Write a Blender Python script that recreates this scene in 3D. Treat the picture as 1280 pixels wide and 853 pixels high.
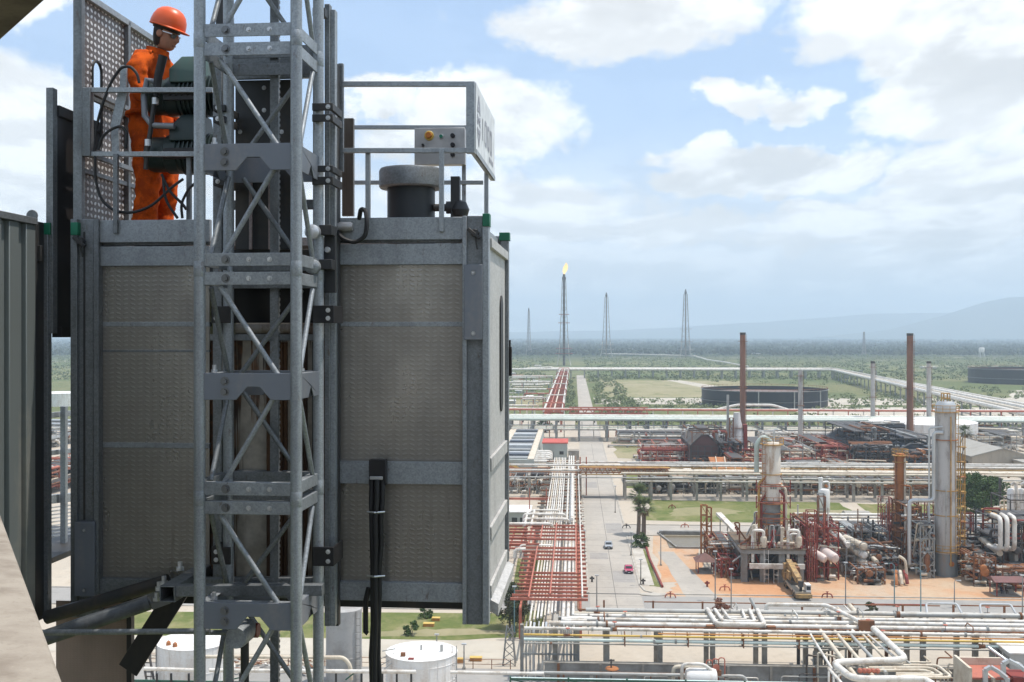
import bpy, bmesh, math, random
import numpy as np
from mathutils import Vector, Matrix
for o in list(bpy.data.objects): bpy.data.objects.remove(o)
SC = bpy.context.scene
COL = SC.collection
PI = math.pi
# ------------------------------------------------------------------ camera
FPX = 1369.0          # focal length in photograph pixels (photograph 1280 wide)
HZ = 418.0            # eye-level row of the photograph
H = 42.0              # eye height above the refinery ground
cam = bpy.data.cameras.new('camera'); camo = bpy.data.objects.new('camera', cam); COL.objects.link(camo)
cam.sensor_width = 36.0; cam.lens = 36.0*FPX/1280.0; cam.shift_y = -(426.5-HZ)/1280.0
cam.clip_start = 0.1; cam.clip_end = 80000
camo.location = (0, 0, H); camo.rotation_euler = (PI/2, 0, 0)
SC.camera = camo
# ------------------------------------------------------------------ light, exposure
SUN_EL, SUN_AZ = 71.0, 80.0       # azimuth clockwise from the viewing direction (+Y)
SUN_STRENGTH = 3.6
SKY_STRENGTH = 0.10
EXPOSURE = 0.30
HAZE = 1.8e-4
SC.view_settings.view_transform = 'Standard'; SC.view_settings.look = 'None'
SC.view_settings.exposure = EXPOSURE; SC.view_settings.gamma = 1.0
SC.view_settings.use_curve_mapping = False
SC.cycles.use_denoising = True
SC.cycles.max_bounces = 6; SC.cycles.diffuse_bounces = 3; SC.cycles.glossy_bounces = 3
SC.cycles.transparent_max_bounces = 8; SC.cycles.volume_bounces = 1
SC.cycles.use_adaptive_sampling = True
SC.cycles.caustics_reflective = False; SC.cycles.caustics_refractive = False
sun = bpy.data.lights.new('sun', 'SUN'); suno = bpy.data.objects.new('sun', sun); COL.objects.link(suno)
sun.energy = SUN_STRENGTH; sun.angle = math.radians(0.53); sun.color = (1.0, 0.945, 0.865)
_e, _a = math.radians(SUN_EL), math.radians(SUN_AZ)
SUN_DIR = Vector((math.cos(_e)*math.sin(_a), math.cos(_e)*math.cos(_a), math.sin(_e)))
suno.rotation_euler = SUN_DIR.to_track_quat('Z', 'Y').to_euler()
suno.location = (0, 0, 300)

W = bpy.data.worlds.new('World'); SC.world = W; W.use_nodes = True
def build_world():
    nt = W.node_tree; N = nt.nodes; L = nt.links
    N.clear()
    out = N.new('ShaderNodeOutputWorld'); bg = N.new('ShaderNodeBackground'); bg.inputs['Strength'].default_value = SKY_STRENGTH
    L.new(bg.outputs[0], out.inputs[0])
    sky = N.new('ShaderNodeTexSky'); sky.sky_type = 'NISHITA'; sky.sun_disc = False
    sky.sun_elevation = _e; sky.sun_rotation = _a
    sky.altitude = 100; sky.air_density = 1.0; sky.dust_density = 1.2; sky.ozone_density = 1.5
    tc = N.new('ShaderNodeTexCoord'); sep = N.new('ShaderNodeSeparateXYZ'); L.new(tc.outputs['Generated'], sep.inputs[0])
    def M(op, a, b=None, c=None, clamp=False):
        n = N.new('ShaderNodeMath'); n.operation = op; n.use_clamp = clamp
        for i, x in enumerate((a, b, c)):
            if x is None: continue
            if isinstance(x, (int, float)): n.inputs[i].default_value = x
            else: L.new(x, n.inputs[i])
        return n.outputs[0]
    def ramp(x, a, b, lo=0.0, hi=1.0, smooth=True):
        n = N.new('ShaderNodeMapRange'); n.interpolation_type = 'SMOOTHSTEP' if smooth else 'LINEAR'
        n.inputs[1].default_value = a; n.inputs[2].default_value = b; n.inputs[3].default_value = lo; n.inputs[4].default_value = hi
        L.new(x, n.inputs[0]); return n.outputs[0]
    x, y, z = sep.outputs
    az = M('ARCTAN2', x, y)
    hor = M('SQRT', M('ADD', M('MULTIPLY', x, x), M('MULTIPLY', y, y)))
    el = M('ARCTAN2', z, hor)
    # perspective-like cloud coordinates: layers bunch up towards the horizon
    zz = M('ADD', M('MAXIMUM', el, 0.0), 0.10)
    cx = M('DIVIDE', az, M('POWER', zz, 0.55)); cy = M('MULTIPLY', M('LOGARITHM', zz, 2.718), 1.35)
    comb = N.new('ShaderNodeCombineXYZ'); L.new(cx, comb.inputs[0]); L.new(cy, comb.inputs[1])
    def noise(vec, scale, detail, rough, off=(0, 0, 0), dist=0.0):
        mp = N.new('ShaderNodeMapping'); mp.inputs['Location'].default_value = off
        L.new(vec, mp.inputs[0])
        n = N.new('ShaderNodeTexNoise'); n.inputs['Scale'].default_value = scale; n.inputs['Detail'].default_value = detail
        n.inputs['Roughness'].default_value = rough; n.inputs['Distortion'].default_value = dist
        L.new(mp.outputs[0], n.inputs['Vector']); return n.outputs['Fac']
    n1 = noise(comb.outputs[0], 2.3, 9, 0.56, (3.1, 1.7, 0.4), 0.2)
    n1b = noise(comb.outputs[0], 2.3, 9, 0.56, (3.1-0.05, 1.7-0.085, 0.4), 0.2)    # same field, sampled towards the sun: cloud self-shading
    n2 = noise(comb.outputs[0], 7.0, 6, 0.6, (8.0, 2.0, 1.0), 0.3)
    n3 = noise(comb.outputs[0], 1.1, 4, 0.5, (1.0, 6.0, 2.0))
    # cloud banks seen in the photograph: (azimuth px, elevation px, half width, half height, weight)
    banks = [(800, 22, 190, 62, .95), (1190, 40, 200, 85, .95), (635, 152, 165, 66, 1.0), (470, 112, 90, 26, .7), (945, 132, 82, 28, .8),
             (985, 218, 180, 38, .95), (1205, 150, 150, 58, 1.0), (1240, 235, 130, 55, .9), (820, 285, 330, 40, .62),
             (1130, 285, 230, 45, .75), (640, 250, 260, 50, .7), (30, 205, 120, 105, 1.0), (45, 22, 75, 45, .8), (150, 330, 260, 80, .7),
             (330, 230, 190, 70, .6), (560, 40, 40, 20, .25)]
    tot = None
    nt4 = N.new('ShaderNodeTexNoise'); nt4.inputs['Scale'].default_value = 13.0; nt4.inputs['Detail'].default_value = 9; nt4.inputs['Roughness'].default_value = 0.58
    L.new(tc.outputs['Generated'], nt4.inputs['Vector']); s4 = N.new('ShaderNodeSeparateXYZ'); L.new(nt4.outputs['Color'], s4.inputs[0]); p4x, p4y, p4z = s4.outputs
    wx = M('MULTIPLY_ADD', M('SUBTRACT', n2, 0.5), 0.085, az); wx = M('MULTIPLY_ADD', M('SUBTRACT', n3, 0.5), 0.05, wx); wx = M('MULTIPLY_ADD', M('SUBTRACT', p4x, 0.5), 0.16, wx)
    wy = M('MULTIPLY_ADD', M('SUBTRACT', n1, 0.5), 0.06, el); wy = M('MULTIPLY_ADD', M('SUBTRACT', p4y, 0.5), 0.085, wy)
    for (px, py, rx, ry, w) in banks:
        a0 = math.atan((px-640)/FPX); e0 = math.atan((HZ-py)/FPX)
        dx = M('DIVIDE', M('SUBTRACT', wx, a0), rx/FPX); dy = M('DIVIDE', M('SUBTRACT', wy, e0), ry/FPX)
        d = M('SQRT', M('ADD', M('MULTIPLY', dx, dx), M('MULTIPLY', dy, dy)))
        v = ramp(d, 0.35, 1.25, w, 0.0)
        tot = v if tot is None else M('MAXIMUM', tot, v)
    # elsewhere the sky carries the same kind of broken cloud; veil thickens to the horizon
    front = M('MULTIPLY', ramp(M('ABSOLUTE', az), 0.50, 0.75, 1, 0), ramp(el, 0.30, 0.46, 1, 0))
    gen = ramp(n1, 0.44, 0.60)
    mask_in = M('ADD', tot, M('MULTIPLY', M('SUBTRACT', n1, 0.5), 1.0))
    mask_in = M('ADD', mask_in, M('MULTIPLY', M('SUBTRACT', p4z, 0.5), 0.9))
    mask_in = ramp(M('ADD', mask_in, M('MULTIPLY', M('SUBTRACT', n2, 0.5), 0.35)), 0.14, 0.66)
    mix = N.new('ShaderNodeMix'); mix.data_type = 'FLOAT'; L.new(front, mix.inputs[0]); L.new(gen, mix.inputs[2]); L.new(mask_in, mix.inputs[3])
    dens = mix.outputs[0]
    veil = ramp(el, 0.05, 0.20, 0.92, 0.14)
    veil = M('MULTIPLY', veil, ramp(n3, 0.25, 0.7, 0.68, 1.08))
    dens2 = M('MAXIMUM', dens, veil)
    # cloud brightness: bright sunlit edges, grey thick hearts
    shade = M('ADD', M('SUBTRACT', n1b, n1), M('MULTIPLY', M('SUBTRACT', p4y, 0.5), -0.16))
    lum = ramp(shade, -0.055, 0.055, 0.82, 1.05)
    heart = ramp(M('MULTIPLY', dens, ramp(n1, 0.42, 0.72)), 0.15, 0.95, 1.0, 0.84)
    lum = M('MULTIPLY', M('MULTIPLY', lum, heart), 9.8)
    cc = N.new('ShaderNodeCombineColor')
    L.new(M('MULTIPLY', lum, 0.985), cc.inputs[0]); L.new(M('MULTIPLY', lum, 0.995), cc.inputs[1]); L.new(M('MULTIPLY', lum, 1.0), cc.inputs[2])
    # pale summer blue: whiten and lift the clear sky a little
    gain = N.new('ShaderNodeMix'); gain.data_type = 'RGBA'; gain.blend_type = 'MIX'; gain.inputs[0].default_value = 0.5
    L.new(sky.outputs[0], gain.inputs[6]); gain.inputs[7].default_value = (4.3, 6.6, 10.2, 1)
    sc2 = N.new('ShaderNodeMix'); sc2.data_type = 'RGBA'; sc2.blend_type = 'MULTIPLY'; sc2.inputs[0].default_value = 1.0
    L.new(gain.outputs[2], sc2.inputs[6]); sc2.inputs[7].default_value = (0.99, 1.01, 1.04, 1)
    mx = N.new('ShaderNodeMix'); mx.data_type = 'RGBA'
    L.new(M('MULTIPLY', dens2, 0.96), mx.inputs[0]); L.new(sc2.outputs[2], mx.inputs[6]); L.new(cc.outputs[0], mx.inputs[7])
    L.new(mx.outputs[2], bg.inputs[0])
build_world()

# ------------------------------------------------------------------ frames
SA = math.radians(3.24)     # the plant's grid is turned this much from the viewing direction
def w2s(X, Y): return X*math.cos(SA)-Y*math.sin(SA), X*math.sin(SA)+Y*math.cos(SA)
def s2w(r, s): return r*math.cos(SA)+s*math.sin(SA), -r*math.sin(SA)+s*math.cos(SA)
def g(px, py, z=0.0):
    """plant-grid coordinates (r, s) of the point at height z seen at a photograph pixel"""
    Y = FPX*(H-z)/(py-HZ); return w2s((px-640)*Y/FPX, Y)
def gs(py, z=0.0, px=640): return g(px, py, z)[1]
def rz(px, py, s):
    """(r, z) of a point seen at a pixel when its s is known"""
    k = (px-640)/FPX
    Y = s/(k*math.sin(SA)+math.cos(SA)); X = k*Y
    return w2s(X, Y)[0], H-(py-HZ)*Y/FPX
HA = math.radians(4.7)      # the hoist is turned this much
HO = Vector(((310-640)/190.0, 7.2, H))
HU = Vector((math.cos(HA), -math.sin(HA), 0)); HV = Vector((math.sin(HA), math.cos(HA), 0))
def F(px, py, v):
    """(u, w) in the hoist frame of a point on the plane v seen at a photograph pixel"""
    d = Vector(((px-640)/FPX, 1, -(py-HZ)/FPX)); o = Vector((0, 0, H))
    t = (v+HV.dot(HO-o))/HV.dot(d); p = o+d*t-HO
    return p.dot(HU), p.z
def FU(px, py, u):
    """(v, w) on a plane u = const of the hoist frame"""
    d = Vector(((px-640)/FPX, 1, -(py-HZ)/FPX)); o = Vector((0, 0, H))
    t = (u+HU.dot(HO-o))/HU.dot(d); p = o+d*t-HO
    return p.dot(HV), p.z

# ------------------------------------------------------------------ mesh builder
def _frame(d):
    d = d.normalized(); up = Vector((0, 0, 1)) if abs(d.z) < 0.95 else Vector((0, 1, 0))
    a = d.cross(up).normalized(); b = a.cross(d).normalized(); return a, b
class MB:
    def __init__(s): s.v = []; s.f = []
    def box(s, x0, y0, z0, x1, y1, z1):
        n = len(s.v)
        s.v += [(x, y, z) for z in (z0, z1) for y in (y0, y1) for x in (x0, x1)]
        s.f += [tuple(n+i for i in q) for q in ((0, 2, 3, 1), (4, 5, 7, 6), (0, 1, 5, 4), (2, 6, 7, 3), (0, 4, 6, 2), (1, 3, 7, 5))]
        return s
    def cbox(s, c, d): return s.box(c[0]-d[0]/2, c[1]-d[1]/2, c[2]-d[2]/2, c[0]+d[0]/2, c[1]+d[1]/2, c[2]+d[2]/2)
    def beam(s, a, b, w, h):
        """rectangular bar from a to b: w across, h upright"""
        a, b = Vector(a), Vector(b); p, q = _frame(b-a); n = len(s.v)
        for c in (a, b):
            for (i, j) in ((-1, -1), (1, -1), (1, 1), (-1, 1)): s.v.append(tuple(c+p*(i*w/2)+q*(j*h/2)))
        s.f += [(n, n+1, n+2, n+3), (n+7, n+6, n+5, n+4)]+[(n+i, n+4+i, n+4+(i+1) % 4, n+(i+1) % 4) for i in range(4)]
        return s
    def tube(s, pts, r, n=8, cap=True):
        P = [Vector(p) for p in pts]; k = len(P); base = len(s.v)
        T = [(P[min(i+1, k-1)]-P[max(i-1, 0)]).normalized() for i in range(k)]
        a, b = _frame(T[0])
        for i in range(k):
            if i:
                q = T[i-1].rotation_difference(T[i]); a = q @ a; b = q @ b
            rr = r[i] if isinstance(r, (list, tuple)) else r
            m = 1.0
            if 0 < i < k-1:
                cs = (P[i]-P[i-1]).normalized().dot(T[i]); m = 1.0/max(cs, 0.5)
            for j in range(n):
                t = 2*PI*j/n; s.v.append(tuple(P[i]+a*(rr*math.cos(t))+b*(rr*math.sin(t))))
        for i in range(k-1):
            for j in range(n):
                x = base+i*n+j; y = base+i*n+(j+1) % n; s.f.append((x, y, y+n, x+n))
        if cap:
            s.f.append(tuple(base+j for j in range(n))[::-1]); s.f.append(tuple(base+(k-1)*n+j for j in range(n)))
        return s
    def pipe(s, pts, r, R=None, n=8, seg=3):
        """tube with rounded elbows of radius R"""
        P = [Vector(p) for p in pts]; R = R or r*2.5; out = [P[0]]
        for i in range(1, len(P)-1):
            d0 = P[i-1]-P[i]; d1 = P[i+1]-P[i]; l = min(R, d0.length*0.45, d1.length*0.45)
            a = P[i]+d0.normalized()*l; b = P[i]+d1.normalized()*l
            for t in range(seg+1):
                u = t/seg; out.append((1-u)**2*a+2*u*(1-u)*P[i]+u*u*b)
        out.append(P[-1]); return s.tube(out, r, n)
    def lathe(s, prof, c=(0, 0, 0), n=16, axis='z', cap=True):
        base = len(s.v); k = len(prof)
        for (r, h) in prof:
            for j in range(n):
                t = 2*PI*j/n; p, q = r*math.cos(t), r*math.sin(t)
                if axis == 'z': v = (c[0]+p, c[1]+q, c[2]+h)
                elif axis == 'x': v = (c[0]+h, c[1]+p, c[2]+q)
                else: v = (c[0]+q, c[1]+h, c[2]+p)
                s.v.append(v)
        for i in range(k-1):
            for j in range(n):
                x = base+i*n+j; y = base+i*n+(j+1) % n; s.f.append((x, y, y+n, x+n))
        if cap:
            if prof[0][0] > 1e-4: s.f.append(tuple(base+j for j in range(n))[::-1])
            if prof[-1][0] > 1e-4: s.f.append(tuple(base+(k-1)*n+j for j in range(n)))
        return s
    def prism(s, poly, a, b, axis='y'):
        """extrude a closed polygon (list of 2-D points) from a to b along an axis"""
        n = len(poly); base = len(s.v)
        for h in (a, b):
            for (p, q) in poly:
                s.v.append((p, h, q) if axis == 'y' else ((h, p, q) if axis == 'x' else (p, q, h)))
        s.f += [tuple(base+i for i in range(n)), tuple(base+n+i for i in range(n))[::-1]]
        s.f += [(base+i, base+n+i, base+n+(i+1) % n, base+(i+1) % n) for i in range(n)]
        return s
    def mesh(s, name, mat, smooth=True):
        me = bpy.data.meshes.new(name); me.from_pydata(s.v, [], s.f)
        bm = bmesh.new(); bm.from_mesh(me); bmesh.ops.recalc_face_normals(bm, faces=bm.faces); bm.to_mesh(me); bm.free()
        if mat: me.materials.append(mat)
        if smooth:
            me.polygons.foreach_set('use_smooth', [True]*len(me.polygons)); me.set_sharp_from_angle(angle=math.radians(38))
        return me
    def build(s, name, mat, parent=None, label=None, bevel=0.0, smooth=True):
        o = link(name, s.mesh(name, mat, smooth), parent)
        if label: o['label'] = label
        if bevel:
            m = o.modifiers.new('bevel', 'BEVEL'); m.width = bevel; m.segments = 2; m.limit_method = 'ANGLE'; m.angle_limit = math.radians(50)
        return o
def link(name, data, parent=None, loc=None, rot=None, scale=None):
    o = bpy.data.objects.new(name, data); COL.objects.link(o)
    if parent: o.parent = parent
    if loc: o.location = loc
    if rot: o.rotation_euler = rot
    if scale: o.scale = scale
    return o
def tag(o, label, cat, group=None, kind=None):
    if label: o['label'] = label
    if cat: o['category'] = cat
    if group: o['group'] = group
    if kind: o['kind'] = kind
    return o
def thing(name, label, cat, loc=(0, 0, 0), rotz=0.0, group=None):
    o = bpy.data.objects.new(name, None); COL.objects.link(o); o.empty_display_size = 0.2
    o.location = loc; o.rotation_euler = (0, 0, rotz); return tag(o, label, cat, group)
def sthing(name, label, cat, r, s, z=0.0, rot=0.0, group=None):
    X, Y = s2w(r, s); return thing(name, label, cat, (X, Y, z), -SA+rot, group)
def hthing(name, label, cat, group=None, base=(0, 0, 0)):
    p = HO+HU*base[0]+HV*base[1]+Vector((0, 0, base[2]))
    return thing(name, label, cat, p, -HA, group)
def dup(root, loc, rotz, label=None, group=None):
    r = root.copy(); COL.objects.link(r); r.location = loc; r.rotation_euler = (0, 0, rotz)
    if label: r['label'] = label
    if group: r['group'] = group
    for ch in list(root.children):
        c = ch.copy(); COL.objects.link(c); c.parent = r
        for gg in ch.children:
            d = gg.copy(); COL.objects.link(d); d.parent = c
    return r
def struct(name, mb, mat, loc=(0, 0, 0), rotz=0.0, label=None):
    o = mb.build(name, mat); o.location = loc; o.rotation_euler = (0, 0, rotz); o['kind'] = 'structure'
    if label: o['label'] = label
    return o

# ------------------------------------------------------------------ materials
class NT:
    def __init__(s, name):
        s.m = bpy.data.materials.new(name); s.m.use_nodes = True; s.t = s.m.node_tree; s.N = s.t.nodes; s.L = s.t.links
        s.b = s.N['Principled BSDF']
    def put(s, sock, x):
        if isinstance(x, (int, float)): sock.default_value = x
        elif isinstance(x, tuple): sock.default_value = x if len(x) == 4 or sock.type == 'VECTOR' else (*x, 1)
        else: s.L.new(x, sock)
    def math(s, op, a, b=None, c=None, clamp=False):
        n = s.N.new('ShaderNodeMath'); n.operation = op; n.use_clamp = clamp
        for i, x in enumerate((a, b, c)):
            if x is not None: s.put(n.inputs[i], x)
        return n.outputs[0]
    def ramp(s, x, a, b, lo=0.0, hi=1.0, smooth=True):
        n = s.N.new('ShaderNodeMapRange'); n.interpolation_type = 'SMOOTHSTEP' if smooth else 'LINEAR'
        for i, v in enumerate((a, b, lo, hi)): n.inputs[i+1].default_value = v
        s.L.new(x, n.inputs[0]); return n.outputs[0]
    def mix(s, f, a, b, mode='MIX'):
        n = s.N.new('ShaderNodeMix'); n.data_type = 'RGBA'; n.blend_type = mode
        s.put(n.inputs[0], f); s.put(n.inputs[6], a); s.put(n.inputs[7], b); return n.outputs[2]
    def pos(s, obj=False):
        if obj: return s.N.new('ShaderNodeTexCoord').outputs['Object']
        return s.N.new('ShaderNodeNewGeometry').outputs['Position']
    def scale(s, v, sc, off=(0, 0, 0)):
        n = s.N.new('ShaderNodeMapping'); n.inputs['Scale'].default_value = sc; n.inputs['Location'].default_value = off; s.L.new(v, n.inputs[0]); return n.outputs[0]
    def noise(s, v, scale, detail=4, rough=0.55, dist=0.0):
        n = s.N.new('ShaderNodeTexNoise'); n.inputs['Scale'].default_value = scale; n.inputs['Detail'].default_value = detail
        n.inputs['Roughness'].default_value = rough; n.inputs['Distortion'].default_value = dist; s.L.new(v, n.inputs['Vector']); return n.outputs['Fac']
    def vor(s, v, scale, feature='F1', out='Color'):
        n = s.N.new('ShaderNodeTexVoronoi'); n.inputs['Scale'].default_value = scale; n.feature = feature; s.L.new(v, n.inputs['Vector']); return n.outputs[out]
    def bump(s, h, strength=0.3, dist=0.01):
        n = s.N.new('ShaderNodeBump'); n.inputs['Strength'].default_value = strength; n.inputs['Distance'].default_value = dist
        s.L.new(h, n.inputs['Height']); s.L.new(n.outputs[0], s.b.inputs['Normal']); return n.outputs[0]
    def fin(s, col, rough=0.6, metal=0.0, spec=0.5):
        s.put(s.b.inputs['Base Color'], col); s.put(s.b.inputs['Roughness'], rough); s.put(s.b.inputs['Metallic'], metal)
        s.b.inputs['Specular IOR Level'].default_value = spec; return s.m
    def sep(s, v):
        n = s.N.new('ShaderNodeSeparateXYZ'); s.L.new(v, n.inputs[0]); return n.outputs
def worn(name, base, dark=None, scale=1.5, amt=0.5, rough=0.55, metal=0.0, streak=True, lo=0.45, hi=0.7, spec=0.4):
    """paint or metal with patchy weathering (world-space noise, streaked downwards)"""
    t = NT(name); p = t.pos(); dark = dark or tuple(c*0.6 for c in base)
    n = t.noise(t.scale(p, (1, 1, 0.22 if streak else 1)), scale, 5, 0.6)
    n2 = t.noise(p, scale*7, 3, 0.6)
    f = t.math('MULTIPLY', t.ramp(t.math('MULTIPLY_ADD', n2, 0.25, n), lo+0.12, hi+0.12), amt)
    return t.fin(t.mix(f, base, dark), rough, metal, spec)
def galv(name, base=(0.35, 0.375, 0.395), spangle=95.0, metal=0.5, rough=0.5, dirt=0.55):
    t = NT(name); p = t.pos()
    v = t.vor(p, spangle, 'F1', 'Color'); vs = t.sep(v)[0]
    n = t.noise(t.scale(p, (1, 1, 0.3)), 3.0, 5, 0.65); n2 = t.noise(p, 14.0, 4, 0.6)
    c = t.mix(t.ramp(vs, 0, 1, 0.0, 1.0, False), tuple(x*0.84 for x in base), tuple(min(1, x*1.15) for x in base))
    c = t.mix(t.math('MULTIPLY', t.ramp(n, 0.48, 0.72), dirt), c, tuple(x*0.42 for x in base))
    c = t.mix(t.math('MULTIPLY', t.ramp(n2, 0.62, 0.75), 0.35), c, tuple(min(1, x*1.5) for x in base))
    n3 = t.noise(t.scale(p, (1, 1, 0.35)), 19.0, 6, 0.7, 0.3); c = t.mix(t.math('MULTIPLY', t.ramp(n3, 0.61, 0.70), 0.55), c, (0.13, 0.075, 0.045))
    t.bump(n2, 0.08, 0.002)
    return t.fin(c, t.ramp(n2, 0.3, 0.7, rough-0.08, rough+0.12), metal, 0.5)
def tread(name, base, raised, axes=(0, 2), cell=0.056, row=0.62, metal=0.66, rough=0.31, strength=0.32, dirt=(0.21, 0.185, 0.155), contrast=0.26, ang=0.55, fat=0.36, column=True):
    """rolled tread plate: alternating diagonal lozenges as fine relief"""
    t = NT(name); p = t.pos(True); xyz = t.sep(p)
    a = t.math('DIVIDE', xyz[axes[0]], cell); b = t.math('DIVIDE', xyz[axes[1]], cell*row)
    fa, fb = t.math('FLOOR', a), t.math('FLOOR', b)
    par = t.math('ABSOLUTE', t.math('MODULO', fa if column else t.math('ADD', fa, fb), 2.0))
    qa = t.math('SUBTRACT', t.math('SUBTRACT', a, fa), 0.5); qb = t.math('SUBTRACT', t.math('SUBTRACT', b, fb), 0.5)
    sgn = t.math('MULTIPLY_ADD', par, 2.0, -1.0)
    qa = t.math('MULTIPLY', qa, sgn)
    d1 = t.math('ADD', t.math('MULTIPLY', qa, 2*math.cos(ang)), t.math('MULTIPLY', qb, 2*math.sin(ang)*0.71)); d2 = t.math('SUBTRACT', t.math('MULTIPLY', qa, 1.4*math.sin(ang)), t.math('MULTIPLY', qb, 1.4*math.cos(ang)))
    e = t.math('ADD', t.math('POWER', t.math('ABSOLUTE', t.math('DIVIDE', d1, 0.80)), 2.0), t.math('POWER', t.math('ABSOLUTE', t.math('DIVIDE', d2, fat)), 2.0))
    h = t.ramp(e, 0.25, 1.0, 1.0, 0.0)
    n = t.noise(t.scale(t.pos(), (1, 1, 0.6)), 2.2, 5, 0.6); n2 = t.noise(t.pos(), 9.0, 4, 0.6)
    c = t.mix(t.math('MULTIPLY', h, contrast), base, raised)
    c = t.mix(t.math('MULTIPLY', t.ramp(t.math('MULTIPLY_ADD', n2, 0.3, n), 0.5, 0.85), 0.34), c, dirt)
    n5 = t.noise(t.scale(t.pos(), (1, 1, 0.14)), 7.0, 6, 0.7); c = t.mix(t.math('MULTIPLY', t.ramp(n5, 0.62, 0.74), 0.28), c, tuple(x*0.45 for x in dirt)); n6 = t.noise(t.pos(), 3.1, 2, 0.5); h2 = t.math('MULTIPLY_ADD', n6, 2.2, h)
    t.bump(h2, strength, 0.004)
    return t.fin(c, t.ramp(n, 0.35, 0.65, rough-0.06, rough+0.14), metal, 0.5)
def plain(name, base, rough=0.5, metal=0.0, spec=0.5, var=0.12, scale=6.0):
    t = NT(name); n = t.noise(t.pos(), scale, 3)
    return t.fin(t.mix(t.ramp(n, 0.35, 0.65), tuple(c*(1-var) for c in base), tuple(min(1, c*(1+var)) for c in base)), rough, metal, spec)
# ================================================================== HOIST
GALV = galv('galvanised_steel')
GALV_D = galv('galvanised_weathered_shaded', (0.225, 0.24, 0.25), 90, 0.5, 0.5, 0.7)  # weathered zinc, with shade also worked into its darker base colour
GALV_L = galv('galvanised_tube', (0.36, 0.385, 0.405), 120, 0.45, 0.45, 0.4)
BLUEST = worn('blue_grey_painted_steel', (0.21, 0.23, 0.265), (0.31, 0.30, 0.295), 4.0, 0.6, 0.45, 0.3)
DARKST = worn('dark_grease_steel', (0.055, 0.057, 0.06), (0.10, 0.085, 0.07), 3.0, 0.7, 0.5, 0.4)
BLACK = plain('black_rubber', (0.014, 0.014, 0.015), 0.55)
BLKPAINT = worn('black_painted_plate', (0.018, 0.018, 0.02), (0.05, 0.04, 0.035), 2.5, 0.5, 0.4)
TREAD = tread('tread_plate_panel', (0.345, 0.325, 0.295), (0.50, 0.48, 0.45))
TREAD_BR = tread('tread_plate_brown', (0.33, 0.24, 0.19), (0.42, 0.31, 0.25), cell=0.028, metal=0.3, rough=0.6)
TREAD_DOOR = tread('tread_plate_door', (0.13, 0.105, 0.09), (0.88, 0.87, 0.86), axes=(1, 2), cell=0.062, row=0.8, fat=0.42, column=False, metal=0.25, rough=0.38, contrast=1.0, strength=0.8, dirt=(0.12, 0.08, 0.06))  # near-white lozenge colour paints the glint of the raised pattern
MOTOR = worn('dark_green_motor_paint', (0.022, 0.040, 0.038), (0.05, 0.055, 0.05), 6, 0.5, 0.4)
MOTOR_L = worn('green_cover_paint', (0.07, 0.125, 0.105), (0.10, 0.11, 0.10), 6, 0.5, 0.45)
GREENCAP = plain('green_plastic', (0.010, 0.16, 0.085), 0.45)
STAIN = plain('stainless_box', (0.42, 0.41, 0.40), 0.38, 0.5)
BRIGHT = plain('bright_bolt_steel', (0.62, 0.63, 0.64), 0.35, 0.7)
BOLTM = plain('bolt_steel', (0.20, 0.205, 0.21), 0.4, 0.7)
SIGNW = plain('sign_board', (0.72, 0.73, 0.74), 0.45)
SIGNK = plain('sign_lettering', (0.33, 0.33, 0.38), 0.5)
SIDEP = galv('side_sheet', (0.52, 0.505, 0.48), 70, 0.2, 0.55, 0.45)
CONC = None
def rust_wall():
    t = NT('rust_streaked_sheet'); p = t.pos()
    st = t.noise(t.scale(p, (26, 26, 0.55)), 1.0, 5, 0.65); big = t.noise(t.scale(p, (3.2, 3.2, 0.5)), 1.0, 3); f = t.noise(p, 12, 4)
    m = t.ramp(t.math('ADD', st, t.math('MULTIPLY', t.math('SUBTRACT', big, 0.5), 1.1)), 0.45, 0.55)
    c = t.mix(t.ramp(f, 0.3, 0.7), (0.52, 0.48, 0.41), (0.36, 0.325, 0.275))
    c = t.mix(t.math('MULTIPLY', m, 0.95), c, t.mix(t.ramp(f, 0.4, 0.62), (0.045, 0.022, 0.012), (0.17, 0.075, 0.03)))
    return t.fin(c, 0.7, 0.1)
RUSTW = rust_wall()
BV = 0.003
OFF = {}
def hroot(name, label, cat, base, group=None):
    t = hthing(name, label, cat, group, base); OFF[t.name] = (-base[0], -base[1], -base[2]); return t
def hp(mb, name, mat, parent, bevel=BV, label=None):
    o = mb.build(name, mat, parent, label, bevel)
    if parent.name in OFF: o.location = OFF[parent.name]
    return o
def hb(px0, py0, px1, py1, v, th, mb=None):
    """a bar lying on the plane v, its front face covering a pixel rectangle of the photograph, th deep"""
    mb = mb or MB(); pm = (px0+px1)/2
    return mb.box(F(px0, py0, v)[0], v, F(pm, py1, v)[1], F(px1, py0, v)[0], v+th, F(pm, py0, v)[1])
def bolt_mesh(r, l, mat, axis='y'):
    m = MB(); m.lathe([(r, -l), (r*0.98, 0)], n=6, axis=axis); m.lathe([(r*1.7, 0), (r*1.7, l*0.25)], n=10, axis=axis); return m.mesh('bolt', mat)
BOLT = bolt_mesh(0.018, 0.02, BOLTM); BOLT_S = bolt_mesh(0.010, 0.012, BRIGHT)
def bolt(parent, u, v, w, me=BOLT):
    o = link('bolt', me, parent); b = OFF.get(parent.name, (0, 0, 0)); o.location = (u+b[0], v+b[1], w+b[2]); return o

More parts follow.
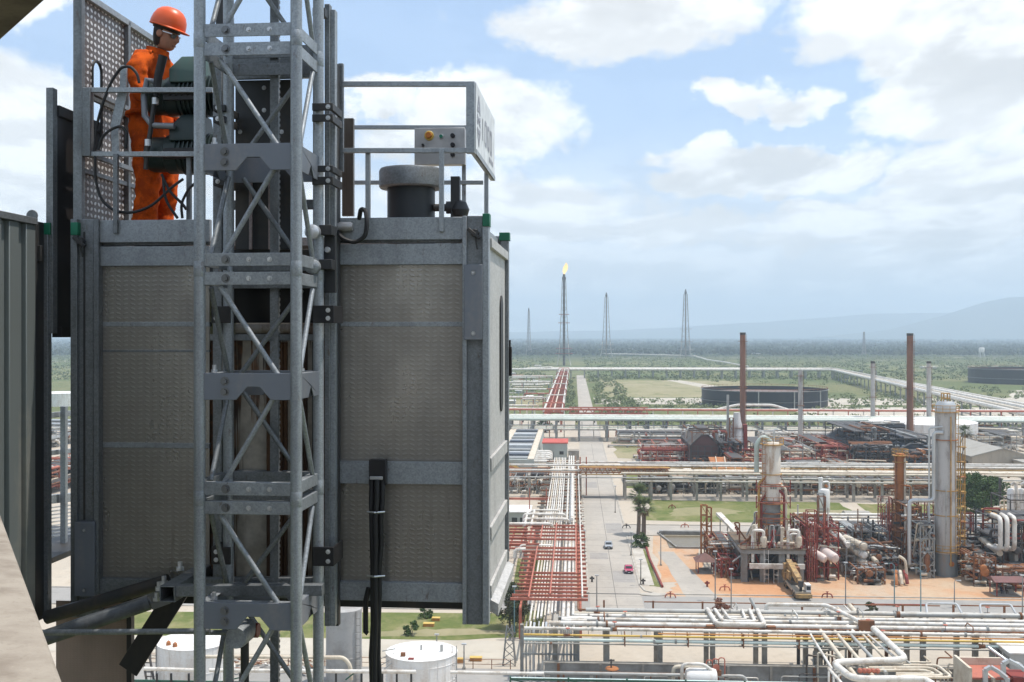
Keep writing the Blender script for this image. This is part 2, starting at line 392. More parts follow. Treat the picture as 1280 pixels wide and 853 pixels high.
# ------------------------------------------------------------------ mast
UL, UR, VR = -0.325, 0.325, 0.56
mast = hroot('hoist_mast', 'tall square lattice mast of galvanised tubes in front of the lift cage', 'mast', (0, 0.325, -42.0))
MB0 = OFF[mast.name]
for (u, v) in ((UL, 0), (UR, 0), (UL, VR), (UR, VR)):
    m = MB().tube([(u, v, -42.0), (u, v, 3.45)], 0.038, 20); hp(m, 'leg', GALV_L, mast, 0)
    for k in range(-3, 3):
        w = 0.429+1.508*k
        sp = MB().lathe([(0.0385, -0.05), (0.0395, -0.048), (0.0395, -0.002), (0.0375, 0), (0.0395, 0.002), (0.0395, 0.048), (0.0385, 0.05)], (u, v, w), 20, cap=False)
        hp(sp, 'leg_joint', GALV_L, mast, 0)
def shared(mbf, name, mat, ws, bevel=BV):
    me = mbf.mesh(name, mat)
    for w in ws:
        o = link(name, me, mast); o.location = (MB0[0], MB0[1], MB0[2]+w)
        if bevel:
            b = o.modifiers.new('bevel', 'BEVEL'); b.width = bevel; b.segments = 2; b.limit_method = 'ANGLE'; b.angle_limit = math.radians(50)
JW = [0.429+1.508*k for k in range(-3, 3)]
for dz in (0.062, -0.062):
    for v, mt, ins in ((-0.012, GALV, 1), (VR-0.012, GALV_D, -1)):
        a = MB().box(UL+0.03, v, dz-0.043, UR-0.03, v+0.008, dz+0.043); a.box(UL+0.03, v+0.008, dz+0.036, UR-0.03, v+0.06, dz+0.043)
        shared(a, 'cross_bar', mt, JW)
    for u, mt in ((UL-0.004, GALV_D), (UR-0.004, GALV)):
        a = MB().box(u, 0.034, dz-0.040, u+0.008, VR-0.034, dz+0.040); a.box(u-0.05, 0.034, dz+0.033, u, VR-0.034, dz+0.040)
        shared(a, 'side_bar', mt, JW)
MW = [w+0.735 for w in JW]
def gusset(lo, hi, top, bot, mid):
    return [(lo, top), (hi, top), (hi, bot), (hi-0.14, bot), (hi-0.215, mid), (lo+0.30, mid), (lo+0.225, bot), (lo, bot)]
for v, mt in ((-0.016, BLUEST), (VR, BLUEST)):
    a = MB().prism(gusset(UL+0.026, UR-0.026, 0.088, -0.088, -0.002), v, v+0.010); shared(a, 'gusset_plate', mt, MW)
    b = MB().box(UL+0.035, v+0.012, 0.078, UR-0.035, v+0.085, 0.086); shared(b, 'gusset_flange', GALV, MW)
for u, mt in ((UL-0.012, BLUEST), (UR+0.004, BLUEST)):
    a = MB().prism(gusset(0.03, VR-0.03, 0.085, -0.085, 0.0), u, u+0.009, 'x'); shared(a, 'side_gusset', mt, MW)
    b = MB().box(u-0.05 if u > 0 else u+0.010, 0.05, 0.0765, u if u > 0 else u+0.06, VR-0.05, 0.0845); shared(b, 'side_flange', GALV, MW)
R = 0.0175
dg = [((-0.20, 0.035, 1.39), (0.20, 0.035, 0.80)), ((0.17, 0.035, 0.67), (-0.17, 0.035, 0.10)),
      ((0.22, VR-0.045, 1.39), (-0.22, VR-0.045, 0.80)), ((-0.20, VR-0.045, 0.67), (0.20, VR-0.045, 0.10)),
      ((UL+0.04, 0.10, 1.39), (UL+0.04, VR-0.12, 0.80)), ((UL+0.04, VR-0.12, 0.67), (UL+0.04, 0.10, 0.10)),
      ((UR-0.01, VR-0.12, 1.39), (UR-0.01, 0.10, 0.80)), ((UR-0.01, 0.10, 0.67), (UR-0.01, VR-0.12, 0.10))]
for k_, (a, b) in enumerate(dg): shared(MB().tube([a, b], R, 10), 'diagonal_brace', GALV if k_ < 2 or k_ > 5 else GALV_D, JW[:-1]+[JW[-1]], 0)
for w in JW:
    for dz in (0.062, -0.062):
        bolt(mast, -0.145, -0.014, w+dz)
        for du in (0.06, 0.20): bolt(mast, du-0.05, -0.014, w+dz, BOLT_S)
for w in MW:
    for dz in (0.035, -0.035): bolt(mast, -0.150, -0.018, w+dz)
    for (u, v) in ((UL+0.08, 0.05), (UR-0.05, 0.30)):
        hp(MB().lathe([(0.022, 0), (0.022, 0.02), (0.014, 0.02), (0.014, 0.05)], (u, v, w+0.09), 8), 'anchor_nut', BRIGHT, mast, 0)
rk = MB().box(-0.03, VR+0.02, -2.6, 0.03, VR+0.05, 3.4)
for i in range(150): rk.box(-0.03, VR+0.05, -2.6+i*0.04, 0.03, VR+0.068, -2.58+i*0.04)
hp(rk, 'gear_rack', GALV_D, mast, 0)

# ------------------------------------------------------------------ cage
VC = 0.92; VP = 0.965; VB = 2.47
uL = F(95, 400, VC)[0]; uR = F(609, 400, VC)[0]
wTop = F(580, 272, VC)[1]; wBot = F(580, 750, VC)[1]; wRoof = F(420, 306, VC)[1]
cage = hroot('lift_cage', 'large galvanised rack and pinion lift cage of tread plate with railings on its roof', 'lift cage', ((uL+uR)/2, (VC+VB)/2, wBot-0.16))
def cp(mb, name, mat, bevel=BV, label=None, parent=None): return hp(mb, name, mat, parent or cage, bevel, label)
# right bay, front
for (x0, x1) in ((421, 579), (121, 262)):
    r = 1 if x0 > 300 else 0
    d = 0 if r else 3
    cp(hb(x0, 272+d, x1, 300+d, VC-0.01, 0.05), 'top_beam', GALV)
    cp(hb(x0, 300+d, x1, 304+d, VC+0.035, 0.03), 'top_beam_lip', GALV_D)
    cp(hb(x0, 305+d, x1, 331+d*0.5, VC, 0.05), 'header_beam', GALV)
    if r:
        rows = [(331, 402), (409, 577), (606, 728)]; rails = [(402.6, 408.4, 0.0375, GALV), (577.6, 605.4, -0.005, GALV), (728.6, 752, -0.005, GALV)]
    else:
        rows = [(333, 402), (409, 437), (441, 553), (561, 724)]; rails = [(402.6, 408.4, 0.0375, GALV), (437.5, 440.5, 0.038, GALV_D), (553.6, 560.4, 0.0375, GALV), (724.6, 745, -0.005, GALV_D)]
    for (y0, y1) in rows: cp(hb(x0, y0-1.6, x1, y1+1.6, VP-0.005, 0.006), 'tread_panel', TREAD, 0.0015)
    for (y0, y1, dv, mt) in rails: cp(hb(x0, y0, x1, y1, VC+dv, 0.05), 'cross_rail', mt)
# corner posts: two flanges with a web set back between them
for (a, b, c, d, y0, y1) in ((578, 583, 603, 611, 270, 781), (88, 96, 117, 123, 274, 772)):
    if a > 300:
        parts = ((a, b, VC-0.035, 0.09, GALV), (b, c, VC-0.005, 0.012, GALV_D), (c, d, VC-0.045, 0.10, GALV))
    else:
        parts = ((a, b, VC-0.045, 0.10, GALV_D), (b, c, VC-0.005, 0.012, GALV_D), (c, d, VC-0.035, 0.09, GALV_D))  # darker zinc paints the landing wall's shade onto the left post
    for (p0, p1, v, th, mt) in parts: cp(hb(p0, y0, p1, y1, v, th), 'corner_post', mt)
cp(hb(104, 290, 106, 650, VC-0.012, 0.006), 'guide_rod', DARKST, 0)
for (x0, y0, x1, y1) in ((580, 331, 603, 425), (93, 653, 118, 746)):
    cp(hb(x0, y0, x1, y1, VC-0.062, 0.05), 'counterweight_cover', BLUEST)
    for yy in (y0+10, y1-8):
        u, w = F((x0+x1)/2, yy, VC-0.062); bolt(cage, u, VC-0.062, w, BOLT_S)
for (x, y) in ((594, 292), (103, 302)):
    u, w = F(x, y, VC-0.01); k = MB().lathe([(0.03, -0.05), (0.03, 0)], (u, VC-0.01, w), 8, 'y'); k.beam((u-0.05, VC-0.05, w+0.03), (u+0.04, VC-0.05, w-0.04), 0.03, 0.025); k.beam((u, VC-0.045, w), (u+0.02, VC-0.045, w-0.12), 0.012, 0.012); cp(k, 'door_latch', DARKST)
for (x0, x1, y0) in ((603, 612, 267), (88, 97, 278)):
    cp(hb(x0, y0, x1, y0+16, VC-0.055, 0.10), 'post_cap', GREENCAP, 0.004)
# interior of the box: back, roof, floor, side sheets
cp(MB().box(uL+0.08, VC+0.06, wRoof-0.05, uR-0.04, VB-0.03, wRoof), 'roof_plate', TREAD_BR, 0)
cp(MB().box(uL+0.05, VC+0.02, wBot-0.02, uR-0.03, VB-0.03, wBot+0.03), 'floor_plate', GALV_D, 0)
for i in range(4):
    v = VC+0.2+i*0.4; cp(MB().box(uL+0.05, v, wBot-0.12, uR-0.03, v+0.06, wBot-0.021), 'floor_joist', DARKST)
cp(MB().box(uL+0.05, VB-0.03, wBot+0.03, uR-0.03, VB, wTop-0.16), 'rear_sheet', SIDEP, 0)
cp(MB().box(uL+0.05, VB-0.031, wTop-0.159, uR-0.03, VB+0.02, wTop), 'rear_beam', GALV)
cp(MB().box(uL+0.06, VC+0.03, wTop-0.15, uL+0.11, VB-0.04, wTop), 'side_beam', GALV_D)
cp(MB().box(uR-0.11, VC+0.06, wTop-0.15, uR-0.06, VB-0.04, wTop-0.03), 'side_beam', GALV)
# right side: sliding door in its frame
wS = FU(620, 306, uR)[1]
cp(MB().box(uR-0.02, VC+0.06, wBot+0.06, uR+0.0, VB-0.09, wS), 'side_door', SIDEP, 0)
cp(MB().box(uR+0.001, VC+0.06, wS-0.07, uR+0.03, VB-0.09, wS), 'door_rail', SIDEP)
for z0, z1 in ((wBot+0.0, wBot+0.09), (wBot+0.42, wBot+0.52), (wBot+0.93, wBot+1.03)): cp(MB().box(uR+0.001, VC+0.08, z0, uR+0.025, VB-0.12, z1), 'door_rail', SIDEP)
cp(MB().box(uR-0.04, VB-0.08, wBot-0.02, uR+0.03, VB, wS+0.10), 'corner_post', GALV_D)
cp(MB().box(uR-0.05, VB-0.09, wS+0.101, uR+0.04, VB+0.01, wS+0.17), 'post_cap', GREENCAP)
v0, v1 = FU(624.3, 420, uR)[0], FU(627.3, 420, uR)[0]
sl = [(v0+(v1-v0)*(0.5-0.5*math.cos(t)), 0) for t in (0, PI)]
za, zb = FU(626, 386, uR)[1], FU(626, 498, uR)[1]; vm = (v0+v1)/2; rr = (v1-v0)/2
poly = [(vm+rr*math.cos(t), za+rr*math.sin(t)) for t in np.linspace(0, PI, 9)]+[(vm+rr*math.cos(t), zb+rr*math.sin(t)) for t in np.linspace(PI, 2*PI, 9)]
cp(MB().prism(poly, uR+0.001, uR+0.012, 'x'), 'slot_window', BLACK, 0)
za = FU(630, 434, uR)[1]; zb = FU(630, 471, uR)[1]
lk = MB().box(uR+0.031, VB-0.05, zb, uR+0.055, VB+0.0, za); lk.box(uR+0.031, VB-0.03, za, uR+0.045, VB, za+0.06); cp(lk, 'door_lock', BLKPAINT)
rp = MB().prism([(uR+0.002, wBot-0.10), (uR+0.07, wBot-0.14), (uR+0.075, wBot-0.05), (uR+0.002, wBot-0.012)], VC+0.1, VB-0.05); cp(rp, 'loading_ramp', SIDEP)
# carriage between the bays: dark machinery plate, recess, rust-streaked wall
cp(hb(294, 100, 368, 312, 0.84, 0.03), 'machine_plate', DARKST)
cp(hb(262, 312, 421, 360, 0.90, 0.05), 'machine_plate', DARKST)
for y0, y1, v in ((66, 84, 0.80), (86, 98, 0.79), (250, 262, 0.87)): cp(hb(292, y0, 392, y1, v, 0.04), 'carriage_bar', GALV_D)
for x in (311, 335):
    cp(hb(x, 215, x+4, 312, 0.80, 0.02), 'rail_strip', galv('pinkish_strip', (0.34, 0.28, 0.27)) if x == 311 else bpy.data.materials['pinkish_strip'])
for (x, y) in ((300, 165), (352, 165), (330, 110), (330, 138), (352, 125)):
    u, w = F(x, y, 0.84); bolt(cage, u, 0.839, w, BOLT_S)
cp(hb(290, 360, 396, 404, 1.25, 0.03), 'recess_plate', BLKPAINT, 0)
u0, w0 = F(296, 411, 0.95); u1, _ = F(394, 411, 0.95); cp(MB().tube([(u0, 0.95, w0), (u1, 0.95, w0)], 0.045, 14), 'cross_tube', worn('rusty_tube', (0.30, 0.27, 0.23), (0.12, 0.065, 0.035), 6, 0.9), 0)
cp(hb(262, 418, 421, 426, VC-0.01, 0.05), 'cross_rail', GALV_D)
cp(hb(262, 426, 421, 726, 0.99, 0.02), 'inner_wall', RUSTW, 0)
DKRUST = worn('dark_rust_ribs', (0.060, 0.032, 0.020), (0.15, 0.075, 0.035), 5.0, 0.8, 0.8, 0.1)
for k, x in enumerate((333, 340, 347, 354, 371, 379)): cp(hb(x, 428, x+(4.5 if k % 2 else 6), 726, 0.955+0.01*(k % 2), 0.03), 'wall_stiffener', DKRUST if k != 4 else RUSTW)
for (x0, x1) in ((268, 281), (390, 404)): cp(hb(x0, 428, x1, 726, 0.985, 0.004), 'grease_plate', DARKST)
cp(hb(296, 588, 392, 596, 0.96, 0.02), 'wall_stiffener', GALV_D)
cp(hb(262, 726, 421, 748, VC-0.005, 0.06), 'cross_rail', GALV_D)
for (x0, x1, v, mt, y0, y1) in ((266, 277, 0.80, GALV_D, 60, 765), (281, 289, 0.86, DARKST, 20, 765), (405.5, 412, 0.76, GALV_D, 5, 783), (412, 419, 0.79, GALV, 12, 783), (419.5, 423, 0.86, DARKST, 80, 783)):
    cp(hb(x0, y0, x1, y1, v, 0.07), 'carriage_channel', mt)
for (y0, y1) in ((129, 138), (143, 152), (207, 215), (221, 231)):
    b = hb(390, y0, 416, y1, 0.49, 0.02); hb(412, y0, 416, y1, 0.511, 0.28, b); hb(390, y0, 392.5, y1, 0.511, 0.1, b); cp(b, 'guide_bracket', DARKST)
    u, w = F(410, (y0+y1)/2, 0.49); bolt(cage, u, 0.488, w, BOLT_S)
    b = hb(266, y0+2, 281, y1+1, 0.49, 0.30); cp(b, 'guide_bracket', DARKST); u, w = F(272, (y0+y1)/2+1, 0.49); bolt(cage, u, 0.488, w, BOLT_S)
for (x0, x1, y0, y1) in ((391, 417, 382, 404), (264, 288, 383, 404), (391, 417, 684, 708), (264, 288, 684, 706)):
    b = hb(x0, y0, x1, y1, 0.49, 0.012); hb(x1-2 if x0 > 300 else x0, y0, x1 if x0 > 300 else x0+2, y1, 0.503, 0.28, b); cp(b, 'guide_bracket', BLKPAINT)
    for yy in (y0+6, y1-6):
        u, w = F(x0+19 if x0 > 300 else x0+6, yy, 0.49); bolt(cage, u, 0.488, w, BOLT_S)
for y in (291, 334):
    u, w = F(393, y, 0.50); cp(MB().lathe([(0.03, -0.085), (0.052, -0.07), (0.052, -0.015), (0.03, 0.0)], (u, 0.50, w), 16, 'y'), 'guide_roller', BRIGHT if y == 291 else GALV, 0)
    u, w = F(408, y-3, 0.55); cp(MB().cbox((u, 0.57, w), (0.09, 0.10, 0.07)), 'roller_bracket', DARKST)
cp(hb(405, 283, 419, 366, 0.625, 0.05), 'roller_plate', DARKST)
for y in (286, 313):
    u, w = F(411, y, 0.65); cp(MB().lathe([(0.022, -0.05), (0.022, 0.0)], (u, 0.65, w), 8, 'y'), 'roller_pin', BRIGHT)
u, w = F(300, 25, 0.75)
hk = MB().cbox((F(281, 25, 0.75)[0], 0.75, F(281, 20, 0.75)[1]), (0.10, 0.10, 0.28)); hk.cbox((F(400, 17, 0.66)[0], 0.66, F(400, 17, 0.66)[1]), (0.09, 0.08, 0.06)); cp(hk, 'top_roller_box', DARKST)
# roof railing and everything bolted to it
def hpt(px, py, v): u, w = F(px, py, v); return (u, v, w)
def bar(name, pts, v, t=0.036, mat=GALV_L, parent=None):
    m = MB()
    a, b = hpt(*pts[0], v), hpt(*pts[1], v); m.beam(a, b, t, t); return cp(m, name, mat, 0.002, None, parent)
VF = VC+0.02
rl = cp(MB().beam(hpt(425, 105.5, VF), hpt(588, 105.5, VF), 0.036, 0.036), 'roof_railing', GALV_L, 0.002)
def rb(a, b, t=0.034, mat=GALV_L, nm='rail'):
    o = MB().beam(a, b, t, t).build(nm, mat, rl, None, 0.002); return o
rb(hpt(425, 188.5, VF), hpt(587, 188.5, VF)); rb(hpt(460, 188, VF+0.035), hpt(460, 283, VF+0.035), nm='post'); rb(hpt(552, 186, VF-0.036), hpt(552, 290, VF-0.036), nm='post')
rb(hpt(588.5, 103, VF-0.002), hpt(588.5, 192, VF-0.002), 0.062, GALV, 'post'); rb(hpt(426.5, 80, VF), hpt(426.5, 215, VF), 0.036, GALV_D, 'post')
uS = F(592, 150, VF)[0]
c0 = (uS+0.0, VF+0.03, F(590, 189, VF)[1]); c1 = (uS-0.0, VB-0.1, F(590, 189, VF)[1])
rb(c0, c1, 0.04); rb((uS, VF+0.03, F(590, 106, VF)[1]), (uS, VB-0.1, F(590, 106, VF)[1]), 0.03)
wr = F(590, 189, VF)[1]; wt = F(590, 106, VF)[1]
rb((uS-0.02, VB-0.45, wr), (uS-0.02, VB-0.45, wRoof), nm='post')
for px0, px1, y in ((429, 585, 159.5), (440, 604, 228.5)):
    rb(hpt(px0, y, VB-0.08), hpt(px1, y, VB-0.08), 0.034)
for px in (524, 580): rb(hpt(px, 160, VB-0.06), hpt(px, 260, VB-0.06), 0.034, nm='post')
uB = F(594.6, 150, VF)[0]
sg = cp(MB().box(uB-0.008, VF+0.02, wr-0.02, uB, VB-0.12, wt+0.02), 'sign_board', SIGNW, 0)
# faded grey emblem and figures of the board, strongly foreshortened
lt = MB(); x0 = uB+0.0005; wc = (wr+wt)/2
def stroke(v0, w0, v1, w1, th): 
    d = Vector((v1-v0, w1-w0)).normalized(); n = Vector((-d.y, d.x))*th/2; k = len(lt.v)
    for (p, q) in ((v0+n.x, w0+n.y), (v1+n.x, w1+n.y), (v1-n.x, w1-n.y), (v0-n.x, w0-n.y)): lt.v.append((x0, p, q)); lt.v.append((x0+0.002, p, q))
    lt.f += [(k, k+2, k+4, k+6), (k+7, k+5, k+3, k+1)]
ve = VF+0.20; hh = (wt-wr)*0.40
for (a_, b_, c_, d_) in ((-.09, hh*.35, 0, hh), (.09, hh*.35, 0, hh), (-.06, hh*.50, .06, hh*.50), (-.10, hh*.20, .10, -hh*.05), (-.10, -hh*.05, .10, hh*.20), (-.09, -hh*.25, 0, -hh*.9), (.09, -hh*.25, 0, -hh*.9), (-.06, -hh*.35, .06, -hh*.35)): stroke(ve+a_, wc+b_, ve+c_, wc+d_, .035)
for i in range(4):
    v_ = VF+0.47+i*0.21; h_ = .085
    if i == 0: stroke(v_, wc-h_, v_, wc+h_, .035)
    else:
        for (a_, b_, c_, d_) in ((-.055, -h_, -.055, h_), (.055, -h_, .055, h_), (-.055, h_, .055, h_), (-.055, -h_, .055, -h_)): stroke(v_+a_, wc+b_, v_+c_, wc+d_, .032)
for i in range(3): stroke(VF+.95+i*.12, wr+.09, VF+1.03+i*.12, wr+.09, .04)
lt.build('sign_lettering', SIGNK, sg, None, 0, False)
cb = cp(hb(518, 160, 581, 206, VB-0.18, 0.10), 'control_box', STAIN, 0.004)
def btn(px, py, r, mat, nm, d=0.03, ring=None):
    u, w = F(px, py, VB-0.18); m = MB().lathe([(r*0.9, -d), (r, -d*0.6), (r, 0)], (u, VB-0.181, w), 14, 'y')
    b = m.build(nm, mat, cb); return b
btn(536.5, 170, 0.042, plain('yellow_ring', (0.55, 0.40, 0.08), 0.5), 'button_ring', 0.012); btn(536.5, 170, 0.026, plain('orange_button', (0.55, 0.18, 0.02), 0.4), 'stop_button', 0.05)
btn(551.5, 171, 0.022, BRIGHT, 'button_ring', 0.012); btn(551.5, 171, 0.016, GREENCAP, 'green_button', 0.03)
for (x, y) in ((566, 170), (566, 181.5), (566, 193.5), (529, 182)): btn(x, y, 0.020 if x > 540 else 0.012, BLKPAINT, 'selector_switch', 0.03)
pp = cp(hb(427.5, 148, 441.5, 270, 1.75, 0.05), 'perforated_strip', tread('brown_perforated', (0.10, 0.075, 0.055), (0.035, 0.028, 0.022), cell=0.014, metal=0.2, contrast=0.9), 0)
# left railing with the hinged side gate
for y in (113, 193): rb(hpt(105, y, VF), hpt(266, y, VF), 0.036)
rb(hpt(110, 111, VF), hpt(110, 196, VF), 0.062, GALV_D, 'post'); rb(hpt(145, 193, VF-0.037), hpt(145, 292, VF-0.037), 0.034, GALV_D, 'post'); rb(hpt(236.5, 193, VF+0.036), hpt(236.5, 290, VF+0.036), 0.034, GALV_D, 'post')
ug = F(110, 150, VF)[0]
for y in (113, 193):
    w = F(110, y, VF)[1]; rb((ug, VF+0.035, w), (ug+0.0, VB-0.15, w), 0.036, GALV_D)
rb((ug, VB-0.15, F(110, 113, VF)[1]), (ug, VB-0.15, wRoof), 0.034, GALV_D, 'post')
# raised side door of tread plate with a slot window
ud = uL+0.0
dv0, dv1 = VC+0.03, VB-0.02; dz0, dz1 = wTop-0.05, F(95, -9, VC)[1]
s0, s1 = FU(113.5, 130, ud)[0], FU(125, 130, ud)[0]; sz0, sz1 = FU(119, 190, ud)[1], FU(119, 77, ud)[1]
door = cp(MB().box(ud, dv0, dz0, ud+0.012, s0, dz1), 'raised_door', TREAD_DOOR, 0, 'raised side door of bright lozenge tread plate')
for b in ((s1, dz0, dv1, dz1), (s0, dz0, s1, sz0), (s0, sz1, s1, dz1)):
    MB().box(ud, b[0], b[1], ud+0.012, b[2], b[3]).build('door_sheet', TREAD_DOOR, door)
vm = (s0+s1)/2; r_ = (s1-s0)/2
rim = [(ud+0.012, vm+r_*math.cos(t), sz1-r_+r_*math.sin(t)) for t in np.linspace(0, PI, 9)]+[(ud+0.012, vm+r_*math.cos(t), sz0+r_+r_*math.sin(t)) for t in np.linspace(PI, 2*PI, 9)]
MB().tube(rim+[rim[0]], 0.012, 8).build('window_rim', BLACK, door)
for (v, t) in ((dv0-0.012, 0.05), (dv1, 0.05), ((dv0+dv1)*0.5+0.05, 0.04)):
    MB().box(ud-0.02, v-t/2, dz0-0.3, ud+0.05, v+t/2, dz1+0.02).build('door_frame', GALV_D, door, None, 0.003)
MB().box(ud-0.02, dv0+0.02, dz1-0.02, ud+0.05, dv1-0.03, dz1+0.03).build('door_frame', GALV, door, None, 0.003)
for w in (dz0+0.42, dz0+1.0): MB().box(ud+0.0125, dv0+0.02, w, ud+0.04, dv1-0.03, w+0.035).build('door_stiffener', GALV_D, door, None, 0.003)
# gear motors
def motor(pxr, pyc, dz, lid):
    v = 1.16; u1, w = F(pxr, pyc, v); u0 = F(186, pyc, v)[0]; r = 0.150
    m = MB().lathe([(0.06, 0), (r*0.8, 0.01), (r*0.9, 0.05), (r*0.9, 0.16), (r, 0.17), (r, 0.26), (r*0.93, 0.27), (r*0.93, u1-u0), (r*0.7, u1-u0+0.03)], (u0, v, w), 24, 'x')
    mo = cp(m, 'gear_motor', MOTOR, 0)
    for i in range(9):
        uu = u0+0.29+i*0.033; MB().lathe([(r*0.93, 0), (r*1.06, 0.002), (r*1.06, 0.012), (r*0.93, 0.014)], (uu, v, w), 24, 'x').build('cooling_fin', MOTOR, mo)
    q = MB(); a, b = u0+0.22, u1-0.02
    n = len(q.v)
    for (z, s, ins) in ((w+r*0.55, 0.15, 0), (w+r*0.55+0.10, 0.15, 0), (w+r*0.55+0.205, 0.10, 0.05)):
        for (x, y) in ((a+ins*1.6, v-s), (b, v-s), (b, v+s), (a+ins*1.6, v+s)): q.v.append((x, y, z))
    q.f += [(0, 1, 2, 3), (8, 9, 10, 11)]+[(l*4+i, l*4+(i+1) % 4, l*4+4+(i+1) % 4, l*4+4+i) for l in (0, 1) for i in range(4)]
    q.build('terminal_box', lid, mo, None, 0.006)
    e = MB().box(u0+0.19, v-0.19, w-0.06, u1, v-0.155, w+0.02)
    for i in range(6): e.lathe([(0.011, -0.012), (0.011, 0)], (u0+0.24+i*0.045, v-0.19, w-0.02), 6, 'y')
    e.build('junction_strip', BLKPAINT, mo)
    MB().lathe([(0.045, -0.05), (0.06, -0.03), (0.06, 0.0)], (u0+0.02, v, w), 12, 'x').build('end_cap', GALV_D, mo)
    return mo
m1 = motor(262, 121, 0, MOTOR_L); m2 = motor(262, 193, 0, MOTOR)
u0, w0 = F(183, 200, 0.97)
lv = MB().tube([hpt(182, 212, 0.97), hpt(184, 186, 0.97), hpt(188, 165, 0.97), hpt(191, 140, 0.97), hpt(195, 118, 0.97)], 0.018, 10); lo = cp(lv, 'brake_lever', DARKST, 0)
MB().tube([hpt(195, 120, 0.965), hpt(198, 95, 0.965), hpt(204, 70, 0.965)], [0.028, 0.032, 0.034], 10).build('grip', BLACK, lo)
for (x, y) in ((194, 131), (185, 183)): MB().lathe([(0.026, 0), (0.026, 0.05)], (F(x, y, 0.97)[0], 0.97, F(x, y, 0.97)[1]), 10).build('collar', BRIGHT, lo)
ar = MB().tube([hpt(196, 103, 0.98), hpt(184, 100, 0.98), hpt(180, 120, 0.98), hpt(181, 145, 0.98), hpt(190, 157, 0.98), hpt(218, 158, 0.98)], 0.024, 10); cp(ar, 'release_arm', BLUEST, 0)
ar = MB().beam(hpt(155, 82, 1.0), hpt(154, 112, 1.0), 0.05, 0.02); ar.beam(hpt(155, 110, 1.0), hpt(144, 160, 1.0), 0.075, 0.02); ar.beam(hpt(144, 158, 1.0), hpt(145, 192, 1.0), 0.06, 0.02); cp(ar, 'hinge_arm', GALV)
# anchor plates where the festoon cable starts
cbk = hb(461, 575, 482, 607, VC-0.10, 0.07); cp(cbk, 'cable_bracket', BLKPAINT)
cp(hb(462, 596, 478, 600, VC-0.12, 0.02), 'cable_clamp', BRIGHT)
# a bent black hose at the roof edge
cp(MB().pipe([hpt(422, 289, 0.88), hpt(428, 299, 0.80), hpt(444, 304, 0.80), hpt(457, 296, 0.80), hpt(459, 278, 0.80), hpt(457, 263, 0.84), hpt(451, 261, 0.88), hpt(449, 274, 0.92)], 0.017, 0.08, 8, 4), 'hose', BLACK, 0)
cp(MB().lathe([(0.03, 0), (0.036, 0.02), (0.036, 0.10), (0.028, 0.12)], hpt(421, 284, 0.88), 12, 'x'), 'hose_socket', STAIN, 0)

# ------------------------------------------------------------------ loose things on and round the cage
cyl = hroot('ventilator', 'dark round ventilator with a wide grey cap on the cage roof before the control box', 'ventilator', (F(515, 240, 1.6)[0], 1.6, wRoof))
cu = F(514, 240, 1.6)[0]; zt, zm = F(514, 212, 1.6)[1], F(514, 236, 1.6)[1]
hp(MB().lathe([(0.19, wRoof), (0.19, zm)], (cu, 1.6, 0), 28), 'drum', worn('dark_blue_grey', (0.035, 0.042, 0.05), (0.07, 0.07, 0.07), 3, 0.5, 0.45), cyl, 0)
hp(MB().lathe([(0.245, zm-0.002), (0.255, zm+0.01), (0.255, zt-0.02), (0.245, zt), (0.0, zt+0.015)], (cu, 1.6, 0), 32), 'cap', GALV_D, cyl, 0)
vk = MB().lathe([(0.03, 0), (0.03, 0.10), (0.05, 0.10), (0.05, 0.14)], (cu+0.19, 1.55, zm-0.16), 10, 'x'); vk.box(cu+0.33, 1.50, wRoof, cu+0.40, 1.58, zm+0.08); vk.lathe([(0.0, -0.07), (0.06, -0.05), (0.075, 0), (0.05, 0.06), (0, 0.08)], (cu+0.40, 1.54, zm-0.18), 12)
hp(vk, 'valve', DARKST, cyl, 0.002)

cbl = hroot('festoon_cable', 'bundle of three black power cables hanging from the clamp on the cage front', 'cable', (F(468, 600, 0.8)[0], 0.8, F(468, 600, 0.8)[1]))
rnd = random.Random(5)
for (x, dx, v) in ((464, -3, 0.80), (470, 2, 0.78), (477, 2, 0.82)):
    pts = [hpt(x+1, 600, v+0.02)]+[hpt(x+rnd.uniform(-1.3, 1.3)-(x-468)*0.35*min(1, max(0, (y-640)/90)), y, v) for y in (625, 650, 680, 710, 740, 780, 820, 860, 920, 1000)]
    hp(MB().tube(pts, 0.020, 10), 'cable', BLACK, cbl, 0)
hp(MB().tube([hpt(461, 735, 0.83), hpt(457, 752, 0.83), hpt(457, 790, 0.83), hpt(460, 792, 0.83)], 0.02, 8), 'cable_end', BLACK, cbl, 0)
for y in (640, 720): hp(MB().tube([hpt(459, y, 0.80), hpt(468, y+1, 0.76), hpt(481, y, 0.80)], 0.007, 6), 'cable_tie', BRIGHT, cbl, 0)
pcb = hroot('power_cable', 'thin black electric cables looping over the railing beside the worker', 'cable', (F(140, 270, 0.9)[0], 0.9, wRoof))
for pts in (((118, 190), (120, 160), (128, 130), (140, 100), (152, 84), (163, 83), (172, 93), (174, 104)), ((119, 195), (119, 225), (126, 250), (142, 264), (165, 267), (190, 258), (215, 234), (229, 224)),
            ((123, 188), (127, 172), (138, 162), (152, 157), (159, 167), (157, 186)), ((202, 218), (212, 240), (228, 255), (233, 262)), ((204, 222), (206, 250), (222, 273)), ((228, 273), (226, 255), (236, 236), (243, 230))):
    hp(MB().pipe([hpt(x, y, 0.93) for (x, y) in pts], 0.011, 0.2, 8, 4), 'cable', BLACK, pcb, 0)

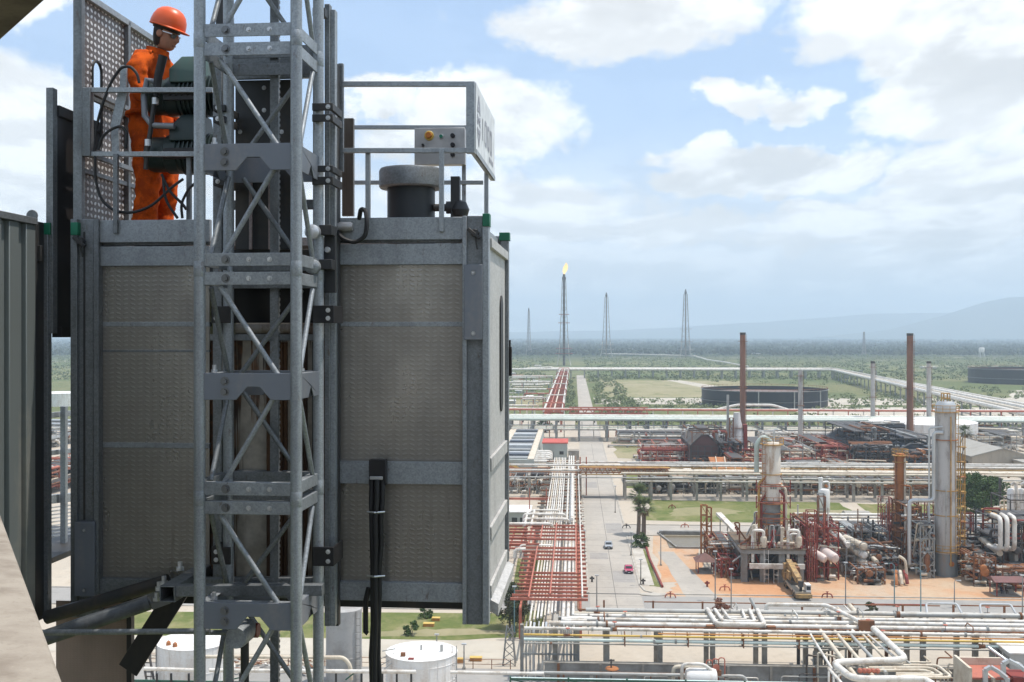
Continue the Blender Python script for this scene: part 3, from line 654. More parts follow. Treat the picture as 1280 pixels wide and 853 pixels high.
# black landing gate panel beyond the cage's left side
lg = hroot('landing_gate', 'black steel sliding gate panel standing open between the cage and the corrugated landing wall', 'gate', (F(62, 418, VC)[0], 1.6, F(62, 418, VC)[1]))
ub = F(63, 300, VC)[0]; z0 = F(66, 417, VC)[1]; z1 = F(64, 133, VC)[1]
hp(MB().box(ub, VC+0.06, z0, ub+0.02, VB+0.05, z1), 'gate_sheet', BLKPAINT, lg, 0)
hp(MB().box(ub-0.03, VC-0.01, z0, ub+0.025, VC+0.06, F(62, 110, VC)[1]), 'gate_stile', GALV_D, lg)
hp(MB().box(ub-0.02, VC+0.061, z1-0.06, ub+0.04, VB+0.04, z1+0.02), 'gate_rail', DARKST, lg)
hp(MB().box(ub-0.02, VC+0.061, z0-0.03, ub+0.06, VB+0.04, z0+0.05), 'gate_rail', BLKPAINT, lg)
hp(MB().box(ub+0.021, VC+0.5, z0+0.10, ub+0.03, VB-0.3, z0+0.50), 'gate_plate', DARKST, lg)

# corrugated wall of the landing, end-on to the gap
CORR = worn('corrugated_zinc', (0.27, 0.30, 0.295), (0.46, 0.44, 0.38), 1.6, 0.6, 0.5, 0.5)
un = F(60, 400, VC+0.03)[0]
zT, zB = F(60, 279, VC)[1], F(62, 772, VC)[1]
lw = hroot('landing_wall', 'grey corrugated steel side wall of the landing with a green capped post', 'wall panel', (un, 0.4, zB))
hp(MB().box(un-0.10, -1.6, zB, un-0.075, VC-0.15, zT), 'back_sheet', CORR, lw, 0)
v = VC-0.16; i = 0
while v > -1.6:
    wd = 0.10 if i % 2 else 0.13
    dep = 0.0 if i % 2 else 0.035
    m = MB().box(un-0.074, v-wd, zB+0.03, un-0.03+dep, v-0.002, zT-0.03); hp(m, 'corrugation', CORR, lw, 0.006); v -= wd; i += 1
hp(MB().box(un-0.05, -1.6, zT-0.03, un+0.02, VC-0.155, zT+0.02), 'top_rail', GALV_D, lw)
hp(MB().box(un-0.05, -1.6, zB-0.06, un+0.02, VC-0.155, zB+0.03), 'bottom_rail', GALV_D, lw)
hp(MB().box(un-0.10, VC-0.15, zB, un+0.0, VC-0.03, zT), 'post', DARKST, lw); hp(MB().box(un-0.06, VC-0.029, zB, un+0.03, VC+0.03, zT), 'post', GALV_D, lw)
hp(MB().box(un-0.03, VC-0.031, zT-0.09, un+0.045, VC+0.04, zT+0.0), 'post_cap', GREENCAP, lw)
lgm = MB().lathe([(0.045, -0.006), (0.045, 0.006)], (un-0.055, VC-0.1, zT+0.045), 12, 'y'); lgm.box(un-0.09, VC-0.106, zT, un-0.02, VC-0.094, zT+0.04); hp(lgm, 'lifting_lug', GALV_D, lw)
hp(MB().cbox((un+0.01, VC-0.10, zT-0.24), (0.03, 0.05, 0.12)), 'latch', DARKST, lw)

# mast tie: big tubes, turnbuckle, cross beams
tie = hroot('mast_tie', 'heavy grey tubular mast tie with turnbuckle running to the lattice mast', 'tie brace', (F(150, 770, 0.5)[0], 0.4, F(150, 790, 0.4)[1]))
hp(MB().tube([hpt(40, 803, 0.30), hpt(187, 753, 0.55)], 0.055, 18), 'tie_tube', galv('tie_tube_zinc', (0.13, 0.14, 0.15), 30, 0.5, 0.45), tie, 0)
hp(MB().tube([hpt(58, 772, 0.75), hpt(210, 726, 0.75)], 0.05, 16), 'tie_tube', DARKST, tie, 0)
hp(MB().tube([hpt(184, 754, 0.55), hpt(214, 742, 0.58)], 0.035, 10), 'turnbuckle', GALV, tie, 0)
for (a, b) in (((188, 748), (208, 737)), ((190, 758), (212, 750))): hp(MB().beam(hpt(*a, 0.52), hpt(*b, 0.52), 0.03, 0.05), 'clevis', BOLTM, tie)
for (x, y) in ((199, 738), (205, 731), (196, 751), (225, 713)):
    u, w = F(x, y, 0.5); hp(MB().lathe([(0.03, 0), (0.03, 0.025), (0.018, 0.025), (0.018, 0.06)], (u, 0.5, w), 6), 'tie_bolt', BRIGHT, tie, 0)
u, w = F(209, 743, 0.25); sq = MB()
for (a, b, c, d) in ((-0.055, -0.055, 0.055, -0.047), (-0.055, 0.047, 0.055, 0.055), (-0.055, -0.047, -0.047, 0.047), (0.047, -0.047, 0.055, 0.047)): sq.box(u+a, 0.25, w+b, u+c, 0.95, w+d)
hp(sq, 'square_tube', GALV_D, tie)
hp(MB().box(u-0.047, 0.90, w-0.047, u+0.047, 0.92, w+0.047), 'tube_plug', BLKPAINT, tie)
hp(MB().beam(hpt(219, 738, 0.30), hpt(404, 737, 0.30), 0.07, 0.075), 'cross_beam', GALV_D, tie); hp(MB().beam(hpt(218, 728, 0.62), hpt(404, 726, 0.62), 0.07, 0.06), 'cross_beam', GALV_D, tie)
hp(MB().beam(hpt(225, 735, 0.85), hpt(160, 838, 0.85), 0.02, 0.16), 'brace_plate', BLKPAINT, tie)
hp(MB().tube([hpt(40, 791, 0.12), hpt(262, 789, 0.12)], 0.020, 12), 'guard_rail', GALV_D, tie, 0)
hp(MB().tube([hpt(250, 791, 0.2), hpt(300, 791, 0.2)], 0.018, 12), 'guard_rail', GALV_D, tie, 0)
pc = hpt(302, 792, 0.2); hp(MB().lathe([(0.07, -0.12), (0.075, -0.10), (0.075, 0.10), (0.07, 0.12)], pc, 18, 'y'), 'pulley_drum', GALV, tie, 0)
hp(MB().tube([hpt(306, 800, 0.3), hpt(306, 900, 0.3)], 0.03, 10), 'strut', DARKST, tie, 0)
hp(MB().lathe([(0.05, -0.03), (0.05, 0.03)], hpt(318, 788, 0.32), 10, 'x'), 'red_coupling', plain('red_brown_coupling', (0.20, 0.05, 0.03)), tie, 0)
# lower landing panel and its dark edge post
lp = hroot('lower_panel', 'brown tread plate panel with a dark edge below the tie brace', 'panel', (F(120, 800, 1.0)[0], 1.0, F(120, 900, 1.0)[1]))
hp(hb(70, 752, 158, 960, 1.0, 0.008), 'tread_sheet', TREAD_BR, lp, 0)
hp(hb(158, 735, 164, 960, 0.97, 0.06), 'edge_post', BLKPAINT, lp)
hp(hb(88, 741, 160, 753, 0.97, 0.06), 'top_rail', DARKST, lp)
# steel walkway seen through the gap
wk = hroot('walkway', 'galvanised walkway with railing and mesh floor seen through the narrow gap left of the cage', 'walkway', (F(75, 650, 3.0)[0], 3.4, F(75, 700, 3.0)[1]))
for y, t in ((520, 0.05), (567, 0.045), (625, 0.08)): hp(MB().beam(hpt(56, y, 2.55), hpt(96, y-4, 3.1), t*0.6, t), 'rail', GALV_L, wk)
hp(MB().beam(hpt(80, 508, 2.75), hpt(80, 690, 2.75), 0.05, 0.05), 'post', GALV, wk)
for i in range(9): hp(MB().beam(hpt(56, 636+i*4.5, 2.6+i*0.0), hpt(100, 630+i*4.5, 3.2), 0.012, 0.012), 'mesh_wire', BRIGHT, wk, 0)
zz = F(75, 672, 3.0)[1]; uu = F(75, 672, 3.0)[0]
hp(MB().box(uu-0.6, 1.2, zz-0.05, uu+0.4, 3.6, zz), 'walkway_floor', DARKST, wk)
hp(MB().box(uu-0.6, 1.1, zz-0.35, uu+0.4, 1.2, zz-0.02), 'walkway_beam', GALV_D, wk)
# ------------------------------------------------------------------ the concrete structure the photograph is taken from
def concrete(name, base=(0.44, 0.40, 0.34), dark=(0.27, 0.235, 0.20), sc=2.2):
    t = NT(name); p = t.pos(); n = t.noise(p, sc, 6, 0.6); n2 = t.noise(p, sc*9, 5, 0.7)
    c = t.mix(t.ramp(n, 0.40, 0.68), base, dark); c = t.mix(t.math('MULTIPLY', t.ramp(n2, 0.55, 0.75), 0.5), c, tuple(x*0.7 for x in dark))
    c = t.mix(t.math('MULTIPLY', t.ramp(n2, 0.42, 0.25), 0.4), c, tuple(min(1, x*1.25) for x in base)); t.bump(n2, 0.35, 0.01)
    return t.fin(c, 0.9, 0, 0.25)
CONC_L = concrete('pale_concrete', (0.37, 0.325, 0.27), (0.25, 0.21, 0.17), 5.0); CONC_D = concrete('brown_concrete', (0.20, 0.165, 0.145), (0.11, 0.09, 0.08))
# sloping lip of the opening, lower left: its edge runs from (0,640) to (80,853) in the view
def wpt(px, py, z): Y = FPX*(-z)/(py-HZ); return Vector(((px-640)*Y/FPX, Y, H+z))
A = wpt(0, 640, -0.62); B = wpt(80, 853, -0.62); d = (A-B).normalized(); A2 = A+d*1.6; B2 = B-d*0.75
n = Vector((d.y, -d.x, 0)); n = -n if n.x > 0 else n
lip = MB(); lip.v = [tuple(q) for q in (A2, B2, B2+n*1.1+Vector((0, 0, 0.10)), A2+n*1.1+Vector((0, 0, 0.10)))]
lip.v += [(x, y, z-0.35) for (x, y, z) in lip.v]
lip.f = [(0, 1, 2, 3), (4, 7, 6, 5)]+[(i, i+4, (i+1) % 4+4, (i+1) % 4) for i in range(4)]
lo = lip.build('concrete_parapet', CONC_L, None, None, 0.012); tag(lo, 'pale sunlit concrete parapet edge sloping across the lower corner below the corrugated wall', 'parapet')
# overhead beam, upper left
A = wpt(55, 0, 1.25) if False else None
def wpu(px, py, z): Y = FPX*z/(HZ-py); return Vector(((px-640)*Y/FPX, Y, H+z))
A = wpu(57, 0, 1.5); B = wpu(0, 51, 1.5); d = (B-A).normalized(); A2 = A-d*1.1; B2 = B+d*0.6
n = Vector((d.y, -d.x, 0)); n = -n if n.x > 0 else n
ov = MB(); ov.v = [tuple(q) for q in (A2, B2, B2+n*1.3, A2+n*1.3)]; ov.v += [(x, y, z+0.5) for (x, y, z) in ov.v]
ov.f = [(0, 1, 2, 3), (4, 7, 6, 5)]+[(i, i+4, (i+1) % 4+4, (i+1) % 4) for i in range(4)]
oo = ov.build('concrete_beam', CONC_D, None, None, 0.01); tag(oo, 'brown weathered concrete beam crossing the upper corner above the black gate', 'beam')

# ------------------------------------------------------------------ worker
ORANGE = worn('orange_coverall_cloth', (0.72, 0.115, 0.012), (0.33, 0.045, 0.010), 9, 0.75, 0.9, 0, False, 0.36, 0.62, 0.15)  # dark mottling paints crease shade into the cloth
SKIN = plain('skin', (0.40, 0.19, 0.12), 0.55, 0, 0.4, 0.08, 20)
HAIR = plain('black_hair', (0.012, 0.010, 0.009), 0.5)
HELM = plain('orange_helmet_plastic', (0.80, 0.11, 0.02), 0.38, 0, 0.5, 0.04)
LENS = plain('clear_dark_lens', (0.10, 0.10, 0.11), 0.1, 0.2)
BOOT = plain('brown_boot_leather', (0.05, 0.032, 0.022), 0.5)
def skin_mesh(name, verts, edges, radii, root=0, sub=2):
    me = bpy.data.meshes.new(name); me.from_pydata(verts, edges, [])
    o = bpy.data.objects.new(name, me); COL.objects.link(o)
    o.modifiers.new('skin', 'SKIN'); sd = o.modifiers.new('sub', 'SUBSURF'); sd.levels = sub; sd.render_levels = sub
    for i, sv in enumerate(me.skin_vertices[0].data):
        r = radii[i]; sv.radius = r if isinstance(r, tuple) else (r, r); sv.use_root = (i == root)
    bpy.context.view_layer.update()
    dg = bpy.context.evaluated_depsgraph_get(); out = bpy.data.meshes.new_from_object(o.evaluated_get(dg))
    bpy.data.objects.remove(o); bpy.data.meshes.remove(me); return out
def head_mb(c, pitch, s=1.0):
    """head facing +x; rings of (height, front, back, half width)"""
    m = MB(); rings = [(-0.115, 0.055, 0.030, 0.040), (-0.10, 0.078, 0.045, 0.052), (-0.085, 0.086, 0.055, 0.060), (-0.065, 0.086, 0.066, 0.065), (-0.05, 0.090, 0.074, 0.068),
        (-0.03, 0.089, 0.083, 0.071), (-0.005, 0.088, 0.092, 0.074), (0.02, 0.085, 0.098, 0.076), (0.05, 0.090, 0.100, 0.077), (0.08, 0.084, 0.096, 0.072), (0.105, 0.066, 0.080, 0.058), (0.122, 0.035, 0.045, 0.032)]
    nose = {1: 0.006, 2: 0.006, 3: 0.008, 4: 0.016, 5: 0.036, 6: 0.024, 7: 0.010}; N = 24
    for i, (h, f, b, w) in enumerate(rings):
        for j in range(N):
            t = 2*PI*j/N; ct, st = math.cos(t), math.sin(t); x = (f if ct > 0 else b)*ct; y = w*st
            if j == 0: x += nose.get(i, 0)
            if j in (1, N-1): x += nose.get(i, 0)*0.35-(0.006 if i in (6, 7) else 0)
            if j in (2, N-2) and i in (6, 7): x -= 0.010
            p = Vector((x*s, y*s, h*s)); p.rotate(Matrix.Rotation(pitch, 3, 'Y')); m.v.append(tuple(p+Vector(c)))
    for i in range(len(rings)-1):
        for j in range(N):
            a = i*N+j; b = i*N+(j+1) % N; m.f.append((a, b, b+N, a+N))
    m.f.append(tuple(range(N))[::-1]); m.f.append(tuple(range((len(rings)-1)*N, len(rings)*N))); return m
def ring_shape(c, pitch, prof, N=28, yo=1.0):
    m = MB()
    for (h, f, b, w) in prof:
        for j in range(N):
            t = 2*PI*j/N; p = Vector(((f if math.cos(t) > 0 else b)*math.cos(t), w*math.sin(t), h)); p.rotate(Matrix.Rotation(pitch, 3, 'Y')); m.v.append(tuple(p+Vector(c)))
    for i in range(len(prof)-1):
        for j in range(N):
            a = i*N+j; b = i*N+(j+1) % N; m.f.append((a, b, b+N, a+N))
    return m
def worker():
    X, Y = None, None
    u, w = F(198, 300, 1.36)
    root = hthing('person', 'worker in orange coverall and hard hat standing on the cage roof above the motors', 'person', None, (u-0.04, 1.36, wRoof))
    root.rotation_euler.z = -HA-math.radians(10); root.scale = (1.025, 1.025, 1.025)
    hc = (0.115, 0.0, 1.655); pt = math.radians(17)
    def hr_(x, y, z): return (hc[0]+x*math.cos(pt)+z*math.sin(pt), y, hc[2]-x*math.sin(pt)+z*math.cos(pt))
    V = [(0, 0, 0.96), (-0.015, 0, 1.12), (-0.02, 0, 1.30), (0.005, 0, 1.46), (0.04, 0, 1.535), (0.075, 0, 1.60)]
    Rb = [(0.15, 0.11), (0.14, 0.105), (0.165, 0.115), (0.10, 0.09), 0.055, 0.055]
    E = [(0, 1), (1, 2), (2, 3), (3, 4), (4, 5)]
    def add(p, r, par): V.append(p); Rb.append(r); E.append((par, len(V)-1)); return len(V)-1
    hands = []
    for s in (-1, 1):
        h = add((0.0, s*0.10, 0.90), 0.095, 0); k = add((0.03, s*0.115, 0.50), 0.062, h); a = add((-0.01, s*0.12, 0.10), 0.045, k); add((0.14, s*0.14, 0.045), 0.04, a)
        sh = add((0.0, s*0.185, 1.425), 0.065, 3); e = add((0.045 if s < 0 else 0.08, s*0.235, 1.15), 0.048, sh); wr = add((0.27, s*0.18, 1.13), 0.034, e); pm = add((0.345, s*0.165, 1.115), (0.042, 0.024), wr)
        for i, (dy, L) in enumerate(((-0.030, 0.062), (-0.011, 0.074), (0.010, 0.070), (0.029, 0.055))):
            f1 = add((0.385, s*0.165+dy*1.25, 1.105), 0.0125, pm); f2 = add((0.385+L*0.55, s*0.165+dy*1.4, 1.095), 0.0115, f1); add((0.385+L*0.8, s*0.165+dy*1.4, 1.07), 0.0105, f2)
        t1 = add((0.33, s*0.165-s*0.042, 1.105), 0.0135, pm); add((0.375, s*0.165-s*0.066, 1.085), 0.012, t1)
    body = skin_mesh('person_body', V, E, Rb)
    hm = head_mb(hc, pt).mesh('head_tmp', None)
    bm = bmesh.new(); bm.from_mesh(body); bm.from_mesh(hm); me = bpy.data.meshes.new('person_body'); bm.to_mesh(me); bm.free()
    tmp = bpy.data.objects.new('tmp', me); COL.objects.link(tmp); rm = tmp.modifiers.new('r', 'REMESH'); rm.mode = 'VOXEL'; rm.voxel_size = 0.006; rm.use_smooth_shade = True
    bpy.context.view_layer.update(); me2 = bpy.data.meshes.new_from_object(tmp.evaluated_get(bpy.context.evaluated_depsgraph_get())); bpy.data.objects.remove(tmp)
    bb = bmesh.new(); bb.from_mesh(me2); bb.verts.ensure_lookup_table(); seen = set(); isl = []
    for v0 in bb.verts:
        if v0.index in seen: continue
        st = [v0]; seen.add(v0.index); grp = []
        while st:
            q = st.pop(); grp.append(q)
            for e_ in q.link_edges:
                o_ = e_.other_vert(q)
                if o_.index not in seen: seen.add(o_.index); st.append(o_)
        isl.append(grp)

    big_ = max(isl, key=len); bmesh.ops.delete(bb, geom=[v for x in isl if x is not big_ for v in x], context='VERTS'); bb.to_mesh(me2); bb.free()
    me2.materials.clear(); me2.materials.append(SKIN); me2.polygons.foreach_set('use_smooth', [True]*len(me2.polygons))
    link('body', me2, root)
    # loose coverall over the body
    V2 = [(0, 0, 0.95), (-0.02, 0, 1.10), (-0.035, 0, 1.20), (-0.03, 0, 1.33), (-0.005, 0, 1.455), (0.025, 0, 1.515)]
    R2 = [(0.195, 0.155), (0.185, 0.15), (0.20, 0.16), (0.205, 0.155), (0.13, 0.12), 0.082]
    E2 = [(0, 1), (1, 2), (2, 3), (3, 4), (4, 5)]
    def add2(p, r, par): V2.append(p); R2.append(r); E2.append((par, len(V2)-1)); return len(V2)-1
    for s in (-1, 1):
        h = add2((0.0, s*0.105, 0.86), 0.135, 0); q = add2((0.02, s*0.11, 0.68), 0.115, h); k = add2((0.035, s*0.12, 0.48), 0.10, q); c = add2((0.0, s*0.12, 0.25), 0.095, k); add2((-0.01, s*0.12, 0.09), 0.09, c)
        sh = add2((-0.005, s*0.20, 1.415), 0.098, 4); ua = add2((0.02, s*0.235, 1.28), 0.082, sh); e = add2((0.045 if s < 0 else 0.08, s*0.245, 1.14), 0.075, ua); fa = add2((0.15, s*0.215, 1.13), 0.066, e); add2((0.25, s*0.185, 1.13), 0.05, fa)
    R2 = [tuple(x*.93 for x in q) if isinstance(q, tuple) else q*.94 for q in R2]
    cm = skin_mesh('coverall', V2, E2, R2, 0, 3)
    cm.materials.clear(); cm.materials.append(ORANGE); cm.polygons.foreach_set('use_smooth', [True]*len(cm.polygons))
    co = link('coverall', cm, root); co['label'] = 'loose bright orange coverall'
    tx = bpy.data.textures.new('folds', 'CLOUDS'); tx.noise_scale = 0.075; tx.noise_depth = 4
    dm = co.modifiers.new('folds', 'DISPLACE'); dm.texture = tx; dm.strength = 0.055; dm.mid_level = 0.5
    MB().tube([(0.0+0.17*math.cos(t)-0.01, 0.215*math.sin(t), 1.035) for t in np.linspace(0, 2*PI, 24)], 0.018, 8).build('belt', ORANGE, co)
    cl = ring_shape((0.03, 0, 1.50), math.radians(15), [(0.0, 0.098, 0.098, 0.098), (0.025, 0.086, 0.09, 0.088), (0.05, 0.082, 0.092, 0.086), (0.045, 0.072, 0.08, 0.076), (0.0, 0.075, 0.085, 0.08)]); cl.build('collar', ORANGE, co)
    # hard hat, pushed level over the bowed head
    hh = Vector(hc)+Vector((0.012, 0, 0.062)); hp_ = math.radians(20)
    prof = [(0.0, 0.138, 0.146, 0.120), (0.02, 0.138, 0.146, 0.120), (0.06, 0.131, 0.138, 0.114), (0.10, 0.112, 0.120, 0.098), (0.128, 0.083, 0.089, 0.072), (0.144, 0.046, 0.050, 0.040), (0.148, 0.0, 0.0, 0.0)]
    hel = ring_shape(hh, hp_, prof).build('hard_hat', HELM, root)
    ring_shape(hh, hp_, [(0.002, 0.133, 0.141, 0.117), (-0.010, 0.188, 0.150, 0.122), (-0.016, 0.186, 0.148, 0.120), (-0.002, 0.130, 0.138, 0.115)]).build('brim', HELM, hel)
    rdg = MB().tube([(hh.x+0.137*math.sin(t)*0.95, 0, hh.z+0.128*math.cos(t)-0.03*math.sin(t)) for t in np.linspace(-1.2, 1.25, 14)], 0.010, 8); rdg.build('ridge', HELM, hel)
    ring_shape(hh, hp_, [(0.0, 0.112, 0.12, 0.094), (-0.03, 0.106, 0.117, 0.089), (-0.034, 0.10, 0.112, 0.085), (0.0, 0.104, 0.113, 0.088)]).build('head_band', HAIR, hel)
    hr = Vector(hc); ring_shape(hr, pt, [(0.06, 0.02, 0.112, 0.086), (0.02, 0.015, 0.112, 0.086), (-0.03, 0.0, 0.104, 0.078), (-0.075, -0.01, 0.09, 0.066), (-0.10, -0.02, 0.075, 0.05), (-0.10, -0.02, 0.05, 0.03)]).build('hair', HAIR, root)
    for s in (-1, 1):
        e = MB().lathe([(0.0, -0.008), (0.024, -0.006), (0.030, 0.004), (0.018, 0.008), (0.0, 0.006)], (hc[0]-0.012, s*0.080, hc[2]-0.004), 12, 'y'); e.build('ear', SKIN, root)
        MB().beam(hr_(-0.01, s*0.080, 0.012), hr_(0.085, s*0.062, 0.010), 0.004, 0.006).build('glasses_arm', BRIGHT, root)
        l = MB().prism([(0.006, -0.022), (0.058, -0.018), (0.062, 0.010), (0.004, 0.014)], -0.003, 0.003, 'x'); o = l.build('glasses_lens', LENS, root); o.location = hr_(0.094, 0, 0.005); o.rotation_euler = (0, pt, s*0.28)
        if s < 0: o.scale = (1, -1, 1)
        bt = MB().lathe([(0.055, 0.02), (0.062, 0.03), (0.062, 0.10), (0.056, 0.18)], (-0.015, s*0.125, 0), 14); bt.cbox((0.08, s*0.135, 0.055), (0.20, 0.095, 0.075)); bt.cbox((0.06, s*0.135, 0.01), (0.29, 0.105, 0.02)); bt.build('boot', BOOT, root, None, 0.012)
    MB().lathe([(0.0, -0.022), (0.006, -0.018), (0.006, 0.018), (0.0, 0.022)], hr_(0.088, 0, -0.070), 8, 'y').build('mouth', plain('lips', (0.24, 0.10, 0.08), 0.5), root)
    return root
worker()

# the concrete tower in which the viewer stands, out of view and shaped to dim skylight on the hoist: floor, ceiling, columns and the facade above and below the opening
def tower():
    t = thing('concrete_tower', 'concrete process tower from whose open floor the lift cage is seen', 'tower', (-1, -4, 0)); C2 = concrete('tower_concrete', (0.33, 0.30, 0.265), (0.22, 0.20, 0.175), 0.7)
    def b(n, x0, y0, z0, x1, y1, z1): o = MB().box(x0, y0, z0, x1, y1, z1).build(n, C2, t); o.location = (1, 4, 0)
    b('floor_slab', -9, -10, H-2.1, 7, 0.7, H-1.7); b('ceiling_slab', -9, -10, H+2.4, 7, 0.5, H+2.8); b('back_wall', -9, -10.4, 0, 7, -10.01, H-0.6)
    b('facade', -9, 0.2, 0, 7, 0.7, H-2.11); b('side_wall', 6.6, -10, H-1.69, 7, -1.0, H-0.6)
    for x in (-8.8, 6.0): b('column', x, -1.0, H-1.69, x+0.55, -0.2, H+2.39)
tower()
# ================================================================== PLANT: materials
WHITE = worn('white_insulated_pipe', (0.68, 0.65, 0.595), (0.36, 0.285, 0.21), 0.7, 0.75, 0.5, 0.0, False)
CREAM = worn('cream_pipe', (0.62, 0.55, 0.44), (0.36, 0.26, 0.17), 0.6, 0.6, 0.6, 0.0, False)
GREYP = worn('grey_pipe', (0.40, 0.40, 0.38), (0.24, 0.20, 0.16), 0.6, 0.6, 0.5, 0.1, False)
GREENP = worn('pale_green_pipe', (0.42, 0.48, 0.43), (0.30, 0.29, 0.25), 0.3, 0.5, 0.55, 0.0, False)
CYANP = worn('pale_cyan_pipe', (0.55, 0.66, 0.64), (0.40, 0.42, 0.38), 0.5, 0.5, 0.55, 0, False)
YELP = worn('yellow_pipe', (0.62, 0.42, 0.10), (0.40, 0.22, 0.06), 0.6, 0.5, 0.55, 0, False)
ORNP = worn('orange_pipe', (0.50, 0.22, 0.06), (0.26, 0.12, 0.05), 0.6, 0.6, 0.6, 0, False)
RED = worn('red_primer_steel', (0.45, 0.145, 0.095), (0.24, 0.08, 0.055), 0.7, 0.6, 0.65, 0, False)
DRED = worn('dark_red_primer', (0.24, 0.04, 0.03), (0.13, 0.04, 0.03), 0.7, 0.6, 0.7, 0, False)
RUST = worn('rusty_steel', (0.24, 0.105, 0.05), (0.11, 0.055, 0.035), 0.9, 0.7, 0.85, 0, False)
ORUST = worn('orange_rust', (0.40, 0.155, 0.055), (0.20, 0.08, 0.04), 0.5, 0.8, 0.85, 0, True)
YRUST = worn('yellow_rust', (0.46, 0.27, 0.08), (0.22, 0.11, 0.05), 0.6, 0.7, 0.8, 0, False)
BROWNST = worn('brown_stack', (0.26, 0.13, 0.085), (0.12, 0.075, 0.06), 0.25, 0.7, 0.8, 0, True)
DSTEEL = worn('dark_structural_steel', (0.065, 0.062, 0.062), (0.12, 0.085, 0.06), 0.7, 0.6, 0.6, 0.1, False)
BLUEDK = worn('dark_blue_sheet', (0.045, 0.055, 0.075), (0.10, 0.09, 0.08), 0.4, 0.6, 0.5, 0.1, False)
GSTEEL = worn('grey_structural_steel', (0.27, 0.28, 0.275), (0.19, 0.15, 0.12), 0.7, 0.6, 0.6, 0.1, False)
CONCP = concrete('rack_concrete', (0.34, 0.315, 0.275), (0.22, 0.195, 0.165), 0.5)
CONCG = concrete('grey_concrete', (0.29, 0.285, 0.27), (0.19, 0.18, 0.165), 0.4)
WHITEV = worn('white_vessel_paint', (0.68, 0.63, 0.55), (0.34, 0.20, 0.11), 0.8, 0.8, 0.5, 0, True)
GREYV = worn('grey_vessel_cladding', (0.47, 0.445, 0.42), (0.22, 0.175, 0.155), 0.9, 0.75, 0.5, 0.15, True)
TANKW = worn('white_tank_paint', (0.78, 0.765, 0.74), (0.50, 0.40, 0.31), 0.6, 0.55, 0.5, 0, True)
TANKB = worn('black_tank_paint', (0.010, 0.012, 0.018), (0.03, 0.03, 0.033), 0.12, 0.6, 0.5, 0, True)
TANKR = worn('tank_roof_rust', (0.20, 0.14, 0.12), (0.10, 0.075, 0.07), 0.08, 0.8, 0.8, 0, False)
SILV = worn('silver_cladding', (0.55, 0.56, 0.56), (0.36, 0.33, 0.30), 0.6, 0.5, 0.4, 0.5, True)
TEAL = worn('teal_lamp_paint', (0.14, 0.27, 0.30), (0.20, 0.24, 0.24), 1.0, 0.6, 0.5)
GREENST = worn('dark_green_steel', (0.02, 0.09, 0.06), (0.06, 0.07, 0.05), 1.2, 0.5, 0.5)
WALLG = worn('grey_green_wall', (0.36, 0.385, 0.36), (0.27, 0.275, 0.25), 0.3, 0.6, 0.8, 0, True)
WALLB = worn('beige_wall', (0.42, 0.37, 0.30), (0.31, 0.26, 0.21), 0.3, 0.6, 0.85, 0, True)
REDROOF = worn('red_roof', (0.50, 0.10, 0.075), (0.32, 0.07, 0.05), 0.3, 0.6, 0.8, 0, False)
ROOFG = worn('grey_fibre_roof', (0.34, 0.325, 0.29), (0.25, 0.225, 0.195), 0.3, 0.6, 0.85, 0, False)
GLASSD = plain('dark_window', (0.025, 0.03, 0.035), 0.15)

# ------------------------------------------------------------------ unit pieces with shared meshes
_U = {}
def ubox(name, mat, parent, x0, y0, z0, x1, y1, z1):
    k = ('b', mat.name)
    if k not in _U: _U[k] = MB().box(-0.5, -0.5, -0.5, 0.5, 0.5, 0.5).mesh('bar_'+mat.name, mat, False)
    b = SB.get(parent.name, (0, 0, 0)) if parent else (0, 0, 0)
    return link(name, _U[k], parent, ((x0+x1)/2-b[0], (y0+y1)/2-b[1], (z0+z1)/2-b[2]), None, (abs(x1-x0), abs(y1-y0), abs(z1-z0)))
def ucyl(name, mat, parent, a, b, r, n=10):
    k = ('c', mat.name, n)
    if k not in _U: _U[k] = MB().lathe([(1, -0.5), (1, 0.5)], n=n).mesh('tube_'+mat.name, mat)
    a, b = Vector(a), Vector(b); d = b-a; o = SB.get(parent.name, (0, 0, 0))
    q = Vector((0, 0, 1)).rotation_difference(d.normalized())
    return link(name, _U[k], parent, (a+b)/2-Vector(o), q.to_euler(), (r, r, d.length))
def ubeam(name, mat, parent, a, b, w, h=None):
    """square bar between two points (for braces)"""
    k = ('b', mat.name)
    if k not in _U: _U[k] = MB().box(-0.5, -0.5, -0.5, 0.5, 0.5, 0.5).mesh('bar_'+mat.name, mat, False)
    a, b = Vector(a), Vector(b); d = b-a; o = SB.get(parent.name, (0, 0, 0)); q = d.to_track_quat('Z', 'Y')
    return link(name, _U[k], parent, (a+b)/2-Vector(o), q.to_euler(), (w, h or w, d.length))
SB = {}
def sroot(name, label, cat, r, s, z=0.0, group=None):
    t = sthing(name, label, cat, r, s, z, 0.0, group); SB[t.name] = (r, s, z); return t
def sp(mb, name, mat, parent, label=None, smooth=True):
    o = mb.build(name, mat, parent, label, 0, smooth)
    if parent.name in SB: o.location = tuple(-c for c in SB[parent.name])
    return o
def spipe(parent, pts, r, mat, n=8, R=None, name='pipe'):
    if len(pts) == 2: return ucyl(name, mat, parent, pts[0], pts[1], r)
    return sp(MB().pipe(pts, r, R, n), name, mat, parent)
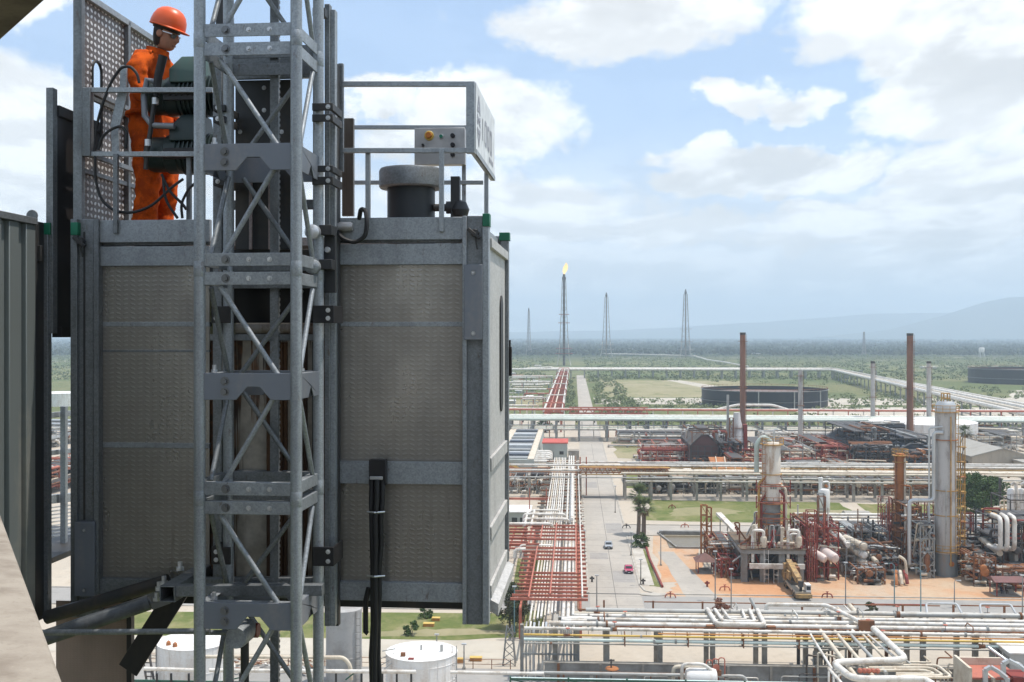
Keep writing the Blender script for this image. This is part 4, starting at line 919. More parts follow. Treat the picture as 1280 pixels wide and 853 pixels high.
def vessel_mb(a, b, r, n=16, dome=0.5):
    """cylinder with dished ends between two points"""
    a, b = Vector(a), Vector(b); d = (b-a).normalized(); P = []; Rr = []
    for t in (1.0, 0.85, 0.5, 0.0): P.append(a-d*(r*dome*math.sqrt(max(0, t))*1.0)); Rr.append(r*math.sqrt(max(0.0, 1-t*t))+0.001)
    for t in (0.0, 0.5, 0.85, 1.0): P.append(b+d*(r*dome*math.sqrt(max(0, t)))); Rr.append(r*math.sqrt(max(0.0, 1-t*t))+0.001)
    m = MB(); e, f = _frame(d); k = len(P)
    for i in range(k):
        for j in range(n):
            t = 2*PI*j/n; m.v.append(tuple(P[i]+e*(Rr[i]*math.cos(t))+f*(Rr[i]*math.sin(t))))
    for i in range(k-1):
        for j in range(n): m.f.append((i*n+j, i*n+(j+1) % n, (i+1)*n+(j+1) % n, (i+1)*n+j))
    m.f.append(tuple(range(n))[::-1]); m.f.append(tuple(range((k-1)*n, k*n))); return m
RND = random.Random(11)

# ------------------------------------------------------------------ ground
def ground_mat():
    t = NT('plain_ground'); p = t.pos(); xyz = t.sep(p)
    a = t.noise(p, 0.0016, 6, 0.62); b = t.noise(t.scale(p, (1, 0.45, 1)), 0.012, 6, 0.65); c = t.noise(p, 0.25, 4, 0.6); st = t.noise(t.scale(p, (0.25, 1, 1)), 0.004, 5, 0.6)
    near = t.mix(t.ramp(b, 0.40, 0.62), (0.11, 0.135, 0.05), (0.185, 0.18, 0.085))
    near = t.mix(t.ramp(c, 0.45, 0.75), near, (0.065, 0.085, 0.03))
    near = t.mix(t.math('MULTIPLY', t.ramp(st, 0.57, 0.68), 0.8), near, (0.36, 0.32, 0.25))
    far = t.mix(t.ramp(st, 0.42, 0.60), (0.022, 0.034, 0.020), (0.050, 0.060, 0.034))
    far = t.mix(t.math('MULTIPLY', t.ramp(a, 0.58, 0.66), 0.8), far, (0.24, 0.22, 0.16))
    dist = t.ramp(xyz[1], 1500, 2300)
    return t.fin(t.mix(dist, near, far), 0.95, 0, 0.1)
gm = MB(); gx = [-16000, -9000, -3000, -1000, 0, 1000, 3000, 9000, 16000]; gy = [-1500, 0, 400, 1000, 2500, 6000, 14000]
for y in gy:
    for x in gx: gm.v.append((x, y, 0.0))
for j in range(len(gy)-1):
    for i in range(len(gx)-1): k = j*len(gx)+i; gm.f.append((k, k+1, k+1+len(gx), k+len(gx)))
struct('ground', gm, ground_mat())
def soilmat(name, cols, sc=0.05, fine=0.9, rough=0.95, ang=0.0):
    t = NT(name); p = t.pos(); a = t.noise(p, sc, 6, 0.65, 0.4); b = t.noise(p, fine, 5, 0.65); st = t.noise(p, sc*5, 5, 0.7, 0.6); c = t.noise(t.scale(p, (1, 0.3, 1)), sc*3, 4, 0.6)
    k = t.mix(t.ramp(a, 0.38, 0.62), cols[0], cols[1]); k = t.mix(t.math('MULTIPLY', t.ramp(c, 0.50, 0.70), 0.7), k, cols[2])
    k = t.mix(t.math('MULTIPLY', t.ramp(b, 0.50, 0.75), 0.4), k, tuple(x*0.62 for x in cols[0])); k = t.mix(t.math('MULTIPLY', t.ramp(b, 0.48, 0.25), 0.3), k, tuple(min(1, x*1.3) for x in cols[1]))
    k = t.mix(t.math('MULTIPLY', t.ramp(st, 0.60, 0.74), 0.45), k, tuple(x*0.5 for x in cols[1]))
    t.bump(b, 0.3, 0.05); return t.fin(k, rough, 0, 0.15)
PAVE = soilmat('caliche_yard', ((0.47, 0.405, 0.325), (0.43, 0.38, 0.315), (0.52, 0.46, 0.38)))
SOIL = soilmat('orange_bare_soil', ((0.50, 0.265, 0.14), (0.48, 0.36, 0.25), (0.45, 0.38, 0.30)), 0.04)
ROADM = soilmat('concrete_road', ((0.41, 0.375, 0.33), (0.36, 0.33, 0.29), (0.45, 0.405, 0.35)), 0.06)
ASPH = soilmat('worn_grey_road', ((0.33, 0.315, 0.295), (0.285, 0.275, 0.26), (0.37, 0.345, 0.31)), 0.06)
LAWN = soilmat('lawn_ground', ((0.105, 0.135, 0.036), (0.19, 0.19, 0.075), (0.28, 0.24, 0.13)), 0.11, 1.2)
TANF = soilmat('dry_field', ((0.255, 0.235, 0.125), (0.31, 0.27, 0.165), (0.135, 0.155, 0.06)), 0.03, 0.3)
PALE = soilmat('pale_dirt', ((0.50, 0.455, 0.38), (0.44, 0.40, 0.34), (0.38, 0.34, 0.27)), 0.03, 0.3)
KERB = concrete('kerb_concrete', (0.45, 0.42, 0.37), (0.32, 0.29, 0.25), 0.5)
def sheet(name, r0, s0, r1, s1, z, mat, nx=1):
    m = MB(); m.v = [(r0, s0, z), (r1, s0, z), (r1, s1, z), (r0, s1, z)]; m.f = [(0, 1, 2, 3)]; return struct(name, m, mat, (0, 0, 0), -SA)
def psheet(name, pts, z, mat, wob=0.0, sub=6):
    """flat patch of ground with an uneven outline, corner points in plan"""
    out = []; rn = random.Random(len(pts)*7+int(abs(pts[0][0])*10))
    for i in range(len(pts)):
        a, b = Vector(pts[i]), Vector(pts[(i+1) % len(pts)])
        for k in range(sub):
            q = a.lerp(b, k/sub); out.append((q.x+(rn.uniform(-wob, wob) if k else 0), q.y+(rn.uniform(-wob, wob) if k else 0), z))
    m = MB(); m.v = out; m.f = [tuple(range(len(out)))]; return struct(name, m, mat, (0, 0, 0), -SA)
RL, RR = 2.5, 10.8            # edges of the main road
sheet('plant_yard', -300, 70, 260, 500, 0.010, PAVE)
sheet('dirt_track', -60, 505, RL-2, 560, 0.012, PALE); sheet('dirt_track', RR+2, gs(505), 330, gs(497), 0.012, PALE)
psheet('dry_field', [(RR+6, gs(496.0)), (120, gs(496.5)), (150, gs(476)), (RR+12, gs(475))], 0.014, TANF, 4)
psheet('dry_field', [(130, 520), (290, 520), (310, 640), (120, 640)], 0.016, PALE, 6)
psheet('dry_field', [(260, 700), (480, 690), (520, 860), (330, 840)], 0.014, PALE, 9)
psheet('dry_field', [(-100, 640), (-22, 640), (-18, 700), (-100, 710)], 0.014, TANF, 4)
psheet('dirt_track', [(130, 640), (160, 640), (96, 1010), (84, 1010)], 0.018, PALE, 1)
psheet('bare_soil', [g(828, 751), (130, gs(751)), (130, 214), g(1000, 700), g(905, 712), g(855, 722)], 0.020, SOIL, 1.0, 8)
psheet('bare_soil', [(14.5, 186), (22, 188), (25, 222), (16.5, 236)], 0.022, SOIL, 0.6, 8)
psheet('lawn', [g(120, 803), g(560, 801), g(652, 797), g(655, 768), g(560, 766.5), g(120, 765)], 0.024, LAWN, 0.3)
psheet('dry_field', [g(430, 797), g(640, 793), g(650, 789), g(560, 786), g(470, 790)], 0.028, TANF, 0.5)
psheet('lawn', [g(803, 650.5), (66, 244), (66, 277), g(812, 625)], 0.024, LAWN, 0.8)
psheet('dry_field', [g(838, 645), g(905, 645), g(935, 640), g(880, 634), g(842, 637)], 0.029, TANF, 0.9)
psheet('dry_field', [g(940, 640), g(1010, 642), g(1090, 640), g(1010, 636)], 0.029, TANF, 0.9)
psheet('pavement', [g(822, 690), g(842, 690), g(903, 752), g(862, 752)], 0.027, ROADM, 0.2)
psheet('bare_soil', [g(905, 715), g(980, 720), g(1010, 716), g(990, 706), g(925, 706)], 0.0285, PAVE, 0.9)
psheet('lawn', [g(797, 688), g(806, 687), g(826, 734), g(812, 733)], 0.026, LAWN, 0.3)
psheet('lawn', [(70, 244), (95, 240), (95, 275), (70, 276)], 0.026, LAWN, 1.0)
psheet('lawn', [(RR+3, 300), (26, 300), (26, 345), (RR+3, 350)], 0.024, LAWN, 1.0)
psheet('lawn', [(RR+4, 372), (28, 372), (30, 430), (RR+4, 430)], 0.024, TANF, 1.0)
psheet('lawn', [(-10, 157), (-4.5, 157), (-4.5, 204), (-10.5, 205)], 0.025, LAWN, 0.4)
psheet('lawn', [(-26, 229), (-11, 229), (-11, 246), (-26, 247)], 0.025, TANF, 0.4)
sheet('road', RL, 150, RR, 1120, 0.036, ROADM)
sheet('road', -90, 166.5, RL, 177, 0.034, ASPH); sheet('road', RR, 166.5, 150, 176.5, 0.034, ASPH)
sheet('road', -90, 141.5, -6, 149.5, 0.030, PALE); sheet('access_road', RR, 230, 70, 242, 0.030, ROADM); sheet('yard_strip', -60, 118, 60, 137, 0.030, ASPH)
JOINT = plain('road_joint', (0.14, 0.13, 0.12), 0.9); PATCH = soilmat('road_patch', ((0.33, 0.31, 0.285), (0.31, 0.29, 0.27), (0.35, 0.33, 0.30)), 0.3)
for i, s in enumerate(range(152, 340, 6)):
    sheet('road_joint', RL, s, RR, s+0.10, 0.0400, JOINT)
sheet('road_joint', (RL+RR)/2-0.05, 150, (RL+RR)/2+0.05, 420, 0.0404, JOINT)
for (r, s, w, l) in ((6.8, 186, 3.6, 9), (3.0, 205, 3.4, 6), (6.9, 232, 3.5, 12), (2.9, 300, 3.5, 12), (7.1, 330, 3.4, 20), (7, 160, 3, 5)): sheet('road_patch', r, s, r+w, s+l, 0.0385, PATCH)
DRAIN = plain('drain_grating', (0.05, 0.05, 0.05), 0.8)
sheet('drain', RL-1, 177.4, RR, 177.9, 0.044, DRAIN); sheet('drain', RL, 281.0, RR, 281.8, 0.044, DRAIN); sheet('drain', RL, 449, RR, 451, 0.044, DRAIN)
def kerb(pts, w=0.35, h=0.13, name='kerb'):
    m = MB()
    for a, b in zip(pts[:-1], pts[1:]): m.beam((*a, h/2+0.01), (*b, h/2+0.01), w, h)
    return struct(name, m, KERB, (0, 0, 0), -SA)
kerb([(RL-0.2, 178), (RL-0.2, 500)]); kerb([(RR+0.2, 184), (RR+0.2, 229)]); kerb([(RR+0.2, 243), (RR+0.2, 500)]); kerb([(RL-1.6, 178), (RL-1.6, 270)], 0.2)
kerb([(RR+0.2, 184), (RR+0.8, 180), (RR+2.5, 178.2), (RR+6, 177.8), (150, 177.6)]); kerb([(-90, 177.3), (-3, 177.3), (RL-0.2, 178)]); kerb([(RR+0.2, 229), (RR+1, 229.6), (70, 229.6)]); kerb([(RR+0.2, 243), (RR+1, 242.4), (70, 242.4)]); kerb([(-90, 166.2), (-4, 166.2)])
SIDEW = concrete('pavement_concrete', (0.50, 0.465, 0.41), (0.37, 0.335, 0.29), 0.4)
sheet('pavement', RR+0.5, 184, RR+2.6, 229, 0.05, SIDEW); sheet('pavement', RL-1.5, 178, RL-0.4, 270, 0.05, SIDEW)

# ------------------------------------------------------------------ hills and far land
HILLM = soilmat('hill_scrub', ((0.07, 0.08, 0.045), (0.10, 0.095, 0.06), (0.14, 0.125, 0.09)), 0.0006, 0.004)
def ridge(name, Y, pts, depth, seed, label):
    rn = np.random.RandomState(seed); n = 160; xs = np.linspace(pts[0][0], pts[-1][0], n); hs = np.interp(xs, [p[0] for p in pts], [p[1] for p in pts])
    jit = sum(np.interp(np.arange(n), np.linspace(0, n-1, k), rn.uniform(-1, 1, k))*a for k, a in ((20, 16), (55, 9), (140, 4)))
    hs = np.maximum(hs+jit*np.clip(hs/200, 0, 1), 0); m = MB(); rows = [(0, 0), (0.25, 0.45), (0.5, 0.8), (0.75, 1.0), (1.0, 0.7), (1.4, 0.0)]
    for (d, f) in rows:
        j2 = np.interp(np.arange(n), np.linspace(0, n-1, 40), rn.uniform(-1, 1, 40))*22
        for x, h in zip(xs, hs): m.v.append((x, Y+d*depth, max(-2, h*f+(j2[int((x-xs[0])/(xs[-1]-xs[0])*(n-1))]*f*(h > 60) if 0 < f < 1 else 0))))
    for r in range(len(rows)-1):
        for i in range(n-1): k = r*n+i; m.f.append((k, k+1, k+1+n, k+n))
    return struct(name, m, HILLM, label=label)
def hx(px, Y): return (px-640)/FPX*Y
ridge('hills', 9800, [(hx(p, 10600), (HZ-y)/FPX*10600+42) for (p, y) in ((1030, 421), (1110, 413), (1180, 395), (1225, 380), (1262, 371), (1330, 368), (1450, 368), (1700, 369), (2300, 380), (3200, 415))], 1100, 3, 'faint blue mountain rising at the right end of the horizon')
ridge('hills', 12800, [(hx(p, 13600), (HZ-y)/FPX*13600+42) for (p, y) in ((300, 421), (620, 416), (760, 413), (860, 408), (930, 403), (1010, 398), (1080, 393), (1160, 391), (1300, 385), (1600, 382), (2200, 388), (2700, 415))], 1200, 8, 'paler mountain range behind, barely showing through the haze')
# ------------------------------------------------------------------ vegetation
def leafmat(name, a, b, c):
    t = NT(name); p = t.pos(); n = t.noise(p, 0.9, 3, 0.6); n2 = t.noise(p, 6.0, 2)
    k = t.mix(t.ramp(n, 0.38, 0.62), a, b); k = t.mix(t.math('MULTIPLY', t.ramp(n2, 0.5, 0.7), 0.5), k, c); return t.fin(k, 0.7, 0, 0.25)
LEAF = leafmat('leaf_green', (0.045, 0.085, 0.022), (0.075, 0.12, 0.035), (0.11, 0.15, 0.05))
LEAFO = leafmat('leaf_olive', (0.075, 0.085, 0.045), (0.10, 0.115, 0.06), (0.14, 0.15, 0.085))
LEAFD = leafmat('leaf_dry_red', (0.22, 0.09, 0.06), (0.28, 0.13, 0.085), (0.32, 0.17, 0.11))
LEAFS = leafmat('scrub_green', (0.115, 0.15, 0.06), (0.15, 0.18, 0.075), (0.21, 0.21, 0.11))
WOODL = leafmat('far_wood_green', (0.024, 0.038, 0.022), (0.034, 0.050, 0.026), (0.05, 0.062, 0.036))
BARK = worn('bark', (0.16, 0.12, 0.09), (0.08, 0.06, 0.045), 2, 0.7, 0.9)
FROND = leafmat('palm_frond', (0.07, 0.10, 0.03), (0.11, 0.14, 0.05), (0.16, 0.17, 0.07)); DEADF = leafmat('dead_frond', (0.20, 0.145, 0.085), (0.26, 0.19, 0.11), (0.15, 0.10, 0.06))
def leaf_mesh(name, clumps, nleaf, size, mat, seed, spread=1.0, flat=0.8):
    """leaf-sized quads gathered in clumps; clumps: (x, y, z, radius)"""
    rn = np.random.RandomState(seed); C = np.repeat(np.array(clumps, float), nleaf, 0); N = len(C)
    d = rn.normal(size=(N, 3)); d /= np.linalg.norm(d, axis=1)[:, None]; rad = C[:, 3:4]*(rn.uniform(0.25, 1.0, (N, 1))**0.5)*spread
    P = C[:, :3]+d*rad*np.array([1, 1, flat]); u = rn.normal(size=(N, 3)); u /= np.linalg.norm(u, axis=1)[:, None]; w = np.cross(u, rn.normal(size=(N, 3))); w /= np.linalg.norm(w, axis=1)[:, None]
    s = size*rn.uniform(0.6, 1.3, (N, 1)); V = np.stack([P-u*s, P+w*s*0.55, P+u*s, P-w*s*0.55], 1).reshape(-1, 3)
    me = bpy.data.meshes.new(name); me.vertices.add(N*4); me.vertices.foreach_set('co', V.ravel()); me.loops.add(N*4); me.loops.foreach_set('vertex_index', np.arange(N*4, dtype=np.int32))
    me.polygons.add(N); me.polygons.foreach_set('loop_start', np.arange(0, N*4, 4, dtype=np.int32)); me.materials.append(mat); me.update(); me.validate(); return me
def tree_parts(h, cr, seed, leafm, crown_lo=0.35, nc=34, nl=70, size=0.22, trunk_r=0.16):
    rn = random.Random(seed); m = MB(); top = Vector((rn.uniform(-.2, .2), rn.uniform(-.2, .2), h*0.62)); m.tube([(0, 0, -0.1), (0.05, 0.02, h*0.25), tuple(top)], [trunk_r, trunk_r*0.75, trunk_r*0.4], 8)
    cl = []
    for i in range(nc):
        a = rn.uniform(0, 2*PI); e = rn.uniform(0, 1); zz = crown_lo+(1-crown_lo)*e; prof = math.sin(PI*min(1, max(0.05, (zz-crown_lo)/(1-crown_lo)*0.80+0.17)))**0.7
        rr = cr*prof*rn.uniform(0.35, 0.95); p = (rr*math.cos(a), rr*math.sin(a), h*zz*0.95); cl.append((*p, cr*rn.uniform(0.20, 0.36)))
        if i % 3 == 0: m.tube([tuple(Vector((0.03, 0, h*0.25)).lerp(top, rn.uniform(0.1, 0.95))), (p[0]*0.5, p[1]*0.5, p[2]*0.85), p], [trunk_r*0.4, trunk_r*0.25, trunk_r*0.1], 5)
    return m.mesh('trunk', BARK), leaf_mesh('crown', cl, nl, size, leafm, seed)
def tree(name, label, cat, r, s, h, cr, seed, leafm, group=None, **k):
    t = sroot(name, label, cat, r, s, 0.0, group); a, b = tree_parts(h, cr, seed, leafm, **k); link('trunk', a, t); link('crown', b, t); return t
r, s = g(637, 786); tree('tree', 'round dark olive tree by the teal lamp post and the red pipe bridge', 'tree', r, s, 6.6, 2.9, 4, LEAFO, nc=60, nl=90, size=0.17, crown_lo=0.22)
for i, (px, py, h, cr, lb) in enumerate(((1208, 640, 9.0, 5.0, 'leafy green tree behind the tall grey column'), (1228, 641, 8.2, 5.0, 'broad green tree in the middle of the clump beside the grey column'), (1243, 638, 7.8, 3.8, 'right hand green tree of the clump near the white pipe loops'), (1216, 632, 8.2, 4.0, 'rear tree of the green clump beside the grey column'))):
    r, s = g(px, py); tree('tree', lb, 'tree', r, s, h, cr, 20+i, LEAF, 'trees by the grey column', nc=46, nl=70, size=0.28, crown_lo=0.2)
r, s = g(1230, 583); tree('tree', 'small dark green tree before the beige workshop', 'tree', r, s, 5.6, 2.6, 31, LEAF, nc=26, nl=50, size=0.3, crown_lo=0.25)
r, s = g(680, 541); tree('tree', 'single green tree behind the red roofed building', 'tree', r, s, 6.5, 3.2, 32, LEAF, nc=26, nl=50, size=0.32, crown_lo=0.2)
def bush(name, label, r, s, h, cr, seed, mat, group=None, nl=60, size=0.2, nc=16):
    t = sroot(name, label, 'bush', r, s, 0, group); a, b = tree_parts(h, cr, seed, mat, crown_lo=0.08, nc=nc, nl=nl, size=size, trunk_r=0.06); link('stem', a, t); link('foliage', b, t); return t
r, s = g(801, 684); bush('bush', 'dark green bush at the foot of the palms beside the road', r, s, 2.6, 2.1, 41, LEAF, nl=90)
r, s = g(901, 767); bush('bush', 'dry reddish bush behind the near pipe bridge', r, s, 2.1, 1.7, 42, LEAFD, nl=80, size=0.15)
r, s = g(515, 794); bush('bush', 'spiky green bush on the lawn behind the white tank', r, s, 2.0, 1.2, 43, LEAF, nl=60, size=0.16)
r, s = g(530, 773); bush('bush', 'wide low bush with bare twigs farther up the lawn', r, s, 1.4, 1.4, 44, LEAF, nl=40, size=0.16)
r, s = g(262, 771); bush('bush', 'small sapling on the lawn seen through the mast', r, s, 1.8, 0.9, 45, LEAF, nl=40, size=0.16)
r, s = g(1088, 768); bush('bush', 'grey green bush behind the rusty pipe barrier', r, s, 1.8, 1.3, 46, LEAFO, nl=60, size=0.16)
def palm(label, r, s, h, seed, fr=2.6, tr=0.42):
    t = sroot('palm_tree', label, 'palm tree', r, s, 0, None); rn = random.Random(seed)
    link('trunk', MB().tube([(0, 0, -.1), (0.1, 0, h*0.3), (0.15, 0.1, h*0.65), (0.1, 0.1, h*0.93)], [tr*1.15, tr, tr*0.9, tr*0.8], 10).mesh('trunk', BARK), t)
    for nm, mat, n, e0, e1, L in (('crown', FROND, 46, -0.35, 1.2, fr*1.35), ('dead_skirt', DEADF, 30, -1.15, -0.35, fr*0.95)):
        m = MB(); c = Vector((0.1, 0.1, h*0.93))
        for i in range(n):
            a = rn.uniform(0, 2*PI); e = rn.uniform(e0, e1); d = Vector((math.cos(a)*math.cos(e), math.sin(a)*math.cos(e), math.sin(e))); sd = Vector((-math.sin(a), math.cos(a), 0)); ll = L*rn.uniform(0.75, 1.1)
            st = c+d*ll*0.45
            for q in range(7):       # fan palm: blades spread from the end of the stalk
                f = (q-3)/3*0.75; bd = (d*math.cos(f)+sd*math.sin(f)); tip = st+bd*ll*0.6+Vector((0, 0, -0.25*ll*abs(f))); k = len(m.v); w = d.cross(sd)*0.0+sd*0.07
                m.v += [tuple(st-w), tuple(st+w), tuple((st+tip)/2+sd*0.10+Vector((0, 0, .05))), tuple(tip), tuple((st+tip)/2-sd*0.10+Vector((0, 0, .05)))]; m.f.append((k, k+1, k+2, k+3, k+4))
            k = len(m.v); m.v += [tuple(c-sd*.04), tuple(c+sd*.04), tuple(st+sd*.04), tuple(st-sd*.04)]; m.f.append((k, k+1, k+2, k+3))
        link(nm, m.mesh(nm, mat, False), t)
    return t
r, s = g(798, 668); palm('thick fan palm standing nearer the access road corner', r, s, 8.8, 1, 2.3, 0.40)
r, s = g(804, 677); palm('fan palm with a shaggy dead skirt closer to the parked traffic', r, s, 7.4, 2, 2.1, 0.46)
r, s = g(1206, 573); palm('slim dark palm before the white storage tank', r, s, 9.5, 3, 2.4, 0.28)
# scrub by the road and beyond, too many to count: joined meshes
def scatter(name, label, n, area, hr, mat, seed, size, nl, keep=None, wide=0.75, flat=0.8):
    rn = np.random.RandomState(seed); cl = []
    while len(cl) < n:
        y = area[2]*(area[3]/area[2])**rn.uniform(); x = rn.uniform(area[0], area[1])*y
        if keep and not keep(*w2s(x, y)): continue
        h = rn.uniform(*hr); cl.append((x, y, h*0.45, h*wide))
    o = link(name, leaf_mesh(name, cl, nl, size, mat, seed, 1.0, flat)); tag(o, label, None, None, 'stuff'); return o
def k1(r, s):
    if RL-4 < r < RR+3: return False
    if -30 < r < 0 and s > 440: return False
    return not (gs(520) < s < gs(512)) and (s > 500)
def patchy(r, s): return math.sin(r*0.013+2*math.sin(s*0.006))+math.sin(s*0.011+1.3*math.sin(r*0.009)) > 0.0 and k1(r, s)
rn_ = np.random.RandomState(77)
LEAFN = leafmat('scrub_pale_green', (0.15, 0.19, 0.075), (0.19, 0.22, 0.095), (0.25, 0.25, 0.13))
def verge(r, s): return s > 505 and (RR+3 < r < RR+26 or -4.5 < r < RL-2.5) and rn_.uniform() < 0.6
scatter('roadside_scrub', 'green bushes lining the far end of the road', 190, (-0.06, 0.16, 505, 1060), (1.6, 3.4), LEAFN, 57, 0.7, 40, verge, 0.9, 0.7)
scatter('scrub_near', 'green roadside scrub between the plant racks', 800, (-0.02, 0.62, 500, 1050), (1.2, 3.0), LEAFN, 51, 0.7, 28, patchy, 1.3, 0.45)
scatter('scrub_far', 'low green scrubland beyond the black tanks', 13000, (-0.75, 0.8, 1000, 2300), (0.8, 2.4), LEAFS, 52, 1.2, 7, k1, 2.6, 0.22)
scatter('scrub_west', 'scrub left of the red pipe bridge', 260, (-0.30, -0.012, 500, 1050), (1.5, 3.5), LEAFS, 53, 0.8, 22, k1)
scatter('far_woodland', 'dark belt of woodland on the plain', 9000, (-0.75, 0.85, 2150, 4200), (5, 10), WOODL, 54, 4.4, 8, None, 1.5, 0.35)
scatter('plain_trees', 'scattered trees out to the hazy horizon', 4000, (-0.75, 0.85, 4200, 8600), (5, 10), WOODL, 55, 6.0, 6, None, 2.4, 0.2)
# ================================================================== PIPE BRIDGES
def rack_r(name, label, r0, r1, s0, s1, zt, posts, pw, pmat, pipes, beams=1, base=None):
    """pipe bridge running across the view: posts, cross heads, pipes (s, z, radius, material[, r0, r1])"""
    t = sroot(name, label, 'pipe rack', (r0+r1)/2, (s0+s1)/2)
    for r in posts:
        for s in (s0, s1): ubox('post', pmat, t, r-pw/2, s-pw/2, 0, r+pw/2, s+pw/2, zt-pw*0.5)
        ubox('cross_head', pmat, t, r-pw/2-.01, s0-pw, zt-pw*0.5+.004, r+pw/2+.01, s1+pw, zt)
        if beams > 1: ubox('cross_head', pmat, t, r-pw*.4, s0-pw*.3, zt*0.66-pw*0.4, r+pw*.4, s1+pw*.3, zt*0.66)
    for q in pipes:
        s, z, rad, mat = q[:4]; a, b = (q[4], q[5]) if len(q) > 4 else (r0, r1); spipe(t, [(a, s, z), (b, s, z)], rad, mat)
    return t
# near bridge along the lower right edge
KN = 0.953
def kn(r, s, z): return (r*KN, s*KN, H-(H-z)*KN)
P1 = [r*KN for r in (-2.4, 0.4, 4.2, 10.9, 17.5, 24.0, 30.5, 37.0, 43.6, 50.0, 56.5, 63.0, 69.5, 76)]
def yp(py, z): return gs(py, z)
ZY = lambda py, s: H-(py-HZ)*s/FPX
PL = [(799, ZY(799, 131.5), .20, CYANP), (803.5, ZY(803.5, 131.9), .10, GREYP), (793, ZY(793, 131.2), .13, YELP), (789.5, ZY(789.5, 131.5), .09, ORNP, 10, 78), (785, 6.5, .20, WHITE), (778.5, 6.62, .31, WHITE, -3, 78), (773, 6.6, .27, WHITE, -1.5, 78),
      (768.5, 6.6, .26, WHITE, 0, 78), (765.5, 6.55, .19, CREAM, 0, 40), (761.5, 6.75, .33, GREYP, 1.5, 78), (759, 6.5, .12, WHITE, 20, 78), (781.5, 6.45, .09, RUST, 5, 60), (770.5, 6.45, .09, GREYP, -2, 78)]
r1 = rack_r('pipe_rack', 'near pipe bridge of white, yellow and pale cyan pipes along the lower edge', -6.0, 78, 133.2, 139.6, 6.2, P1, 0.58, CONCP, [(yp(q[0], q[1]),)+tuple(q[1:]) for q in PL])
ubox('edge_beam', CONCP, r1, -2, 132.9, 4.9, 78, 133.1, 5.15); ubox('edge_beam', GSTEEL, r1, -2, 139.9, 5.5, 78, 140.1, 5.8)
for i, (a, b, s0, s1, z) in enumerate(((18.0, 24.0, 139.6, 147.2, 5.4), (19.0, 23.0, 140.9, 147.2, 5.4), (20.0, 22.0, 142.0, 147.2, 5.4))):
    spipe(r1, [kn(*p) for p in ((a-0.3, s1, 4.7), (a-.3, s1, z), (a, s0, z), (b, s0, z), (b+.3, s1, z), (b+.3, s1, 4.7))], .27-.05*i, WHITE, 10)
for r in (17.3, 24.9): p = kn(r, 140.1, 4.9); ubox('loop_saddle', RUST, r1, p[0]-.5, p[1]-.35, p[2]-.18, p[0]+.5, p[1]+.35, p[2]+.2)
spipe(r1, [kn(*p) for p in ((25.6, 147.6, 4.6), (25.6, 147.6, 6.0), (26.4, 147.6, 6.0), (33.5, 147.6, 6.0), (36.6, 141.0, 5.4), (36.6, 141.0, 4.6))], .26, WHITE, 10)
spipe(r1, [kn(24.5, 147.7, 4.9), kn(23.6, 148.6, 6.6)], .2, GREYP)
for a in (6, 13.5, 20, 26.5): ubox('hanger', RUST, r1, a, 131.0, 4.8, a+.12, 132.6, 6.2)
for a in (46.5, 53.5): spipe(r1, [kn(*p) for p in ((a, 147.2, 4.6), (a+.4, 149, 6.1), (a+4.4, 149, 6.1), (a+4.8, 147.2, 4.6))], .14, SILV)
for k in range(30): a = -1+k*2.6; ubox('shoe', (RUST, GSTEEL)[k % 2], r1, a, yp(778.5, 6.62)-.2, 6.2, a+.25, yp(778.5, 6.62)+.2, 6.34)
rnf = random.Random(77)
for q in PL:
    s_f = yp(q[0], q[1]); a_, b_ = (q[4], q[5]) if len(q) > 4 else (-4, 78)
    for k in range(4 if q[2] > .15 else 2):
        r_f = rnf.uniform(a_+1, min(b_, 60)); fm_ = rnf.choice((GREYP, RUST, GSTEEL))
        ucyl('flange', fm_, r1, (r_f, s_f, q[1]), (r_f+.09, s_f, q[1]), q[2]*1.5); ucyl('flange', fm_, r1, (r_f+.13, s_f, q[1]), (r_f+.22, s_f, q[1]), q[2]*1.5)
        if k == 0: ucyl('valve_body', RUST, r1, (r_f+.22, s_f, q[1]), (r_f+.75, s_f, q[1]), q[2]*1.25); ucyl('valve_stem', GSTEEL, r1, (r_f+.48, s_f, q[1]), (r_f+.48, s_f, q[1]+q[2]+.7), .05); ucyl('hand_wheel', RED, r1, (r_f+.48, s_f, q[1]+q[2]+.66), (r_f+.48, s_f, q[1]+q[2]+.72), .28)
        elif k == 1 and q[2] > .18: spipe(r1, [(r_f+1, s_f, q[1]+q[2]*.8), (r_f+1, s_f, q[1]+.9), (r_f+1, s_f+rnf.uniform(1, 3), q[1]+.9), (r_f+1, s_f+rnf.uniform(3, 3.6), q[1]-.1)], .07, rnf.choice((RUST, GREYP, WHITE)), 6)
lw_ = sroot('pipe_run', 'long low grey pipe with an elbow before the near bridge', 'pipe', 5, 127)
def yz(py, s): return H-(py-HZ)*s/FPX
zl = yz(841, 127)
spipe(lw_, [(-5.0, 127, 0.1), (-5.0, 127, zl), (19.5, 127, zl), (20.6, 127, 0.1)], .19, GREYP, 10); spipe(lw_, [(11.5, 127.9, 0.1), (11.5, 127.9, zl+.7), (15.3, 127.9, zl+.7), (16.3, 127.9, 0.2)], .22, CREAM, 10)
for a in (-3, 2, 7, 11, 17.5): ubox('stand', CONCP, lw_, a-.2, 126.8, 0.01, a+.2, 127.2, zl-.19)
wl = sroot('drain_wall', 'grey concrete channel wall running in front of the near bridge posts', 'low wall', 20, 130.7); zw_ = yz(828, 130.7); ubox('wall', CONCG, wl, -3.5, 130.4, 0, 58, 131.0, zw_); ubox('coping', CONCP, wl, -3.6, 130.3, zw_+.003, 58.1, 131.1, zw_+.12)
for k in range(12): ubox('pilaster', CONCP if k % 3 else RUST, wl, -2+k*5, 130.22, 0, -1.7+k*5, 130.397, zw_+.002)
